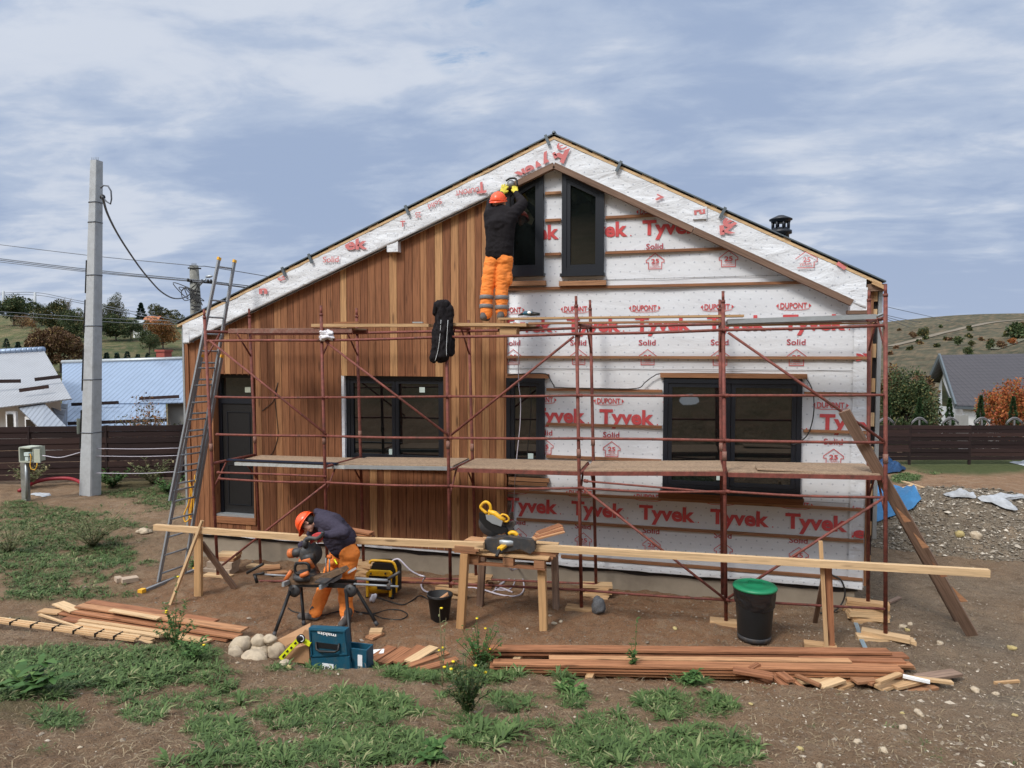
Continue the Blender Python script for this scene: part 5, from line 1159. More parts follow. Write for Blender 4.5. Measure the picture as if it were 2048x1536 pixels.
# rag on the rail, jacket over the post, drill on the boards
def lumpmesh(name, c, rad, mat, label, cat, amp=.4, seed=0, n=28, m=18):
    mb = MB(); mb.ell(c, rad, None, n, m, 0, amp, seed); return mb.obj(name, M[mat], label=label, cat=cat)
lumpmesh('rag', F(652, 671, YFr-.05), (.13, .07, .065), 'cloth', 'crumpled white rag stuffed on the rail by the second post', 'rag', .7, 3)
def blobmesh(name, prims, mats, voxel=.012, smooth=6, disp=None, parent=None, off=(0, 0, 0), matfn=None, **tags):
    bm = bmesh.new()
    for pr_ in prims:
        if pr_[0] == 'e':
            _, c, r, rot = pr_; t = bmesh.ops.create_icosphere(bm, subdivisions=3, radius=1.0); Mx = Matrix.Translation(c)@(rot.to_4x4() if rot else Matrix.Identity(4))@Matrix.Diagonal((*r, 1))
            bmesh.ops.transform(bm, matrix=Mx, verts=t['verts'])
        else:
            _, a, b_, r1, r2 = pr_; a, b_ = Vector(a), Vector(b_); d = b_-a; L = d.length; q = Vector((0, 0, 1)).rotation_difference(d); N = 14; rings = []
            prof = [(r1*math.sin(t), -r1*math.cos(t)) for t in (0.02, .5, 1.0, 1.5)]+[(r2*math.cos(t), L+r2*math.sin(t)) for t in (.07, .57, 1.07, 1.55)]
            for r, z in prof: rings.append([bm.verts.new(a+q@Vector((r*math.cos(2*math.pi*k/N), r*math.sin(2*math.pi*k/N), z))) for k in range(N)])
            for i in range(len(rings)-1):
                for k in range(N): bm.faces.new([rings[i][k], rings[i][(k+1) % N], rings[i+1][(k+1) % N], rings[i+1][k]])
            bm.faces.new(rings[0][::-1]); bm.faces.new(rings[-1])
    me = bpy.data.meshes.new('tmp'); bm.to_mesh(me); bm.free(); ob = bpy.data.objects.new('tmp', me); COL.objects.link(ob)
    r = ob.modifiers.new('r', 'REMESH'); r.mode = 'VOXEL'; r.voxel_size = voxel; r.use_smooth_shade = True
    s = ob.modifiers.new('s', 'SMOOTH'); s.iterations = smooth; s.factor = .5
    dg = bpy.context.evaluated_depsgraph_get(); dg.update(); m2 = bpy.data.meshes.new_from_object(ob.evaluated_get(dg))
    COL.objects.unlink(ob); bpy.data.objects.remove(ob); bpy.data.meshes.remove(me)
    n = len(m2.vertices); co = np.empty(n*3, 'f'); m2.vertices.foreach_get('co', co); co = co.reshape(-1, 3); no = np.empty(n*3, 'f'); m2.vertices.foreach_get('normal', no); no = no.reshape(-1, 3)
    if disp:
        amp, fq = disp
        dv = np.array([amp*(mnoise.noise(Vector(c)*Vector(fq)[0] if False else Vector((c[0]*fq[0], c[1]*fq[1], c[2]*fq[2])))*1.0+.7*(1-2*abs(mnoise.noise(Vector((c[0]*fq[0]*1.9+4, c[1]*fq[1]*1.9, c[2]*fq[2]*2.1)))))) for c in co]); co = co+no*dv[:, None]
    loc = co.copy(); co = co-np.array(off, 'f'); m2.vertices.foreach_set('co', co.ravel())
    a = m2.attributes.new('loc', 'FLOAT_VECTOR', 'POINT'); a.data.foreach_set('vector', loc.ravel())
    m2.materials.clear()
    for mt in (mats if isinstance(mats, (list, tuple)) else [mats]): m2.materials.append(mt)
    if matfn:
        for p_ in m2.polygons: c = Vector(p_.center)+Vector(off); p_.material_index = matfn(c)
    for p_ in m2.polygons: p_.use_smooth = True
    m2.name = name; m2.update(); return link(name, m2, parent, off, **tags)
J = lambda u, v, dy=0: F(u, v, YFr-.03+dy)
jk = blobmesh('jacket', [('c', J(887, 612), J(888, 660), .065, .10), ('c', J(889, 655), J(884, 712), .10, .095), ('c', J(880, 630, .05), J(868, 716), .06, .06), ('c', J(898, 620), J(901, 705, .03), .05, .055), ('e', J(884, 610), (.11, .08, .07), None), ('c', J(873, 625, .06), J(880, 612), .04, .07)], M['sweat'], .014, 3, (.030, (11, 11, 4)), None, tuple(J(884, 725)), label='black hooded jacket hanging over the third scaffold post', cat='jacket')
mb = MB()
for pts in (((882, 640), (880, 670), (876, 700), (870, 722)), ((896, 640), (893, 690), (893, 712))): mb.tube(smooth_pts([F(u, v, YFr-.145) for u, v in pts], 4), .003, 5)
mb.obj('piping', M['white'], jk)
dq = F(1062, 633, YFr+.12); dr = thing('cordless_drill', dq, 'blue and black cordless tool lying on the upper board by the feet of the man', 'power tool')
MB().ell(dq+Vector((-.04, 0, .045)), (.09, .04, .035), None, 14, 10, 0, .2, 2).obj('body', M['teal'], dr); MB().tube([dq+Vector((.0, 0, .04)), dq+Vector((.13, 0, .03))], [.035, .02], 10).obj('handle', M['black'], dr); MB().tube([dq+Vector((-.12, 0, .04)), dq+Vector((-.19, 0, .02))], [.022, .008], 8).obj('chuck', M['black'], dr); MB().ell(dq+Vector((-.02, -.03, .055)), (.03, .015, .02)).obj('label_patch', M['white'], dr)
# ------------------------------------------------------------------ packing under the scaffold feet
def blk(label, c, dx, dy, dz, ang=0, mat='pine', lift=0.0, name='wood_block', cat='wood block', group='timber packing under the scaffold feet'):
    z = max(G0(c.x, c.y), -9)+lift; d = Vector((math.cos(ang), math.sin(ang), 0))*dx/2
    return MB().beam(Vector((c.x, c.y, z+dz/2))-d, Vector((c.x, c.y, z+dz/2))+d, dy, dz, (0, 0, 1), 0, random.random()).obj(name, M[mat], label=label, cat=cat, group=group)
fb = [f[1] for f in fr]; bb = [b[1] for b in bk_]
def pack(label, p, n=2, dx=.42, dy=.16, dz=.045, ang=.1):
    z = G0(p.x, p.y)-.01; H = max(p.z-z, .05); k = max(1, round(H/dz))
    o = MB()
    for i in range(k): a = ang+random.uniform(-.25, .25); d = Vector((math.cos(a), math.sin(a), 0))*dx*random.uniform(.4, .55); c = Vector((p.x, p.y, z+(i+.5)*H/k)); o.beam(c-d, c+d, dy*random.uniform(.9, 1.2), H/k*.96, (0, 0, 1), 0, random.random())
    return o.obj('wood_packing', M['pine'], label=label, cat='wood block', group='timber packing under the scaffold feet')
for i, w in enumerate(('leftmost', 'second', 'third', 'middle', 'fifth', 'rightmost')):
    pack('wooden packing under the %s front scaffold post' % w, fb[i], dx=.45 if i < 5 else .62, ang=-.05)
    if i != 4: pack('wooden packing under the %s rear scaffold post' % w, bb[i], dx=.5, ang=.05)
pk = Zp(1730, 1212, -.05)
for k in range(4): board('short block in the loose stack under the rear right post, %s' % ('lowest', 'second', 'third', 'top')[k], Vector((pk.x-.22, pk.y+.25-.05*k, G0(pk.x, pk.y)+.03+.05*k)), Vector((pk.x+.12, pk.y+.05+.02*k, G0(pk.x, pk.y)+.03+.05*k)), .2, .045, 'pine', 'wood_block', 'wood block')
pk = Zp(425, 1140, -.15)
for k, (w, d_, h, mt) in enumerate(((.5, .3, .1, 'blocks'), (.46, .28, .1, 'blocks'), (.4, .26, .05, 'batten'), (.36, .2, .05, 'pine'))):
    z = G0(pk.x, pk.y)+(0, .105, .21, .262)[k]; c = Vector((pk.x+.02*k+.15, pk.y+.05*k, z+h/2)); board('piece in the block stack at the left foot of the scaffold, %s' % ('lowest', 'second', 'third', 'topmost')[k], c-Vector((w/2, 0, 0)), c+Vector((w/2, .05, 0)), d_, h, mt, 'stacked_block', 'block')
for (u0, v0, u1, v1, w, lab) in ((800, 1163, 905, 1172, .2, 'flat plank lying at the foot of the plinth behind the bucket'), (930, 1172, 985, 1175, .2, 'short plank at the plinth behind the pallet bench'), (520, 1140, 560, 1137, .18, 'small plank piece by the plinth right of the stacked blocks'), (538, 1152, 575, 1148, .16, 'second small plank piece by the plinth in front of the first')):
    a, b_ = ground_pt(u0, v0, .03), ground_pt(u1, v1, .03); board(lab, a, b_, w, .035, 'redplank')
# ------------------------------------------------------------------ extension ladder
la, lb = Zp(316, 1170, -.14), Zp(368, 1151, -.14)
ta, tb = F(438, 518, 10.05), F(469, 523, 10.36); ma, mb_ = F(403, 712, 9.90), F(443, 713, 10.24)
lad = thing('extension_ladder', la, 'aluminium extension ladder leaning against the left end of the scaffold', 'ladder')
dn = Vector((0, .05, 0))
def rail(a, b_, w, nm='rail'): return MB().beam(a, b_, w, .028, (1, .15, 0.1)).obj(nm, M['alu'], lad)
rail(la, ma, .075); rail(lb, mb_, .075)
ua, ub = la+(ma-la)*.36, lb+(mb_-lb)*.36; of = Vector((-.02, -.07, 0))
rail(ua+of, ta, .068); rail(ub+of, tb, .068)
for i in range(13):
    q = (i+.6)/13; MB().tube([la+(ma-la)*q, lb+(mb_-lb)*q], .016, 8).obj('rung', M['alu'], lad)
for i in range(14):
    q = (i+.55)/14; MB().tube([ua+of+(ta-ua-of)*q, ub+of+(tb-ub-of)*q], .015, 8).obj('rung', M['alu'], lad)
for p_, q in ((ta, ua), (tb, ub), (ma, la), (mb_, lb)):
    d = (p_-q).normalized(); MB().beam(p_-d*.02, p_+d*.03, .08, .035, (1, .15, .1)).obj('end_cap', M['ropeyel'], lad)
fa, fb_ = Zp(283, 1188, -.12), Zp(392, 1143, -.16); MB().beam(fa+Vector((0, 0, .03)), fb_+Vector((0, 0, .03)), .05, .05).obj('foot_bar', M['alu'], lad)
for p_ in (fa, fb_): MB().beam(p_+Vector((-.03, 0, .03)), p_+Vector((.05, 0, .03)), .09, .10).obj('rubber_foot', M['ropeyel'], lad)
MB().tube(smooth_pts([F(u, v, 9.75) for u, v in ((378, 960), (384, 985), (383, 1015), (378, 1038), (370, 1043), (368, 1030), (376, 1010), (381, 985), (378, 960))], 4), .012, 5).obj('strap', M['ropeyel'], lad)
MB().tube(smooth_pts([F(u, v, 9.75) for u, v in ((390, 950), (386, 990), (378, 1030), (386, 1035), (388, 1000), (391, 960))], 4), .011, 5).obj('strap', M['ropeyel'], lad)
# ================================================================== BENCH, STANDS AND LONG BEAMS
b1, b2 = ground_pt(921, 1256), ground_pt(1088, 1260); t1, t2 = F(930, 1106, b1.y), F(1083, 1117, b2.y)
bench = thing('pallet_bench', ((b1.x+b2.x)/2, b1.y+.3, 0), 'pallet bench on four timber posts carrying the yellow saw', 'work bench')
for (p_, q) in ((b1, t1), (b2, t2)): MB().beam(p_-Vector((0, 0, .05)), q, .10, .10, (0, 1, 0)).obj('leg', M['postwood'], bench)
dY = .78
for (p_, q) in ((b1, t1), (b2, t2)): MB().beam(p_+Vector((0.02, dY, -.15)), q+Vector((0.02, dY, -.04)), .09, .09, (0, 1, 0)).obj('leg', M['brown'], bench)
zt = (t1.z+t2.z)/2; x0, x1 = t1.x+.10, t2.x+.06; y0 = b1.y+.05
pal = thing('pallet', (x0, y0, zt-.16), 'wooden pallet forming the top of the bench', 'pallet'); 
mb = MB()
for k in range(5): y = y0+.06+k*.165; mb.beam((x0-.1, y, zt+.012), (x1+.06, y, zt+.012), .12, .022, (0, 0, 1), 0, random.random())
mb.obj('top_boards', M['pine'], pal)
for x in (x0+.0, (x0+x1)/2, x1-.06):
    for y in (y0+.05, y0+.4, y0+.72): MB().box((x-.07, y-.05, zt-.11), (x+.07, y+.05, zt-.012), 0, .6).obj('spacer_block', M['batten'], pal)
for y in (y0+.05, y0+.4, y0+.72): MB().beam((x0-.07, y, zt-.125), (x1+.02, y, zt-.125), .10, .022).obj('bottom_board', M['batten'], pal)
for k, (c, s) in enumerate(((t1, 1), (t2, -1))):
    for j in range(3): board('small packing block under the %s beam end, %s' % (('left', 'right')[k], ('lowest', 'middle', 'top')[j]), c+Vector((-.02-.12, .02, .02+.03*j)), c+Vector((.16+.03*j, .02+.02*j, .02+.03*j)), .11, .028, 'batten', 'wood_block', 'wood block')
yb = b1.y+.03
board('long pale beam running left from the bench toward the ladder', F(310, 1054, yb+.05), F(602, 1075, yb), .07, .085, 'pine', 'beam', 'beam', rnd=.8)
board('second length of the left beam passing behind the crouching man to the bench', F(602, 1076, yb), F(968, 1091, yb), .07, .085, 'pine', 'beam', 'beam', rnd=.7)
board('long pale beam running right from the bench past the bin', F(1070, 1095, b2.y), F(1978, 1146, b2.y+.25), .07, .085, 'pine', 'beam', 'beam', rnd=.95)
# left stand
s0 = ground_pt(397, 1192); st1 = F(397, 1066, s0.y)
ls = thing('timber_stand', s0, 'left timber stand with slanted props holding the end of the long beam', 'stand')
MB().beam(s0-Vector((0, 0, .05)), st1, .12, .05, (0, 1, 0)).obj('post', M['postwood'], ls)
MB().beam(F(402, 1085, s0.y+.06), ground_pt(470, 1177), .09, .035, (0, 1, 0)).obj('brace', M['brown'], ls)
MB().beam(F(405, 1041, s0.y-.10), ground_pt(341, 1210), .035, .045, (0, 1, 0)).obj('brace', M['pine'], ls)
# right stand
s0 = ground_pt(1658, 1298); ytop = b2.y+.2
rs = thing('timber_stand', s0, 'right timber stand of crossed slats near the bin', 'stand')
MB().beam(ground_pt(1662, 1298), F(1656, 1132, s0.y+.02), .085, .03, (0, 1, 0)).obj('post', M['redplank'], rs)
MB().beam(ground_pt(1653, 1300), F(1641, 1082, s0.y-.06), .045, .03, (0, 1, 0)).obj('slat', M['pine'], rs)
MB().beam(Zp(1630, 1245, -.02), F(1652, 1130, s0.y+.06), .06, .025, (0, 1, 0)).obj('slat', M['brown'], rs)
board('flat pale board under the foot of the right stand', ground_pt(1608, 1293, .03), ground_pt(1673, 1299, .03), .14, .045, 'pine')
# stacked short boards on the beams
for k in range(4):
    c = F(1100, 1072-k*4, yb+.22+.05*k); board('short stained board in the small pile right of the yellow saw, %s' % ('lowest', 'second', 'third', 'top')[k], c+Vector((-.20+.02*k, -.12, -.02)), c+Vector((.16-.01*k, .10, .05)), .12, .022, 'redplank')
for k in range(3):
    c = F(722, 1072-k*5, yb+.1); board('short stained board lying on the left beam behind the crouching man, %s' % ('lowest', 'middle', 'top')[k], c+Vector((-.20, -.06+.05*k, .0)), c+Vector((.18, .05-.04*k, -.01)), .13, .022, 'redplank')
board('thin stained board on the left end of the bench', F(935, 1078, yb+.25), F(975, 1082, yb+.2), .22, .02, 'redplank')
# ------------------------------------------------------------------ yellow mitre saw
S = lambda u, v, dy=0: F(u, v, b1.y+.22+dy)
saw = thing('mitre_saw', S(1012, 1100), 'yellow and grey mitre saw with its head raised on the bench', 'mitre saw')
mb = MB(); pl = [(969, 1080), (1016, 1074), (1069, 1081), (1070, 1100), (1060, 1108), (1040, 1098), (1012, 1104), (990, 1108), (969, 1097)]
P = [S(u, v, -.14) for u, v in pl]; mb.prism([(p.x, p.z) for p in P], P[0].y, P[0].y+.10); mb.obj('base', M['darkgrey'], saw)
a, c = S(973, 1079, -.05), S(1068, 1077, -.05)
MB().box((a.x, a.y, a.z-.02), (c.x, a.y+.16, a.z+.03)).obj('table', M['alu'], saw)
for (u0, u1) in ((973, 1008), (1028, 1068)): a, c = S(u0, 1087, .02), S(u1, 1087, .02); MB().box((a.x, a.y, a.z), (c.x, a.y+.03, a.z+.085)).obj('guide_fence', M['alu'], saw)
MB().lathe(S(1018, 1081, 0), [(.17, -.03), (.17, .035), (.15, .045), (.02, .045)], 24).obj('turntable', M['galv'], saw)
MB().beam(S(1020, 1083, -.02), S(999, 1098, -.26), .075, .03).obj('kerf_plate', M['yellow'], saw)
MB().beam(S(999, 1100, -.27), S(993, 1113, -.36), .035, .035).obj('lock_handle', M['black'], saw)
q = (S(1060, 1050)-S(965, 1015)).normalized(); ax = Vector((.35, -1, .25)).normalized()
MB().lathe(S(983, 1046, .0), [(.02, -.012), (.175, -.008), (.175, .008), (.02, .012)], 28, 0, (.12, -1, .12)).obj('blade', M['darkgrey'], saw)
P = [S(u, v, -.03) for u, v in ((958, 1026), (969, 1028), (990, 1043), (1012, 1058), (1014, 1062), (1003, 1069), (985, 1064), (970, 1055), (959, 1040))]
MB().prism([(p.x, p.z) for p in P], P[0].y, P[0].y+.07).obj('blade_guard', M['black'], saw)
P = [S(u, v, -.03) for u, v in ((972, 1029), (988, 1030), (1006, 1042), (1003, 1052), (985, 1046), (974, 1038))]
MB().prism([(p.x, p.z) for p in P], P[0].y-.025, P[0].y+.01).obj('guard_plate', M['galv'], saw)
mb = MB(); mb.tube(smooth_pts([S(u, v, -.02) for u, v in ((974, 1027), (962, 1016), (964, 1009), (972, 1004), (980, 1010), (981, 1022), (978, 1030))], 4), .021, 8); mb.tube([S(977, 1022, -.02), S(990, 1027, -.02), S(1000, 1036, -.02), S(1010, 1040, -.02)], [.03, .034, .036, .024], 10)
mb.tube(smooth_pts([S(u, v, -.02) for u, v in ((1000, 1036), (1004, 1029), (1013, 1031), (1018, 1038), (1014, 1043), (1006, 1042))], 3), .014, 7); mb.obj('motor_housing', M['yellow'], saw)
P = [S(u, v, .04) for u, v in ((1003, 1044), (1016, 1046), (1026, 1043), (1030, 1050), (1024, 1058), (1030, 1072), (1022, 1079), (1014, 1072), (1008, 1062))]
MB().prism([(p.x, p.z) for p in P], P[0].y, P[0].y+.09).tube([S(1015, 1040, .02), S(1024, 1050, .1)], .02, 6).obj('pivot_arm', M['darkgrey'], saw)
MB().tube(smooth_pts([S(u, v, .0) for u, v in ((1018, 1068), (1023, 1065), (1030, 1066), (1035, 1071))], 3), .028, 10).obj('bevel_handle', M['yellow'], saw)
MB().tube(smooth_pts([S(1018, 1032, .15), S(1023, 1015, .3), S(1024, 1000, .5)], 4), .006, 5).obj('lead', M['cable'], saw)
# ------------------------------------------------------------------ saw stand with the brown and orange saw
YS = ground_pt(620, 1242).y-.15
T = lambda u, v, dy=0: F(u, v, YS+dy)
std = thing('saw_stand', T(650, 1170), 'folding black mitre saw stand with splayed tube legs', 'saw stand')
MB().beam(T(570, 1168, -.08), T(710, 1172, -.08), .05, .05).obj('main_beam', M['black'], std)
MB().beam(T(575, 1158, .15), T(712, 1164, .15), .05, .05).obj('main_beam', M['black'], std)
MB().tube([T(708, 1168, -.08), T(797, 1173, -.05)], .014, 8).obj('extension_bar', M['alu'], std)
MB().tube([T(712, 1157, .15), T(776, 1161, .15)], .02, 8).obj('extension_bar', M['alu'], std)
MB().tube([T(515, 1148, .12), T(578, 1152, .1)], .014, 8).obj('extension_bar', M['alu'], std)
MB().tube([T(494, 1146, .1), T(526, 1128, .1)], .02, 8).tube([T(510, 1150, .1), T(514, 1166, .1)], .022, 8).tube([T(507, 1150, .1), T(528, 1146, .1)], .018, 6).obj('roller', M['black'], std)
MB().tube([T(776, 1158, .1), T(800, 1144, .1)], .02, 8).tube([T(779, 1160, .1), T(782, 1178, .1)], .018, 8).box(tuple(T(773, 1178, -.07)), tuple(T(783, 1168, -.03)+Vector((0, .03, 0)))).obj('roller', M['darkgrey'], std)
for (u0, v0, u1, v1, dy, dz) in ((580, 1182, 547, 1274, -.1, 0), (602, 1172, 608, 1252, .2, 0), (692, 1180, 702, 1304, -.1, 0), (712, 1178, 755, 1262, .2, .07)):
    e = ground_pt(u1, v1, dz); lg = MB().tube([T(u0, v0, dy), e], .022, 10).obj('leg', M['black'], std); d = (e-T(u0, v0, dy)).normalized(); MB().tube([e-d*.06, e], .026, 8).obj('rubber_foot', M['darkgrey'], lg)
for u in (589, 701): MB().lathe(T(u, 1181, -.09), [(.085, -.02), (.085, .02), (.02, .025)], 18, 0, (0, -1, 0)).tube([T(u-3, 1176, -.12), T(u-3, 1176, -.125)], .012, 6).obj('hinge_plate', M['darkgrey'], std)
for a, c in (((566, 1166), (600, 1152)), ((640, 1172), (682, 1150))): 
    A, C = T(a[0], a[1]+3, -.26), T(c[0], c[1]+1, .22); MB().beam(A, C, .035, .055).obj('mount_bracket', M['galv'], std)
blk('pale wood block under the right foot of the saw stand', ground_pt(752, 1272), .16, .14, .07, .3, group='timber packing under the saw stand')
MB().beam(ground_pt(738, 1280, .02), ground_pt(762, 1270, .02), .13, .03, (0, 0, 1), 0, .7).obj('wood_block', M['redplank'], label='reddish offcut beneath the pale block at the saw stand', cat='wood block')
ms_ = thing('mitre_saw', T(610, 1160), 'dusty black and orange mitre saw being used by the crouching man', 'mitre saw')
P = [T(u, v, -.05) for u, v in ((570, 1161), (600, 1150), (640, 1152), (684, 1136), (690, 1143), (640, 1166), (600, 1166), (572, 1170))]
MB().prism([(p.x, p.z) for p in P], P[0].y-.06, P[0].y+.12).obj('base', M['sawbrown'], ms_)
MB().beam(T(640, 1166, -.24), T(684, 1138, .2), .17, .025).obj('table', M['darkgrey'], ms_)
MB().beam(T(632, 1156, .02), T(676, 1142, .18), .03, .06).obj('fence', M['brown'], ms_)
MB().lathe(T(612, 1148, 0), [(.17, -.05), (.17, .0), (.12, .03), (.02, .03)], 20).obj('turntable', M['darkgrey'], ms_)
mb = MB()
for a, c, r0, r1 in (((582, 1107), (606, 1103), .058, .062), ((606, 1116), (628, 1113), .055, .05)): mb.tube([T(*a, -.08), T(*c, -.05)], [r0, r1], 14)
mb.obj('motor_housing', M['darkgrey'], ms_)
MB().tube([T(579, 1107, -.08), T(588, 1106, -.08)], .063, 14).tube([T(600, 1122, -.1), T(618, 1120, -.1), T(626, 1135, -.06)], [.035, .04, .03], 10).obj('orange_housing', M['orangeplastic'], ms_); MB().tube([T(571, 1160, -.1), T(583, 1142, -.1)], .03, 8).obj('side_grip', M['orangeplastic'], ms_); MB().tube([T(602, 1152, -.18), T(616, 1146, -.18)], .03, 8).obj('lock_grip', M['orangeplastic'], ms_)
MB().lathe(T(622, 1108, -.02), [(.02, -.02), (.15, -.015), (.15, .015), (.02, .02)], 28, 0, (.75, -.66, .1)).obj('blade_guard', M['darkgrey'], ms_)
mb = MB(); mb.tube(smooth_pts([T(u, v, -.13) for u, v in ((592, 1127), (613, 1126), (618, 1135), (615, 1145), (594, 1147), (590, 1137), (592, 1127))], 3), .02, 8); mb.obj('dust_port_frame', M['black'], ms_)
mb = MB(); mb.tube(smooth_pts([T(u, v, -.1) for u, v in ((612, 1080), (620, 1076), (634, 1077), (644, 1070), (646, 1064))], 4), [.034]*5+[.026]*12, 8); mb.tube([T(612, 1080, -.08), T(610, 1094, -.06)], .04, 8); mb.obj('top_handle', M['darkgrey'], ms_)
mb = MB(); mb.tube([T(622, 1120, .1), T(636, 1148, .18)], .035, 8); mb.tube([T(616, 1100, .0), T(630, 1125, .12)], .045, 8); mb.obj('pivot_arm', M['brown'], ms_)
for u, v0, v1 in ((652, 1116, 1146), (659, 1118, 1144)): MB().tube([T(u, v0, .05), T(u, v1, .05)], .009, 6).obj('clamp_rod', M['alu'], ms_)
MB().tube([T(655, 1113, .05), T(663, 1114, .05)], .025, 10).obj('clamp_knob', M['orangeplastic'], ms_)
MB().tube([T(669, 1119, .05), T(674, 1128, .0)], .012, 6).obj('lever', M['lime'], ms_)
# ------------------------------------------------------------------ yellow compressor
c0 = ground_pt(760, 1198); YC_ = c0.y
K = lambda u, v, dy=0: F(u, v, YC_+dy)
cp_ = thing('air_compressor', c0, 'yellow and black portable air compressor standing behind the saw stand', 'compressor')
mb = MB(); a = K(735, 1172, .12); c = K(783, 1172, .12); mb.tube([a+Vector((.0, 0, 0)), a+Vector((.04, 0, 0)), c-Vector((.06, 0, 0)), c], [.06, .11, .11, .06], 18); mb.obj('tank', M['yellow'], cp_)
mb = MB(); 
for u in (735, 781): mb.beam(K(u, 1193, 0), K(u, 1147, 0), .035, .03, (0, 1, 0))
mb.obj('front_frame', M['yellow'], cp_)
P = [K(u, v, -.02) for u, v in ((733, 1145), (738, 1141), (778, 1143), (783, 1147), (782, 1153), (733, 1150))]; MB().prism([(p.x, p.z) for p in P], P[0].y-.01, P[0].y+.05).obj('control_panel', M['yellow'], cp_)
for u in (742, 771): MB().lathe(K(u, 1147, -.03), [(.014, -.005), (.014, .012), (.004, .012)], 10, 0, (0, -1, 0)).obj('gauge', M['black'], cp_)
P = [K(u, v, .04) for u, v in ((741, 1141), (745, 1127), (781, 1127), (790, 1140), (790, 1188), (784, 1190), (782, 1152), (778, 1143))]; MB().prism([(p.x, p.z) for p in P], P[0].y, P[0].y+.24).obj('shroud', M['black'], cp_)
P = [K(u, v, .02) for u, v in ((737, 1152), (780, 1155), (780, 1170), (737, 1168))]; MB().prism([(p.x, p.z) for p in P], P[0].y, P[0].y+.2).obj('motor', M['black'], cp_)
MB().tube(smooth_pts([K(u, v, .08) for u, v in ((740, 1127), (741, 1123), (748, 1121), (780, 1123), (788, 1127), (792, 1138), (793, 1160), (792, 1185))], 4), .02, 8).obj('handle', M['yellow'], cp_)
mb = MB(); q = K(755, 1178, -.02); mb.box((q.x, q.y-.012, q.z), (q.x+.22, q.y-.006, q.z+.045)); pn = mb.obj('name_plate', M['black'], cp_)
for u in (734, 784): MB().tube([K(u, 1190, .02), K(u, 1200, .02)], .026, 10).obj('foot', M['black'], cp_)
mb = MB(); mb.ell(K(746, 1196, -.15), (.05, .04, .07), Matrix.Rotation(.5, 3, 'Y'), 12, 8, 0, .4, 3); mb.obj('plastic_wrap', M['cloth'], label='crumpled translucent plastic leaning on the compressor', cat='plastic bag')
def gcable(name, uv, r, mat, label, cat, lifts=None): return MB().tube(smooth_pts([ground_pt(u, v, r+(lifts[i] if lifts else 0)) for i, (u, v) in enumerate(uv)], 5), r, 6).obj(name, M[mat], label=label, cat=cat)
gcable('power_cable', [(752, 1196), (775, 1203), (805, 1211), (825, 1202), (840, 1193), (856, 1200)], .009, 'cable', 'black cable snaking from the compressor toward the bucket', 'cable')
gcable('power_cable', [(576, 1217), (590, 1226), (640, 1232), (672, 1225), (700, 1222), (740, 1230), (775, 1221), (800, 1222), (815, 1231), (800, 1240), (765, 1238), (740, 1228), (712, 1226)], .008, 'cable', 'black cable looping on the ground behind the saw stand', 'cable')
hz = [K(783, 1123, .1), K(790, 1119, .1), K(800, 1120, .1), K(820, 1140, .1), K(838, 1150, .15), K(850, 1154, .2), ground_pt(846, 1166, .04), ground_pt(843, 1178, .03), ground_pt(858, 1188, .02), ground_pt(900, 1182, .02), ground_pt(935, 1178, .02), ground_pt(960, 1181, .02), ground_pt(1000, 1192, .02), ground_pt(1030, 1195, .02), ground_pt(1046, 1186, .02), ground_pt(1047, 1168, .02), ground_pt(1038, 1152, .12), K(1024, 1140, .3), K(1019, 1132, .3)]
MB().tube(smooth_pts(hz, 5), .013, 7).obj('air_hose', M['hose'], label='pale lilac air hose from the compressor trailing under the bench', cat='hose')
gcable('air_hose', [(985, 1185), (1003, 1178), (1025, 1186), (1010, 1180), (998, 1172), (1024, 1158), (1029, 1166), (1018, 1181), (990, 1180), (1008, 1166), (1004, 1162)], .011, 'hose', 'tangled pale hose heap under the bench', 'hose')
# ------------------------------------------------------------------ bucket, bin, granite stone
p = ground_pt(880, 1240); o = thing('bucket', p, 'black plastic bucket with offcuts standing left of the bench post', 'bucket')
h = .36; mb = MB(); mb.lathe(p, [(.115, 0), (.125, .02), (.165, h-.03), (.178, h-.025), (.178, h), (.16, h), (.12, .05), (.01, .045)], 28); mb.obj('pail', M['black'], o)
MB().tube([p+Vector((.17*math.cos(t), .17*math.sin(t)*1.0-.01, h-.01-.10*math.sin(t*1.0) if False else h+.01)) for t in np.linspace(2.6, 6.0, 16)], .006, 5).obj('handle', M['darkgrey'], o)
board('reddish offcut sticking in the black bucket', p+Vector((-.05, 0, h-.12)), p+Vector((.10, .06, h-.01)), .09, .03, 'redplank', 'offcut', 'wood offcut')
p = ground_pt(1508, 1278); o = thing('rubbish_bin', p, 'dark round rubbish bin lined with a black bag under a green lid', 'bin'); h = .70
MB().lathe(p, [(.185, 0), (.20, .01), (.20, .07), (.205, .075), (.245, h-.06), (.25, h-.05), (.23, h-.05), (.02, h-.06)], 32).obj('barrel', M['bin'], o)
MB().lathe(p, [(.203, .012), (.206, .012), (.209, .068), (.206, .07)], 32).obj('dirty_base_ring', M['darkgrey'], o)
mb = MB(); n, m_ = 60, 16; V = []
for j in range(m_):
    for i in range(n):
        a = 2*math.pi*i/n; t = j/(m_-1); z = h-.02-.23*t*(1-.10*math.sin(a*2+1)); r = .262-.022*t+.016*mnoise.noise(Vector((math.cos(a)*4, math.sin(a)*4, t*3)))+.012*abs(mnoise.noise(Vector((math.cos(a)*9, math.sin(a)*9, t*5+3)))); V.append(p+Vector((r*math.cos(a), r*math.sin(a), z)))
mb.add(V, [(j*n+i, j*n+(i+1) % n, (j+1)*n+(i+1) % n, (j+1)*n+i) for j in range(m_-1) for i in range(n)], True); mb.obj('bin_bag', M['bag'], o)
ld = MB().lathe(p+Vector((0, 0, h-.035)), [(.27, 0), (.275, .02), (.262, .035), (.20, .05), (.19, .042), (.10, .055), (.02, .06)], 32).obj('lid', M['green'], o)
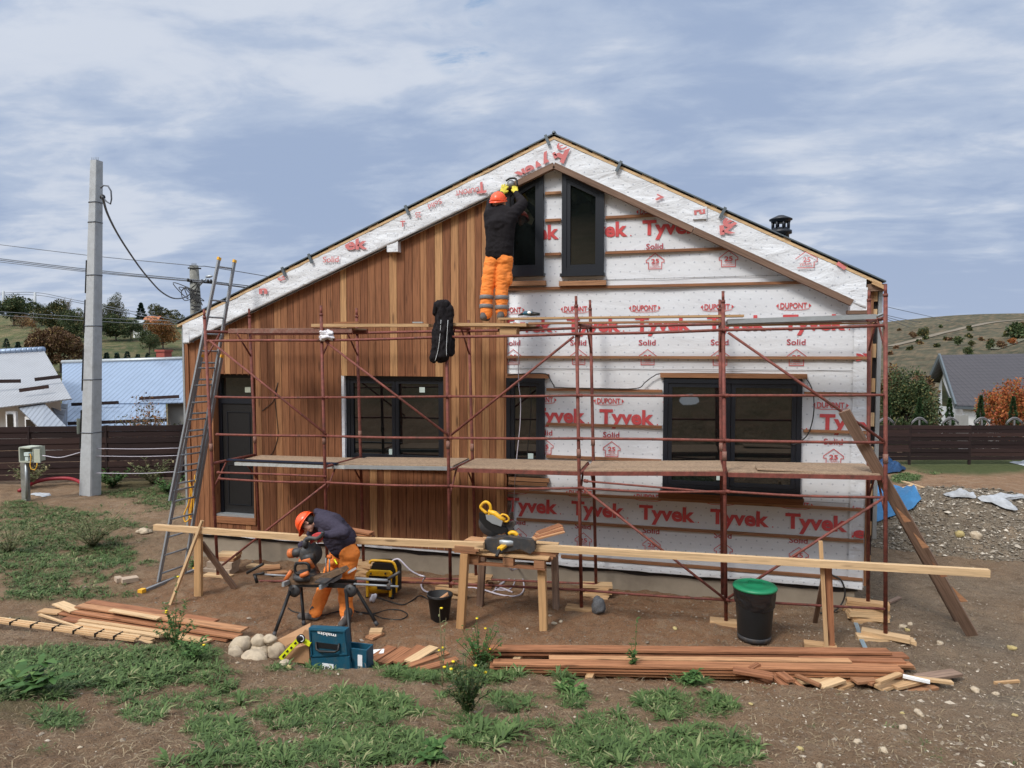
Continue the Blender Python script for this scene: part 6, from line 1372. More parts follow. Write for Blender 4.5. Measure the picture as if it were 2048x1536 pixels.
MB().beam(p+Vector((-.09, 0, h+.035)), p+Vector((.09, 0, h+.035)), .04, .035).obj('lid_handle', M['green'], ld)
g_ = ground_pt(1197, 1228); lumpmesh('granite_stone', g_+Vector((0, 0, .11)), (.095, .08, .13), 'granite', 'dark grey pointed stone beside the middle scaffold foot', 'stone', .25, 9)
# ------------------------------------------------------------------ toolbox, cardboard, level
Yt = Zp(655, 1334, .06).y; B = lambda u, v, dy=0: F(u, v, Yt+dy)
tb_ = thing('tool_case', B(660, 1336), 'open teal plastic tool case with its lid standing upright and handle facing the camera', 'tool case')
P = [B(u, v, 0) for u, v in ((617, 1256), (691, 1260), (697, 1314), (622, 1318))]
lidm = MB().prism([(q.x, q.z) for q in P][::-1], Yt, Yt+.09).obj('lid', M['teal'], tb_)
mb = MB(); 
for (u0, v0, u1, v1) in ((618, 1257, 690, 1261), (621, 1310, 695, 1306), (620, 1262, 624, 1312), (688, 1262, 694, 1306)): mb.beam(B(u0, v0+2, -.008), B(u1, v1+2, -.008), .02, .016)
mb.obj('lid_rim', M['teal'], lidm)
a, c = B(634, 1287, -.01), B(676, 1289, -.01)
MB().tube([B(632, 1284, -.01), B(633, 1299, -.03), B(640, 1303, -.05), B(670, 1304, -.05), B(677, 1300, -.03), B(678, 1287, -.01)], .014, 8).box((a.x, Yt-.006, a.z-.05), (c.x, Yt+.001, a.z+.012)).obj('handle', M['black'], lidm)
mb = MB(); q0, q1 = B(673, 1268, 0), B(635, 1266, 0)
letters(mb, 'makita', q0.x, q0.z, abs(q0.x-q1.x), .040, Yt-.007, math.pi-.05, .03); mb.obj('print', M['white'], lidm)
P = [B(u, v, -.02) for u, v in ((622, 1318), (698, 1314), (701, 1345), (624, 1345))]
bx = MB().prism([(q.x, q.z) for q in P][::-1], Yt-.02, Yt+.01).obj('front_panel', M['teal'], tb_)
A, Bq, C_, D_ = B(698, 1301, 0), B(729, 1305, .0), B(728, 1345, 0), B(700, 1345, 0)
MB().prism([(q.x, q.z) for q in (A, Bq, C_, D_)][::-1], Yt+.05, Yt+.075).obj('side_panel', M['teal'], tb_)
mb = MB(); mb.box((P[0].x, Yt+.20, P[2].z), (Bq.x, Yt+.22, A.z)).box((P[0].x, Yt+.01, P[2].z-.02), (Bq.x, Yt+.20, P[2].z+.02)).box((Bq.x-.015, Yt+.075, P[2].z), (Bq.x, Yt+.20, A.z)); mb.obj('tray', M['teal'], tb_)
q = B(645, 1332, -.022); mb = MB(); mb.box((q.x, Yt-.026, q.z-.05), (q.x+.14, Yt-.021, q.z+.035)); sk = mb.obj('spec_sticker', M['white'], bx)
mb = MB(); letters(mb, '18V', q.x+.01, q.z-.03, .11, .035, Yt-.028, 0, .03); mb.obj('print', M['black'], sk)
q = B(716, 1330, .05); MB().box((q.x, Yt+.044, q.z-.01), (q.x+.055, Yt+.049, q.z+.12)).obj('paper_sticker', M['white'], tb_)
ca = thing('cardboard_box', Zp(590, 1322, .05), 'flattened brown cardboard box behind the yellow level', 'cardboard box')
P = [B(u, v, .1) for u, v in ((556, 1279), (598, 1262), (605, 1274), (572, 1292))]; MB().add([P[0], P[1]+Vector((0, .25, 0)), P[2]+Vector((0, .15, -.02)), P[3]], [(0, 1, 2, 3)]).add([p_+Vector((0, 0, -.012)) for p_ in (P[0], P[1]+Vector((0, .25, 0)), P[2]+Vector((0, .15, -.02)), P[3])], [(3, 2, 1, 0)]).obj('flap', M['card'], ca)
P = [B(u, v, .08) for u, v in ((576, 1300), (620, 1286), (622, 1326), (574, 1320))]; MB().prism([(q.x, q.z) for q in P][::-1], Yt+.05, Yt+.30).obj('carton', M['card'], ca)
P = [B(u, v, .03) for u, v in ((603, 1264), (621, 1270), (621, 1290), (600, 1300), (590, 1285))]; MB().prism([(q.x, q.z) for q in P][::-1], Yt+.10, Yt+.12).obj('flap', M['card'], ca)
lv = thing('angle_level', B(580, 1305, -.02), 'bright yellow folding angle level leaning on the cardboard', 'spirit level')
MB().beam(B(562, 1317, -.03), B(596, 1281, -.03), .055, .03, (0, 1, 0)).obj('long_arm', M['lime'], lv)
MB().beam(B(604, 1279, -.02), B(621, 1289, -.02), .045, .03, (0, 1, 0)).obj('short_arm', M['lime'], lv)
pv = MB().lathe(B(602, 1277, -.045), [(.048, -.01), (.048, .02), (.01, .02)], 24, 0, (0, -1, 0)).obj('pivot_disc', M['black'], lv)
MB().tube([B(602, 1277, -.07)+Vector((.034*math.cos(t), 0, .034*math.sin(t))) for t in np.linspace(-1.6, 1.9, 14)], .005, 5).obj('dial_ring', M['white'], pv)
for k, (u, v) in enumerate(((568, 1311), (574, 1303), (582, 1296), (590, 1287))): MB().beam(B(u-3, v+4, -.05) if k == 0 else B(u-1, v+1, -.05), B(u+2, v-2, -.05), .02, .006, (0, 1, 0)).obj('vial', M['black'], lv)
# ------------------------------------------------------------------ boulders
for i, (u, v, rx, rz, lab) in enumerate(((480, 1297, 25, 17, 'large slanting pale boulder at the left of the stone group'), (517, 1285, 15, 12, 'small pinkish boulder at the back of the stone group'), (519, 1303, 20, 13, 'rounded boulder in the middle of the stone group'), (553, 1306, 19, 17, 'knobbly boulder at the right of the stone group touching the cardboard'), (471, 1328, 15, 11, 'small rough boulder at the lower left of the stone group'), (509, 1325, 27, 10, 'long flat boulder at the front of the stone group'), (540, 1281, 14, 9, 'half hidden boulder behind the foot of the saw stand'))):
    b_ = 8.25-.35*(v > 1315); c = D(u, v-rz*.2, b_); s = b_/FPX; rot = Matrix.Rotation((-.7 if i == 0 else .1), 3, 'Y')
    c.z = max(c.z, G0(c.x, c.y)+rz*s*.55)
    MB().ell(c, (rx*s, rx*s*.8, rz*s*1.12), rot, 32, 20, 0, .13, i*3+1).obj('boulder', M['stone'], label=lab, cat='boulder', group='boulders by the tool case')
for u, v, r, lab in ((1920, 1069, 9, 'yellowish lump of stone on the gravel heap'), (1952, 1072, 11, 'brown clod beside the yellow stone on the gravel heap')):
    c = heap_pt(u, v); MB().ell(c, (r*.009, r*.009, r*.0085), None, 20, 12, 0, .3, u).obj('boulder', M['yelstone' if u < 1930 else 'stone'], label=lab, cat='stone')
c = ground_pt(288, 1066, .03); MB().ell(c, (.16, .1, .06), None, 20, 12, 0, .35, 5).obj('boulder', M['stone'], label='flat stone on the earth left of the ladder', cat='stone')
for (u0, v0, u1, v1, lab) in ((231, 1164, 243, 1163, 'small broken brick left of the ladder foot'), (243, 1166, 275, 1161, 'longer brick piece left of the ladder foot')):
    a, b_ = ground_pt(u0, v0, .035), ground_pt(u1, v1, .035); board(lab, a, b_, .16, .07, 'blocks', 'brick', 'brick')
# ================================================================== TIMBER ON THE GROUND
def gb(label, u0, v0, u1, v1, w, h, lift, mat='redplank', cat='plank', name='plank', rnd=None, group=None, lift2=None):
    a = Zp(u0, v0, 0); b_ = Zp(u1, v1, 0)
    za = G0(a.x, a.y)+lift; zb = G0(b_.x, b_.y)+(lift if lift2 is None else lift2)
    return board(label, Zp(u0, v0, za), Zp(u1, v1, zb), w, h, mat, name, cat, (0, 0, 1), rnd, group)
# left pile
LP = [('reddish board at the far back of the left pile', 178, 1203, 431, 1243, .14, .022, .05, 'redplank', .2), ('wide board on top of the left pile reaching furthest right', 158, 1211, 490, 1259, .14, .022, .12, 'redplank', .75),
 ('long board in the middle of the left pile', 152, 1222, 478, 1273, .14, .022, .07, 'redplank', .5), ('board ending beneath the weed in the left pile', 118, 1224, 460, 1278, .13, .022, .03, 'redplank', .3),
 ('pale narrow lath lying across the top of the left pile', 222, 1220, 318, 1237, .08, .02, .15, 'pine', .9), ('small pale board end sticking out at the upper left of the left pile', 116, 1206, 152, 1221, .16, .02, .08, 'pine', .95),
 ('board end at the far left tip of the left pile', 82, 1221, 122, 1225, .14, .022, .04, 'pine', .2), ('thin pale strip in front of the left pile', 79, 1229, 214, 1273, .035, .02, .05, 'pine', .8),
 ('pale lath in the front row of the left pile, nearest the back', 160, 1240, 338, 1266, .07, .02, .09, 'pine', .5), ('pale lath in the front row of the left pile, second', 154, 1247, 322, 1272, .07, .02, .09, 'pine', .8),
 ('pale lath in the front row of the left pile, third', 152, 1253, 305, 1280, .07, .02, .07, 'pine', .3), ('pale lath in the front row of the left pile, nearest the camera', 215, 1270, 300, 1288, .09, .02, .08, 'pine', .6),
 ('short lath partly under the weed at the right front of the left pile', 330, 1268, 418, 1283, .12, .02, .04, 'pine', .4), ('underlying dark board of the left pile', 140, 1232, 440, 1275, .3, .02, .01, 'redplank', .0)]
for lab, u0, v0, u1, v1, w, h, l, mt, rn in LP: gb(lab, u0, v0, u1, v1, w, h, l, mt, rnd=rn)
a, b_ = ground_pt(-60, 1246, .085), ground_pt(275, 1290, .07); 
bd = thing('lath_bundle', (a+b_)/2, 'strapped bundle of thin pale laths running out of the left edge', 'lath bundle')
for j in range(4):
    o_ = Vector((.0, .028*j-.04, .012*(j % 2))); MB().beam(a+o_, b_+o_, .024, .024, (0, 0, 1), 0, random.random()).obj('lath', M['pine'], bd)
for q in (.30, .43, .56, .68, .80, .90): c = a.lerp(b_, q); MB().box((c.x-.005, c.y-.07, c.z-.015), (c.x+.005, c.y+.075, c.z+.035)).obj('tie_band', M['black'], bd)
# right pile: long boards
RP = [('back long board of the right pile, upper', 975, 1296, 1778, 1303, .145, .024, .17, .25), ('second long board from the back of the right pile', 945, 1303, 1812, 1311, .145, .024, .12, .1),
 ('reddish board under the back row of the right pile', 940, 1306, 1805, 1319, .14, .024, .08, .3), ('long pale edged board in the middle of the right pile', 1098, 1316, 1700, 1322, .10, .024, .16, .9),
 ('front top long board of the right pile', 986, 1325, 1800, 1337, .15, .024, .17, .5), ('board just under the front top board of the right pile', 980, 1331, 1804, 1345, .14, .022, .13, .35),
 ('third layer board at the front of the right pile', 1000, 1336, 1798, 1350, .14, .022, .095, .6), ('lowest front board of the right pile', 1010, 1341, 1770, 1357, .13, .022, .05, .8),
 ('shorter board end at the right of the right pile, upper', 1600, 1318, 1808, 1322, .1, .022, .13, .15), ('board end at the right of the right pile, lower', 1620, 1324, 1823, 1329, .12, .022, .10, .55), ('greyish board end below the right end of the right pile', 1640, 1330, 1826, 1334, .1, .022, .06, .9)]
for lab, u0, v0, u1, v1, w, h, l, rn in RP: gb(lab, u0, v0, u1, v1, w, h, l, 'redplank', rnd=rn)
for i, u in enumerate((1010, 1180, 1400, 1590, 1740)): a = Zp(u, 1349, .02); board('cross bearer under the long boards of the right pile, %s from the left' % ('first', 'second', 'third', 'fourth', 'fifth')[i], a+Vector((0, -.12, 0)), a+Vector((.05, .5, 0)), .08, .05, 'pine')
# fan of short boards in the middle
for i, (u0, v0, u1, v1, w, mt, rn, lab) in enumerate(((735, 1326, 785, 1294, .15, 'redplank', .15, 'short reddish board at the left of the fan beside the tool case'), (765, 1327, 812, 1296, .15, 'redplank', .3, 'second short board of the fan beside the tool case'), (795, 1326, 845, 1293, .15, 'redplank', .25, 'third short board of the fan beside the tool case'),
   (818, 1324, 868, 1294, .14, 'pine', .9, 'split pale board on top of the fan'), (815, 1333, 895, 1305, .1, 'redplank', .4, 'narrow board crossing the right side of the fan'), (835, 1340, 915, 1318, .12, 'redplank', .2, 'board at the right end of the fan by the weeds'))):
    gb(lab, u0, v0, u1, v1, w, .022, .03+.018*i, mt, rnd=rn)
gb('white scrap of paper by the short boards', 745, 1304, 768, 1302, .12, .004, .02, 'white', 'paper scrap', 'paper_scrap')
# scrap heap at the right end
OC = [(1466, 1339, 1545, 1352, .13, .20, 'redplank', .1, 'wide brown offcut at the left of the scrap heap'), (1500, 1338, 1517, 1328, .06, .20, 'redplank', .1, 'small brown offcut standing behind the wide one'), (1545, 1350, 1570, 1372, .09, .15, 'redplank', .2, 'brown offcut sloping down in the scrap heap'),
 (1560, 1346, 1582, 1362, .10, .20, 'redplank', .15, 'dark brown curled offcut in the scrap heap'), (1500, 1362, 1530, 1372, .07, .05, 'redplank', .5, 'small offcut at the lower left of the scrap heap'), (1520, 1356, 1560, 1372, .12, .05, 'redplank', .3, 'flat brown offcut at the foot of the scrap heap'),
 (1580, 1356, 1607, 1378, .05, .08, 'redplank', .5, 'thin slat leaning at the front of the scrap heap'), (1592, 1350, 1640, 1371, .05, .12, 'batten', .4, 'thin brown slat crossing the scrap heap'), (1598, 1362, 1642, 1360, .10, .07, 'pine', .8, 'pale offcut left of centre in the scrap heap'),
 (1635, 1368, 1665, 1357, .08, .08, 'pine', .5, 'pale slanting offcut at the centre of the scrap heap'), (1640, 1374, 1684, 1359, .10, .10, 'pine', .9, 'second pale slanting offcut at the centre of the scrap heap'), (1672, 1376, 1700, 1366, .11, .03, 'pine', .2, 'small offcut below the slanting pair'),
 (1658, 1384, 1682, 1380, .09, .01, 'pine', .9, 'small pale block at the front edge of the scrap heap'), (1708, 1362, 1748, 1358, .12, .08, 'batten', .8, 'brownish offcut right of centre in the scrap heap'), (1738, 1368, 1760, 1352, .07, .07, 'batten', .5, 'short dark edged offcut under the pile end'),
 (1756, 1364, 1800, 1347, .06, .15, 'pine', .4, 'narrow pale offcut rising to the pile end'), (1756, 1376, 1812, 1360, .14, .06, 'pine', .6, 'broad pale offcut right of the pile end'), (1790, 1375, 1850, 1360, .08, .08, 'pine', .3, 'long slanted offcut at the right of the scrap heap'),
 (1810, 1382, 1868, 1372, .13, .03, 'batten', .9, 'light brown offcut at the lower right of the scrap heap'), (1806, 1352, 1860, 1364, .04, .13, 'white', .5, 'white strip of plastic edging bent over the scrap heap'), (1836, 1356, 1915, 1345, .14, .07, 'brown', 1.0, 'grey weathered board end at the far right of the scrap heap'),
 (1812, 1354, 1905, 1365, .06, .10, 'pine', .7, 'thin yellow lath pointing right out of the scrap heap'), (1700, 1352, 1790, 1356, .2, .03, 'brown', .3, 'dark board under the right part of the scrap heap'), (1640, 1352, 1700, 1362, .2, .02, 'brown', .1, 'dark board under the middle of the scrap heap'),
 (1989, 1366, 2038, 1362, .03, .02, 'pine', .2, 'thin stick on the soil at the far right')]
for u0, v0, u1, v1, w, l, mt, rn, lab in OC: gb(lab, u0, v0, u1, v1, w, .028, l, mt, 'wood offcut', 'offcut', rn, 'offcuts in the scrap heap')
gb('pale board lying in front of the right pile under the leafy weeds', 1165, 1345, 1212, 1348, .12, .02, .03, 'pine', rnd=.9)
gb('small pale chip board on the earth below the heap', 1872, 1096, 1893, 1091, .18, .02, .03, 'pine', rnd=.9)
gb('short stick by the rightmost scaffold packing', 1777, 1205, 1800, 1195, .06, .03, .03, 'brown', rnd=.9)
# leaning boards at the right end of the scaffold
board('longest weathered board leaning on the right end of the scaffold', F(1688, 822, 9.42), ground_pt(1945, 1272), .04, .14, 'brown', rnd=.6, up=(1, -.35, .2))
board('second weathered board leaning behind the longest one at the right', F(1694, 830, 9.52), ground_pt(1918, 1243), .035, .12, 'brown', rnd=.15, up=(1, .4, .2))
for i, (u, v) in enumerate(((1832, 1030), (1868, 1082), (1905, 1140), (1945, 1190))):   # pale ends of boards behind, cut as wedges
    c = F(u-14, v, 9.56+.06*i); MB().add([c+Vector((-.16, 0, .10)), c+Vector((.03, 0, -.08)), c+Vector((-.05, 0, -.10)), c+Vector((-.16, .03, .10)), c+Vector((.03, .03, -.08)), c+Vector((-.05, .03, -.10))], [(0, 2, 1), (3, 4, 5), (0, 1, 4, 3), (1, 2, 5, 4), (2, 0, 3, 5)]).obj('board_end', M['batten'], label='pale wedge-shaped end of a board behind the leaning boards, %s from the top' % ('first', 'second', 'third', 'fourth')[i], cat='wedge')
mb = MB(); pts = smooth_pts([ground_pt(u, v, .02) for u, v in ((1696, 1222), (1712, 1250), (1722, 1280), (1732, 1303))], 5)
for a, b_ in zip(pts[:-1], pts[1:]): mb.beam(a, b_+(b_-a)*.02, .055, .006)
mb.obj('lashing_strap', M['strap'], label='flat grey strap lying on the ground by the rightmost scaffold foot', cat='strap')
# ================================================================== HEAP, TARPAULINS
def sheet(name, label, cat, poly, mat, lift=.03, amp=.07, fq=3.0, n=44, group=None):
    # irregular sheet on the ground: outline given as seen points, puckered up from the terrain and the heap
    P = [heap_pt(u, v) for u, v in poly]; c = sum(P, Vector())/len(P); m_ = len(P)*4; R_ = 16
    ring = [P[int(i/4) % len(P)].lerp(P[(int(i/4)+1) % len(P)], (i % 4)/4) for i in range(m_)]
    Q = [(c.x, c.y)]+[tuple(c.lerp(ring[i], r/R_)[:2]) for r in range(1, R_+1) for i in range(m_)]; E_ = [1]+[1-(r/R_)**6 for r in range(1, R_+1) for i in range(m_)]
    A = np.array(Q); zb_ = gz(A[:, 0], A[:, 1])+np.maximum(heap_h(A[:, 0], A[:, 1])+.03, 0); V = []
    for (x, y), e, z in zip(Q, E_, zb_):
        k = Vector((x*fq, y*fq, 0)); h = amp*(abs(mnoise.noise(k))*1.6+abs(mnoise.noise(k*2.3))*.8)*(.25+.75*e)
        V.append((x+.02*mnoise.noise(k*3), y, float(z)+lift*e+.006+h))
    fs = [(0, 1+i, 1+(i+1) % m_) for i in range(m_)]+[(1+(r-1)*m_+i, 1+r*m_+i, 1+r*m_+(i+1) % m_, 1+(r-1)*m_+(i+1) % m_) for r in range(1, R_) for i in range(m_)]
    return MB().add(V, fs, True).obj(name, M[mat], label=label, cat=cat, group=group)
sheet('tarpaulin', 'blue tarpaulin spread on the ground right of the house corner', 'tarpaulin', ((1715, 978), (1760, 962), (1800, 975), (1842, 1002), (1826, 1022), (1780, 1038), (1742, 1050), (1710, 1046)), 'bluetarp', .05, .09, 3.2)
sheet('tarpaulin', 'smaller dark blue crumpled tarpaulin behind near the lawn', 'tarpaulin', ((1742, 935), (1765, 916), (1785, 930), (1812, 940), (1800, 948), (1760, 952), (1742, 950)), 'darktarp', .10, .30, 1.6)
for i, (poly, lab) in enumerate(((((1795, 985), (1822, 975), (1835, 985), (1835, 994), (1808, 1004), (1800, 1000)), 'white crumpled sheet lying on the blue tarpaulin'), (((1885, 993), (1905, 989), (1930, 988), (1948, 991), (1952, 1002), (1925, 998), (1900, 999)), 'white membrane scrap on the crest of the gravel heap'),
     (((1955, 1000), (1985, 995), (2048, 998), (2060, 1004), (1995, 1008), (2035, 1024), (2030, 1026), (1990, 1012), (1962, 1006)), 'long torn white membrane trailing down the right side of the heap'), (((2018, 925), (2050, 922), (2080, 928), (2048, 933)), 'pale flat sheet on the lawn at the right edge'), (((60, 990), (80, 987), (103, 992), (85, 995)), 'white scrap on the earth in front of the red pipe'))):
    sheet('membrane_scrap', lab, 'plastic sheet', poly, 'sheetwhite', .03, .05 if i < 3 else .025, 5)
for i, (u0, v0, u1, v1, mt, lab) in enumerate(((1806, 972, 1858, 988, 'pine', 'upper stick on the blue tarpaulin pointing at the heap'), (1795, 990, 1825, 979, 'pine', 'short stick on the blue tarpaulin'), (1832, 992, 1880, 984, 'redplank', 'brownish lath end lying toward the white scrap'), (1742, 1010, 1760, 998, 'pine', 'thin lath on the blue tarpaulin near the post'))):
    a, b_ = ground_pt(u0, v0, .12), ground_pt(u1, v1, .14); board(lab, a, b_, .09, .03, mt, rnd=.8)
def heap():
    cx, cy = HEAP.x, HEAP.y; n = 150; rx, ry, H = 3.2, 2.0, 1.15
    g_ = np.linspace(-1.15, 1.15, n); X, Y = np.meshgrid(g_, g_); wx = cx+X*rx; wy = cy+Y*ry
    h = heap_h(wx, wy)+.06*(fbm(wx*3, wy*3, 3, 6)-.5)+.07*(fbm(wx*11, wy*11, 3, 7)-.5)
    z = gz(wx, wy)+h-.01; V = np.stack([wx, wy, z], -1).reshape(-1, 3); i, j = np.meshgrid(np.arange(n-1), np.arange(n-1), indexing='ij')
    Fc = np.stack([i*n+j, i*n+j+1, (i+1)*n+j+1, (i+1)*n+j], -1).reshape(-1, 4)
    o = npmesh('gravel_heap', V, Fc, M['soil'], None, (cx, cy, 0), {'mask': ('FLOAT_COLOR', np.tile([0, 1, 0, 0.], (n*n, 1)))}, True, label='long heap of grey brown gravel to the right of the scaffold', cat='gravel heap')
    return (wx.ravel(), wy.ravel(), z.ravel(), h.ravel())
hx, hy, hz_, hh = heap()
def pebbles(P, S, name, mat, kind='stuff', parent=None, **k):
    n = len(P); base = np.array([(1, 0, 0), (-1, 0, 0), (0, 1, 0), (0, -1, 0), (0, 0, .6), (0, 0, -.6), (.7, .7, .25), (-.7, -.6, .3)], float)[:6]
    tri = np.array([(0, 2, 4), (2, 1, 4), (1, 3, 4), (3, 0, 4), (2, 0, 5), (1, 2, 5), (3, 1, 5), (0, 3, 5)])
    a = rng.uniform(0, 6.28, n); c, s = np.cos(a), np.sin(a); j = rng.uniform(.6, 1.3, (n, 6, 3)); B_ = base[None]*j*S[:, None, None]*np.array([1, .75, .8])
    V = np.stack([B_[..., 0]*c[:, None]-B_[..., 1]*s[:, None], B_[..., 0]*s[:, None]+B_[..., 1]*c[:, None], B_[..., 2]], -1)+P[:, None]
    t = rng.uniform(-.35, .35, n); V[..., 2] += (V[..., 0]-P[:, None, 0])*t[:, None]
    Fc = (np.arange(n)[:, None, None]*6+tri[None]).reshape(-1, 3); rn = np.repeat(rng.uniform(0, 1, n)**1.5, 6)
    return npmesh(name, V.reshape(-1, 3), Fc, mat, parent, attrs={'rnd': ('FLOAT', rn)}, smooth=False, kind=kind, **k)
idx = rng.integers(0, len(hx), 24000); idx = idx[hh[idx] > .0]
Pp = np.stack([hx[idx]+rng.uniform(-.02, .02, len(idx)), hy[idx]+rng.uniform(-.02, .02, len(idx)), hz_[idx]+.005], -1); pebbles(Pp, rng.lognormal(-3.85, .5, len(idx)), 'gravel_stones', M['gravel'])
# loose stones over the site
n = 90000; az_ = np.radians(rng.uniform(-56, 26, n)); rr = rng.uniform(3.2, 24, n)**1.0; x = rr*np.sin(az_); y = rr*np.cos(az_); z = gz(x, y)
wgt = .18+1.0*sst(-1, 3, x)*sst(16, 9, y)+.5*(fbm(x*1.2, y*1.2, 3, 41) > .52)*sst(7, 8, y); wgt = np.where((y > 11.0) & (x > -9) & (x < 2.6), 0, wgt)
keep = (rng.uniform(0, 1, n) < wgt*.55*(1-grassden(x, y, z)*.8)); x, y, z = x[keep], y[keep], z[keep]
S_ = np.clip(rng.lognormal(-4.75, .60, len(x)), .003, .05)*np.where(x > 1, .95, .85); pebbles(np.stack([x, y, z+S_*.15], -1), S_, 'loose_stones', M['pebble'])
for i, (u, v, r) in enumerate(((1478, 1318, 9), (1835, 1427, 8), (1840, 1432, 9), (1805, 1428, 5), (1806, 1458, 10), (1768, 1504, 9), (1600, 1500, 8), (1715, 1486, 9), (1950, 1383, 11), (2030, 1433, 6), (1992, 1391, 8), (570, 1331, 13), (578, 1337, 7), (475, 1328, 4), (1640, 1535, 10), (1502, 1412, 5), (160, 1496, 5), (1880, 1288, 8), (2024, 1301, 9), (1805, 1255, 8), (1820, 1250, 7), (1815, 1262, 6), (1108, 1250, 6), (1122, 1245, 5), (1350, 1260, 6), (1370, 1500, 7))):
    p = ground_pt(u, v); b_ = (p-Vector((0, 0, ZC))).dot(FW); s = r*b_/FPX
    MB().ell(p+Vector((0, 0, s*.25)), (s, s*.7, s*.5), Matrix.Rotation(i, 3, 'Z'), 14, 9, 0, .4, i).obj('ground_stone', M['stone' if i % 3 else 'yelstone'], label='loose pale stone half sunk in the bare earth', cat='stone', group='loose pale stones on the bare earth')
# ================================================================== GRASS AND WEEDS
def tufts(nt, az0, az1, r0, r1, leaves, L0, L1, seedk, pw=1.0, thr=.5):
    az_ = np.radians(rng.uniform(az0, az1, nt)); rr = r0+(r1-r0)*rng.uniform(0, 1, nt)**pw; x = rr*np.sin(az_); y = rr*np.cos(az_); z = gz(x, y)
    d = grassden(x, y, z); u_, v_, _b = project(np.stack([x, y, z], -1)); d = d*(1-((v_ > 1200) & (v_ < 1296) & (u_ < 500)))
    k = (d > thr*rng.uniform(.5, 1.3, nt)); k &= ~((y > 10.7) & (x > -9.2) & (x < 2.6) & (y < 20)); x, y, z, d = x[k], y[k], z[k], d[k]; m_ = len(x)
    n = m_*leaves; X = np.repeat(np.stack([x, y, z], -1), leaves, 0); sp = np.repeat(rng.uniform(.6, 1.4, m_), leaves); cen = np.repeat(rng.uniform(0, 1, m_), leaves)
    a = rng.uniform(0, 6.28, n); el = np.radians(rng.uniform(4, 50, n)); Dv = np.stack([np.cos(a)*np.cos(el), np.sin(a)*np.cos(el), np.sin(el)], -1)
    P = X+np.stack([np.cos(a), np.sin(a), 0*a], -1)*rng.uniform(0, .035, (n, 1)); Nv = np.stack([-np.cos(a)*np.sin(el), -np.sin(a)*np.sin(el), np.cos(el)], -1)
    L = rng.uniform(L0, L1, n)*sp; return leaves_mesh(P, Dv, Nv, L, L*rng.uniform(.09, .2, n), np.clip(cen*.55+rng.uniform(0, .45, n), 0, 1))
def merge(parts):
    V, Fs, Rn, o = [], [], [], 0
    for v, f, r in parts: V.append(v); Fs.append(f+o); Rn.append(r); o += len(v)
    return np.concatenate(V), np.concatenate(Fs), np.concatenate(Rn)
V, Fc, rn = merge([tufts(20000, -50, 22, 3.0, 7.6, 10, .025, .07, 1, .75, .62), tufts(1300, -50, 22, 3.0, 7.8, 22, .06, .14, 2, .8, .5), tufts(16000, -50, 26, 3.0, 9.0, 6, .015, .045, 5, .9, .17), tufts(26000, -56, -24, 7, 22, 8, .05, .10, 3), tufts(20000, 14, 30, 17, 30, 7, .06, .13, 4, 1, .6)])
npmesh('grass', V, Fc, M['grass'], attrs={'rnd': ('FLOAT', rn)}, kind='stuff')
# dry litter
n = 16000; az_ = np.radians(rng.uniform(-55, 24, n)); rr = 3.2+14.8*rng.uniform(0, 1, n)**1.6; x = rr*np.sin(az_); y = rr*np.cos(az_); k = ~((y > 10.7) & (x > -9.2) & (x < 2.6)); x, y = x[k], y[k]; n = len(x); z = gz(x, y)+.006; a = rng.uniform(0, 6.28, n)
V, Fc, rn = leaves_mesh(np.stack([x, y, z], -1), np.stack([np.cos(a), np.sin(a), rng.uniform(0, .25, n)], -1), np.tile([0, 0, 1.], (n, 1)), rng.uniform(.03, .12, n), rng.uniform(.003, .007, n), rng.uniform(0, 1, n)); npmesh('dry_litter', V, Fc, M['straw'], attrs={'rnd': ('FLOAT', rn)}, kind='stuff')
def weed(label, u, v, h, w, nst, nlf, mat='weed', flowers=0, leaf=.07, name='weed_plant', tall=1.0):
    p = ground_pt(u, v); o = thing(name, p, label, 'weed'); rd = random.Random(int(u)); mb = MB(); Ps, Ds = [], []; tips = []
    for i in range(nst):
        a = rd.uniform(0, 6.28); e = p+Vector((math.cos(a)*w*rd.uniform(.3, 1), math.sin(a)*w*rd.uniform(.3, 1), h*rd.uniform(.45, 1) if i else h*tall)); m1 = p.lerp(e, .5)+Vector((0, 0, h*.08))
        pts = smooth_pts([p, m1, e], 4); mb.tube(pts, [.0032]*(len(pts)-1)+[.0015], 4); tips.append(e)
        for j in range(max(2, nlf//nst)):
            q = pts[rd.randrange(1 if rd.random() < .6 else 2, len(pts))]; b2_ = rd.uniform(0, 6.28); Ps.append(q+Vector((rd.uniform(-.01, .01),)*3)); Ds.append((math.cos(b2_), math.sin(b2_), rd.uniform(-.1, .8)))
    mb.obj('stem', M['dryweed' if mat == 'dryweed' else 'weed'], o)
    Ps = np.array(Ps); Ds = np.array(Ds); Ds /= np.linalg.norm(Ds, axis=1, keepdims=True); n = len(Ps); S_ = np.cross(Ds, [0, 0, 1.]); Nv = np.cross(S_, Ds); Nv /= np.linalg.norm(Nv, axis=1, keepdims=True)
    L = rng.uniform(.5, 1.3, n)*leaf; V, Fc, rn = leaves_mesh(Ps, Ds, Nv, L, L*.38, rng.uniform(0, 1, n)); npmesh('foliage', V, Fc, M[mat], o, p, {'rnd': ('FLOAT', rn)})
    for i in range(flowers): e = tips[i % len(tips)]; MB().lathe(e+Vector((rd.uniform(-.03, .03), rd.uniform(-.03, .03), 0)), [(.004, -.01), (.014, .0), (.016, .008), (.004, .012)], 8).obj('flower', M['flower'], o)
    return o
weed('tall thorny weed growing through the left board pile', 352, 1300, .55, .26, 20, 520, 'weed', 3, .05, tall=1.6)
weed('bushy low weed at the foot of the tall thorny one', 385, 1318, .2, .28, 14, 260, 'weed', 1, .06)
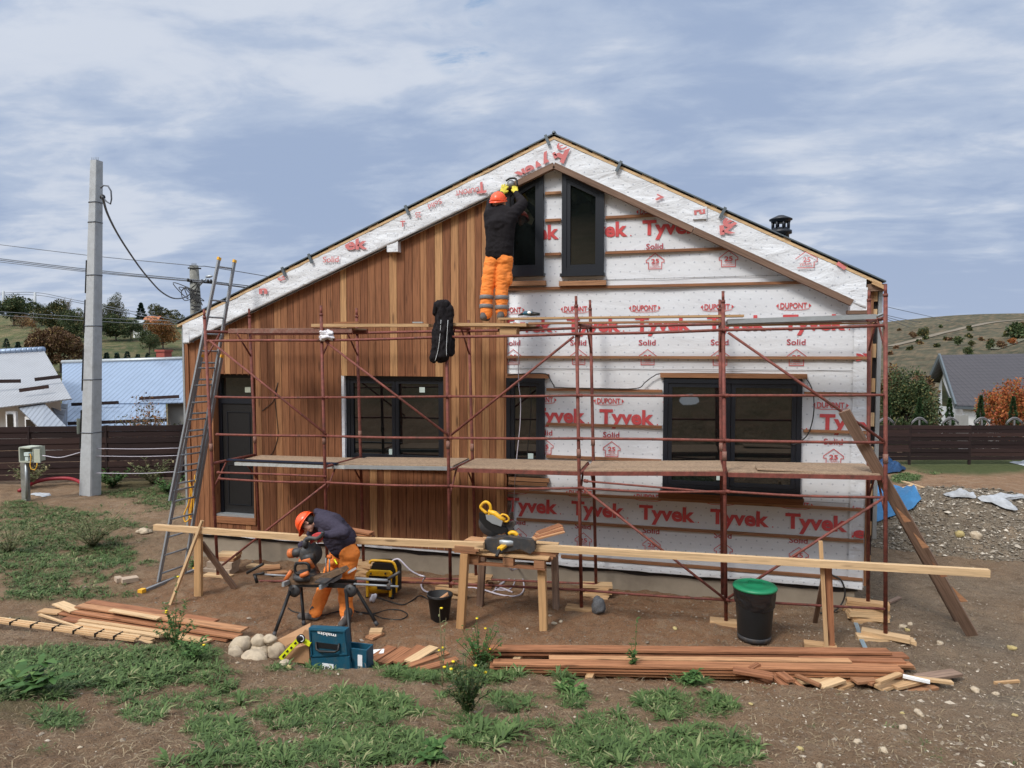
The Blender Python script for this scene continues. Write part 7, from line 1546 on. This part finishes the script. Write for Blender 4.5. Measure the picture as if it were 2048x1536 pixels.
weed('dark bushy weed with yellow flowers in the middle foreground', 935, 1432, .50, .24, 36, 1100, 'lf_dark', 5, .04)
weed('wispy grassy weed with seed heads behind the dark bushy one', 960, 1345, .55, .30, 34, 300, 'weed', 3, .06)
weed('thin weed with a single yellowed head left of the wispy one', 885, 1375, .80, .07, 6, 40, 'dryweed', 3, .05)
weed('slender upright weed with paired leaves before the long boards', 1268, 1358, .42, .08, 6, 120, 'weed', 0, .055, tall=1.6)
weed('dense leafy dock plant left of the upright weed', 1237, 1350, .10, .12, 10, 110, 'weed', 0, .09)
weed('leafy rosette in front of the right pile near the middle', 1148, 1390, .10, .14, 10, 110, 'weed', 0, .10)
weed('broad leaved plant at the bottom right of the grass', 1385, 1368, .09, .14, 10, 110, 'weed', 0, .09)
weed('large leaved burdock at the left edge of the foreground grass', 60, 1385, .22, .24, 12, 60, 'weed', 0, .20)
weed('light green leafy plant at the bottom centre', 860, 1520, .10, .13, 10, 90, 'weed', 0, .09)
weed('dry sprawling weed in the middle of the left slope', 185, 1095, .75, .85, 60, 1500, 'dryweed', 0, .06)
weed('yellowish dry weed at the left edge of the slope', 20, 1105, .6, .7, 44, 900, 'dryweed', 0, .06)
weed('dry weeds at the foot of the meter box post', 60, 975, .7, .6, 30, 300, 'dryweed', 0, .12)
weed('green weed clump just right of the concrete pole base', 225, 975, .5, .6, 30, 500, 'weed', 0, .13)
weed('weed tangle against the left fence near the ladder', 305, 968, .7, .8, 34, 420, 'dryweed', 0, .12)
weed('green weeds between the left fence and the ladder', 335, 985, .4, .5, 26, 420, 'weed', 0, .11)
weed('small green plant behind the foot of the left stand', 388, 1140, .22, .12, 8, 80, 'weed', 0, .08)
for i, (u, h) in enumerate(((262, 1.7), (280, 2.3), (300, 1.9), (320, 2.0), (345, 1.5), (240, 1.3))):
    q = D(u, 852, 21.6); o = thing('garden_bush', (q.x, q.y, -.3), 'twiggy yellowing bush rising behind the left fence, %s from the left' % ('second', 'third', 'fourth', 'fifth', 'sixth', 'first')[i], 'bush', 'twiggy bushes behind the left fence'); mb = MB(); rd = random.Random(i); Ps = []
    for k in range(16):
        e = q+Vector((rd.uniform(-.45, .45), rd.uniform(-.3, .3), 0)); e.z = -.3+h*rd.uniform(.7, 1.18); s0 = Vector((q.x, q.y, -.3)); mb.tube([s0, s0.lerp(e, .5)+Vector((rd.uniform(-.1, .1), 0, .1)), e], [.014, .01, .004], 4)
        for j in range(22): Ps.append(s0.lerp(e, rd.uniform(.45, 1))+Vector((rd.uniform(-.12, .12), rd.uniform(-.12, .12), rd.uniform(-.08, .08))))
    mb.obj('stem', M['twig'], o); Ps = np.array(Ps); Dv = rand_dirs(len(Ps)); Nv = np.cross(Dv, rand_dirs(len(Ps))); Nv /= np.linalg.norm(Nv, axis=1, keepdims=True); L = rng.uniform(.05, .10, len(Ps)); V, Fc, rn = leaves_mesh(Ps, Dv, Nv, L, L*.6, rng.uniform(0, 1, len(Ps))); npmesh('foliage', V, Fc, M['lf_orange' if i % 2 else 'lf_olive'], o, o['_o'], {'rnd': ('FLOAT', rn)})
# slope behind the photographer: dark wood seen only as reflection in the panes
V, Fc, rn = merge([crown((rng.uniform(-45, 40), -rng.uniform(26, 34), 16), (5, 4, 8), 500, 1.3, 16) for _ in range(30)]); npmesh('wood_behind', V, Fc, M['lf_dark'], attrs={'rnd': ('FLOAT', rn)}, kind='stuff')
# ================================================================== PEOPLE
def hand(wrist, palm_end, side, nrm, curl, s=1.0, spread=.16):
    # palm + four bent fingers of different length + thumb leaving the side of the palm
    w, pe, sd_, nr = Vector(wrist), Vector(palm_end), Vector(side).normalized(), Vector(nrm).normalized(); d = (pe-w).normalized(); pr_ = []
    for k in (-1, -.33, .33, 1): pr_.append(('c', w+sd_*k*.016*s, pe+sd_*k*.030*s, .017*s, .014*s))
    for k, ln in zip((-1, -.33, .33, 1), (.062, .078, .084, .074)):
        p0 = pe+sd_*k*.030*s; dd = (d+sd_*k*spread).normalized()
        for j in range(3):
            a = curl*(j+.6); e = p0+(dd*math.cos(a)+nr*math.sin(a))*ln*s*(.45, .32, .25)[j]*1.05; pr_.append(('c', p0, e, (.0112-.001*j)*s, (.0102-.001*j)*s)); p0 = e
    t0 = w.lerp(pe, .25)+sd_*.026*s; t1 = t0+(sd_*.75+d*.55+nr*.25).normalized()*.042*s; t2 = t1+(d*.9+sd_*.25+nr*.4).normalized()*.034*s
    return pr_+[('c', t0, t1, .0145*s, .0125*s), ('c', t1, t2, .012*s, .010*s)]
def head_prims(c, fwd, upv, s=1.0):
    f, u = Vector(fwd).normalized(), Vector(upv).normalized(); r = f.cross(u).normalized(); rot = Matrix((r, f, u)).transposed()
    P = lambda x, y, z: c+(r*x+f*y+u*z)*s
    pr_ = [('e', P(0, -.005, .03), (.078*s, .098*s, .088*s), rot), ('e', P(0, .03, -.045), (.058*s, .062*s, .065*s), rot), ('c', P(0, .088, .0), P(0, .108, -.035), .010*s, .016*s), ('e', P(0, .06, -.098), (.03*s, .026*s, .02*s), rot), ('c', P(-.022, .080, -.066), P(.022, .080, -.066), .011*s, .011*s), ('c', P(-.035, .078, .022), P(.035, .078, .022), .012*s, .012*s)]
    for k in (-1, 1): pr_ += [('e', P(k*.079, -.008, -.015), (.012*s, .02*s, .033*s), rot), ('e', P(k*.045, .055, -.03), (.022*s, .022*s, .02*s), rot)]
    return pr_, P, rot
def helmet(o, c, rot, s=1.0):
    # rot columns: right, forward, up
    hm = MB(); prof = []; N, Mn = 36, 14; V = []
    for i in range(Mn+1):
        a = math.pi/2*(1-i/Mn)
        for k in range(N):
            b_ = 2*math.pi*k/N; rx, ry, rz = .122, .142, .135; rib = 1+.022*math.exp(-(math.cos(b_)/.16)**2)*math.sin(a)**.5 if i < Mn else 1
            V.append(c+rot@Vector((rx*math.cos(a)*math.cos(b_)*s, (ry*math.cos(a)*math.sin(b_))*s, (rz*math.sin(a)*rib)*s)))
    for e, dz in ((.006, -.004), (.012, -.010), (.010, -.016)):
        for k in range(N):
            b_ = 2*math.pi*k/N; fr_ = max(0, math.sin(b_))**3*.045; V.append(c+rot@Vector(((.122+e)*math.cos(b_)*s, ((.142+e)*math.sin(b_)+fr_*(e/.011))*s, (dz-fr_*.35)*s)))
    m_ = Mn+3; hm.add(V, [(i*N+k, i*N+(k+1) % N, (i+1)*N+(k+1) % N, (i+1)*N+k) for i in range(m_) for k in range(N)], True)
    h = hm.obj('helmet', M['helmet'], o)
    rim = MB(); pts = [c+rot@Vector((.126*math.cos(t)*s, .146*math.sin(t)*s, (.022+.012*math.sin(3*t))*s)) for t in np.linspace(0, 2*math.pi, 40)]; rim.tube(pts, .0035, 5, cap=False); rim.obj('rim_ridge', M['helmet'], h); return h
def eyes(o, P, f):
    for k in (-1, 1): MB().ell(P(k*.031, .083, .004), (.011, .009, .008), None, 10, 8).obj('eye', M['black'], o)
def tape(o, a, b_, t, r, wd, mat='reflex'):
    a, b_ = Vector(a), Vector(b_); d = (b_-a).normalized(); c = a.lerp(b_, t); return MB().lathe(c, [(r*.97, -wd/2-.004), (r, -wd/2), (r, wd/2), (r*.97, wd/2+.004)], 24, 0, d).obj('reflective_band', M[mat], o)
# --- upper worker, seen from behind
def upper_worker():
    W_ = lambda u, v, Y: F(u, v, Y)
    Yf = YFr+.42; zf = W_(985, 645, Yf)
    fl, fr_ = W_(968, 641, Yf-.02), W_(1002, 640, Yf+.03); al, ar_ = fl+Vector((0.02, .05, .10)), fr_+Vector((0.0, .05, .10))
    kl, kr = W_(974, 580, Yf+.06), W_(1004, 578, Yf+.09); hl_, hr_ = W_(987, 522, Yf+.10), W_(1008, 522, Yf+.10)
    pel, wa, ch_, nk = W_(998, 514, Yf+.10), W_(999, 492, Yf+.10), W_(1000, 450, Yf+.13), W_(1001, 424, Yf+.18)
    sl_, sr_ = W_(981, 432, Yf+.15), W_(1024, 430, Yf+.15); el_, er_ = W_(984, 404, Yf+.45), W_(1046, 407, Yf+.36); wl_, wr_ = W_(1004, 387, Yf+.62), W_(1032, 386, Yf+.60)
    hc = W_(997, 406, Yf+.22); o = thing('person', (zf.x, zf.y, zf.z-.03), 'man in black sweatshirt and orange trousers standing on the upper planks with raised arms', 'person')
    hp, P, rot = head_prims(hc, (.12, .92, .28), (0, -.26, .96)); 
    lhand = hand(wl_, W_(1008, 377, Yf+.68), (1, 0, -.3), (0, 1, .1), .12, 1.08, .35); rhand = hand(wr_, W_(1030, 378, Yf+.66), (-1, 0, .2), (0, 1, .2), .45, 1.05, .12)
    body = hp+[('c', hc+Vector((0, -.01, -.05)), nk, .055, .065), ('c', nk, ch_, .08, .15), ('c', ch_, wa, .15, .13), ('c', wa, pel, .13, .15), ('c', pel, hl_, .12, .10), ('c', pel, hr_, .12, .10), ('c', hl_, kl, .085, .058), ('c', hr_, kr, .085, .058), ('c', kl, al, .055, .038), ('c', kr, ar_, .055, .038),
        ('c', al, fl+Vector((0, .10, .03)), .04, .03), ('c', ar_, fr_+Vector((0, .10, .03)), .04, .03), ('c', nk, sl_, .07, .06), ('c', nk, sr_, .07, .06), ('c', sl_, el_, .055, .042), ('c', sr_, er_, .055, .042), ('c', el_, wl_, .042, .028), ('c', er_, wr_, .042, .028)]+lhand+rhand
    blobmesh('body', body, M['skin'], .008, 2, None, o, o['_o'])
    for hnd in (lhand, rhand): blobmesh('work_glove', [(q[0], q[1], q[2], q[3]*1.14+.002, q[4]*1.14+.002) for q in hnd], M['yelglove'], .0055, 2, (.0015, (60, 60, 60)), o, o['_o'])
    sh = [('c', nk+Vector((0, .0, .02)), ch_, .10, .205), ('c', ch_+Vector((-.07, 0, 0)), wa+Vector((-.05, 0, 0)), .165, .15), ('c', ch_+Vector((.07, 0, 0)), wa+Vector((.05, 0, 0)), .165, .15), ('c', wa, pel+Vector((0, -.02, .05)), .155, .15), ('c', wa+Vector((-.06, 0, 0)), pel+Vector((-.055, 0, .07)), .155, .155), ('c', wa+Vector((.06, 0, 0)), pel+Vector((.055, 0, .07)), .155, .155),
          ('c', nk, sl_, .11, .105), ('c', nk, sr_, .11, .105), ('c', sl_, ch_+Vector((-.10, 0, .0)), .11, .14), ('c', sr_, ch_+Vector((.10, 0, .0)), .11, .14), ('c', sl_, el_, .10, .075), ('c', sr_, er_, .10, .075), ('c', el_, wl_-(wl_-el_).normalized()*.05, .072, .048), ('c', er_, wr_-(wr_-er_).normalized()*.03, .075, .045), ('c', nk+Vector((-.06, -.04, .02)), nk+Vector((.06, -.04, .02)), .055, .055), ('e', nk+Vector((0, -.07, -.03)), (.12, .05, .07), None)]
    blobmesh('sweatshirt', sh, M['sweat'], .012, 6, (.010, (5, 4, 7)), o, o['_o'])
    cf = wl_-(wl_-el_).normalized()*.05; MB().lathe(wl_-(wl_-el_).normalized()*.015, [(.036, -.02), (.04, -.015), (.04, .015), (.036, .02)], 14, 0, (wl_-el_)).obj('wrist_cuff', M['black'], o)
    tr = [('c', pel+Vector((-.05, 0, -.0)), hl_, .14, .135), ('c', pel+Vector((.05, 0, 0)), hr_, .14, .135), ('e', pel+Vector((-.075, -.05, -.06)), (.10, .09, .12), None), ('e', pel+Vector((.085, -.05, -.06)), (.10, .09, .12), None), ('c', hl_+Vector((-.01, 0, 0)), kl, .13, .095), ('c', hr_+Vector((.01, 0, 0)), kr, .13, .095), ('c', kl, al+Vector((0, -.01, .0)), .095, .088), ('c', kr, ar_+Vector((0, -.01, .03)), .095, .085), ('e', kr.lerp(hr_, .38)+Vector((.10, 0, 0)), (.05, .08, .11), None)]
    tw = blobmesh('work_trousers', tr, M['hivis'], .012, 6, (.011, (5, 5, 13)), o, o['_o'])
    for a, b_, ts in ((kl, al, (.34, .74)), (kr, ar_, (.38, .80))):
        for t in ts: tape(tw, a, b_+Vector((0, -.01, .02)), t, .108, .05)
    MB().box(tuple(W_(977, 522, Yf-.075)), tuple(W_(1020, 518, Yf-.06)+Vector((0, 0, 0)))).obj('pocket_flap', M['hivis'], tw) if False else None
    for f_ in (fl, fr_): blobmesh('boot', [('c', f_+Vector((0, -.05, .045)), f_+Vector((0, .17, .04)), .05, .045), ('c', f_+Vector((0, -.02, .05)), f_+Vector((0, .03, .13)), .055, .058)], M['boot'], .01, 3, (.003, (30, 30, 30)), o, o['_o'])
    helmet(o, hc+rot@Vector((0, -.005, .032)), rot, 1.02); eyes(o, P, None)
    s_ = thing('sanding_disc', W_(1023, 367, Yf+.74), 'small grey palm tool held up against the rake of the gable', 'power tool')
    MB().lathe(W_(1022, 368, Yf+.74), [(.055, -.03), (.062, -.02), (.062, .02), (.03, .05)], 16, 0, (.1, -1, .1)).obj('housing', M['alu'], s_); MB().tube(smooth_pts([W_(1012, 362, Yf+.7), W_(1020, 357, Yf+.7), W_(1032, 358, Yf+.7), W_(1035, 372, Yf+.68)], 3), .016, 8).obj('handle', M['black'], s_)
upper_worker()
# --- lower worker, bent over the saw
def lower_worker():
    Yb = YS+.42; W_ = lambda u, v, dy=0: F(u, v, Yb+dy)
    fl, fr_ = ground_pt(622, 1240), ground_pt(690, 1246); al, ar_ = fl+Vector((.06, .02, .11)), fr_+Vector((0, .05, .11))
    kl, kr = W_(652, 1168, .10), W_(690, 1172, -.02); hl_, hr_ = W_(678, 1112, .10), W_(700, 1108, -.06); pel = W_(690, 1098, .02)
    wa, ch_, nk = W_(686, 1080, .0), W_(663, 1052, -.04), W_(640, 1042, -.08); sl_, sr_ = W_(632, 1058, .12), W_(664, 1048, -.20)
    el_, er_ = W_(618, 1085, .10), W_(688, 1066, -.33); wl_, wr_ = W_(604, 1090, .0), W_(648, 1070, -.44)
    hc = W_(615, 1046, -.14); o = thing('person', ((fl.x+fr_.x)/2, (fl.y+fr_.y)/2, fl.z), 'crouching man in navy fleece and orange trousers bent over the saw stand', 'person')
    fwd = (-.38, -.35, -.85); hp, P, rot = head_prims(hc, fwd, (-.88, -.05, .42))
    rh = hand(wr_, W_(634, 1073, -.46), (.1, -.3, -1), (-.5, .3, -.6), .55, 1.12, .08); lh = hand(wl_, W_(600, 1100, -.04), (0, 1, 0), (-.4, 0, -.8), .5, 1.0, .08)
    body = hp+[('c', hc+Vector((.05, .02, .0)), nk, .058, .065), ('c', nk, ch_, .08, .15), ('c', ch_, wa, .15, .14), ('c', wa, pel, .14, .15), ('c', pel, hl_, .12, .10), ('c', pel, hr_, .12, .10), ('c', hl_, kl, .085, .058), ('c', hr_, kr, .085, .058), ('c', kl, al, .055, .038), ('c', kr, ar_, .055, .038), ('c', al, fl+Vector((-.08, 0, .03)), .04, .03), ('c', ar_, fr_+Vector((0, -.10, .03)), .04, .03),
       ('c', nk, sl_, .06, .06), ('c', nk, sr_, .06, .06), ('c', sl_, el_, .055, .042), ('c', sr_, er_, .055, .042), ('c', el_, wl_, .042, .028), ('c', er_, wr_, .042, .028)]+rh+lh
    blobmesh('body', body, M['skin'], .008, 2, None, o, o['_o'])
    blobmesh('work_glove', [(q[0], q[1], q[2], q[3]*1.14+.002, q[4]*1.14+.002) for q in rh], M['redglove'], .0055, 2, (.0015, (60, 60, 60)), o, o['_o']); blobmesh('work_glove', [(q[0], q[1], q[2], q[3]*1.14+.002, q[4]*1.14+.002) for q in lh], M['redglove'], .0055, 2, (.0015, (60, 60, 60)), o, o['_o'])
    sh = [('c', nk+Vector((.03, 0, .02)), ch_, .105, .18), ('c', ch_, wa, .19, .185), ('c', wa, pel+Vector((-.01, 0, .02)), .185, .17), ('c', ch_+Vector((0, -.08, -.04)), wa+Vector((-.04, -.06, -.08)), .14, .13), ('c', nk, sl_, .10, .10), ('c', nk, sr_, .10, .11), ('c', sl_, el_, .095, .075), ('c', sr_, er_, .11, .082), ('c', el_, wl_, .075, .05), ('c', er_, wr_+(er_-wr_).normalized()*.02, .08, .05),
          ('c', W_(634, 1024, -.05), W_(655, 1032, -.02), .045, .07), ('c', W_(634, 1024, -.05), W_(640, 1040, -.05), .035, .07), ('e', W_(645, 1030, -.04), (.07, .09, .05), None)]
    blobmesh('fleece', sh, M['fleece'], .012, 6, (.012, (5, 5, 10)), o, o['_o'])
    tr = [('c', pel, hl_, .155, .125), ('c', pel, hr_, .16, .13), ('e', pel+Vector((.06, 0, -.03)), (.12, .15, .12), None), ('c', hl_, kl, .125, .10), ('c', hr_, kr, .13, .10), ('c', kl, al+Vector((-.0, 0, .0)), .10, .085), ('c', kr, ar_, .10, .088), ('c', pel, W_(672, 1120, .02), .12, .10)]
    tw = blobmesh('work_trousers', tr, M['hivis'], .012, 6, (.012, (5, 5, 12)), o, o['_o'])
    MB().beam(W_(695, 1146, -.14), W_(712, 1136, -.14), .03, .012, (0, 1, 0)).obj('reflective_band', M['lighttape'], tw)
    for f_, d in ((fl, Vector((-.95, -.1, 0))), (fr_, Vector((.1, -1, 0)))):
        d.normalize(); blobmesh('boot', [('c', f_-d*.06+Vector((.02, 0, .045)), f_+d*.17+Vector((.02, 0, .04)), .052, .046), ('c', f_+Vector((.03, 0, .05)), f_+Vector((.045, .01, .14)), .055, .06)], M['boot'], .01, 3, (.003, (30, 30, 30)), o, o['_o'])
    helmet(o, hc+rot@Vector((0, .0, .030)), rot, 1.04); eyes(o, P, None)
    MB().ell(hc+rot@Vector((0, -.045, -.01)), (.088, .07, .085), rot, 18, 12, 0, .05).obj('hair', M['hair'], o)
    gl = MB(); gl.tube([P(-.085, .01, .008), P(-.07, .07, .01), P(-.03, .095, .006), P(.03, .095, .006), P(.07, .07, .01), P(.085, .01, .008)], .007, 6); gl.obj('glasses', M['black'], o)
lower_worker()
print('script objects', len(bpy.data.objects))
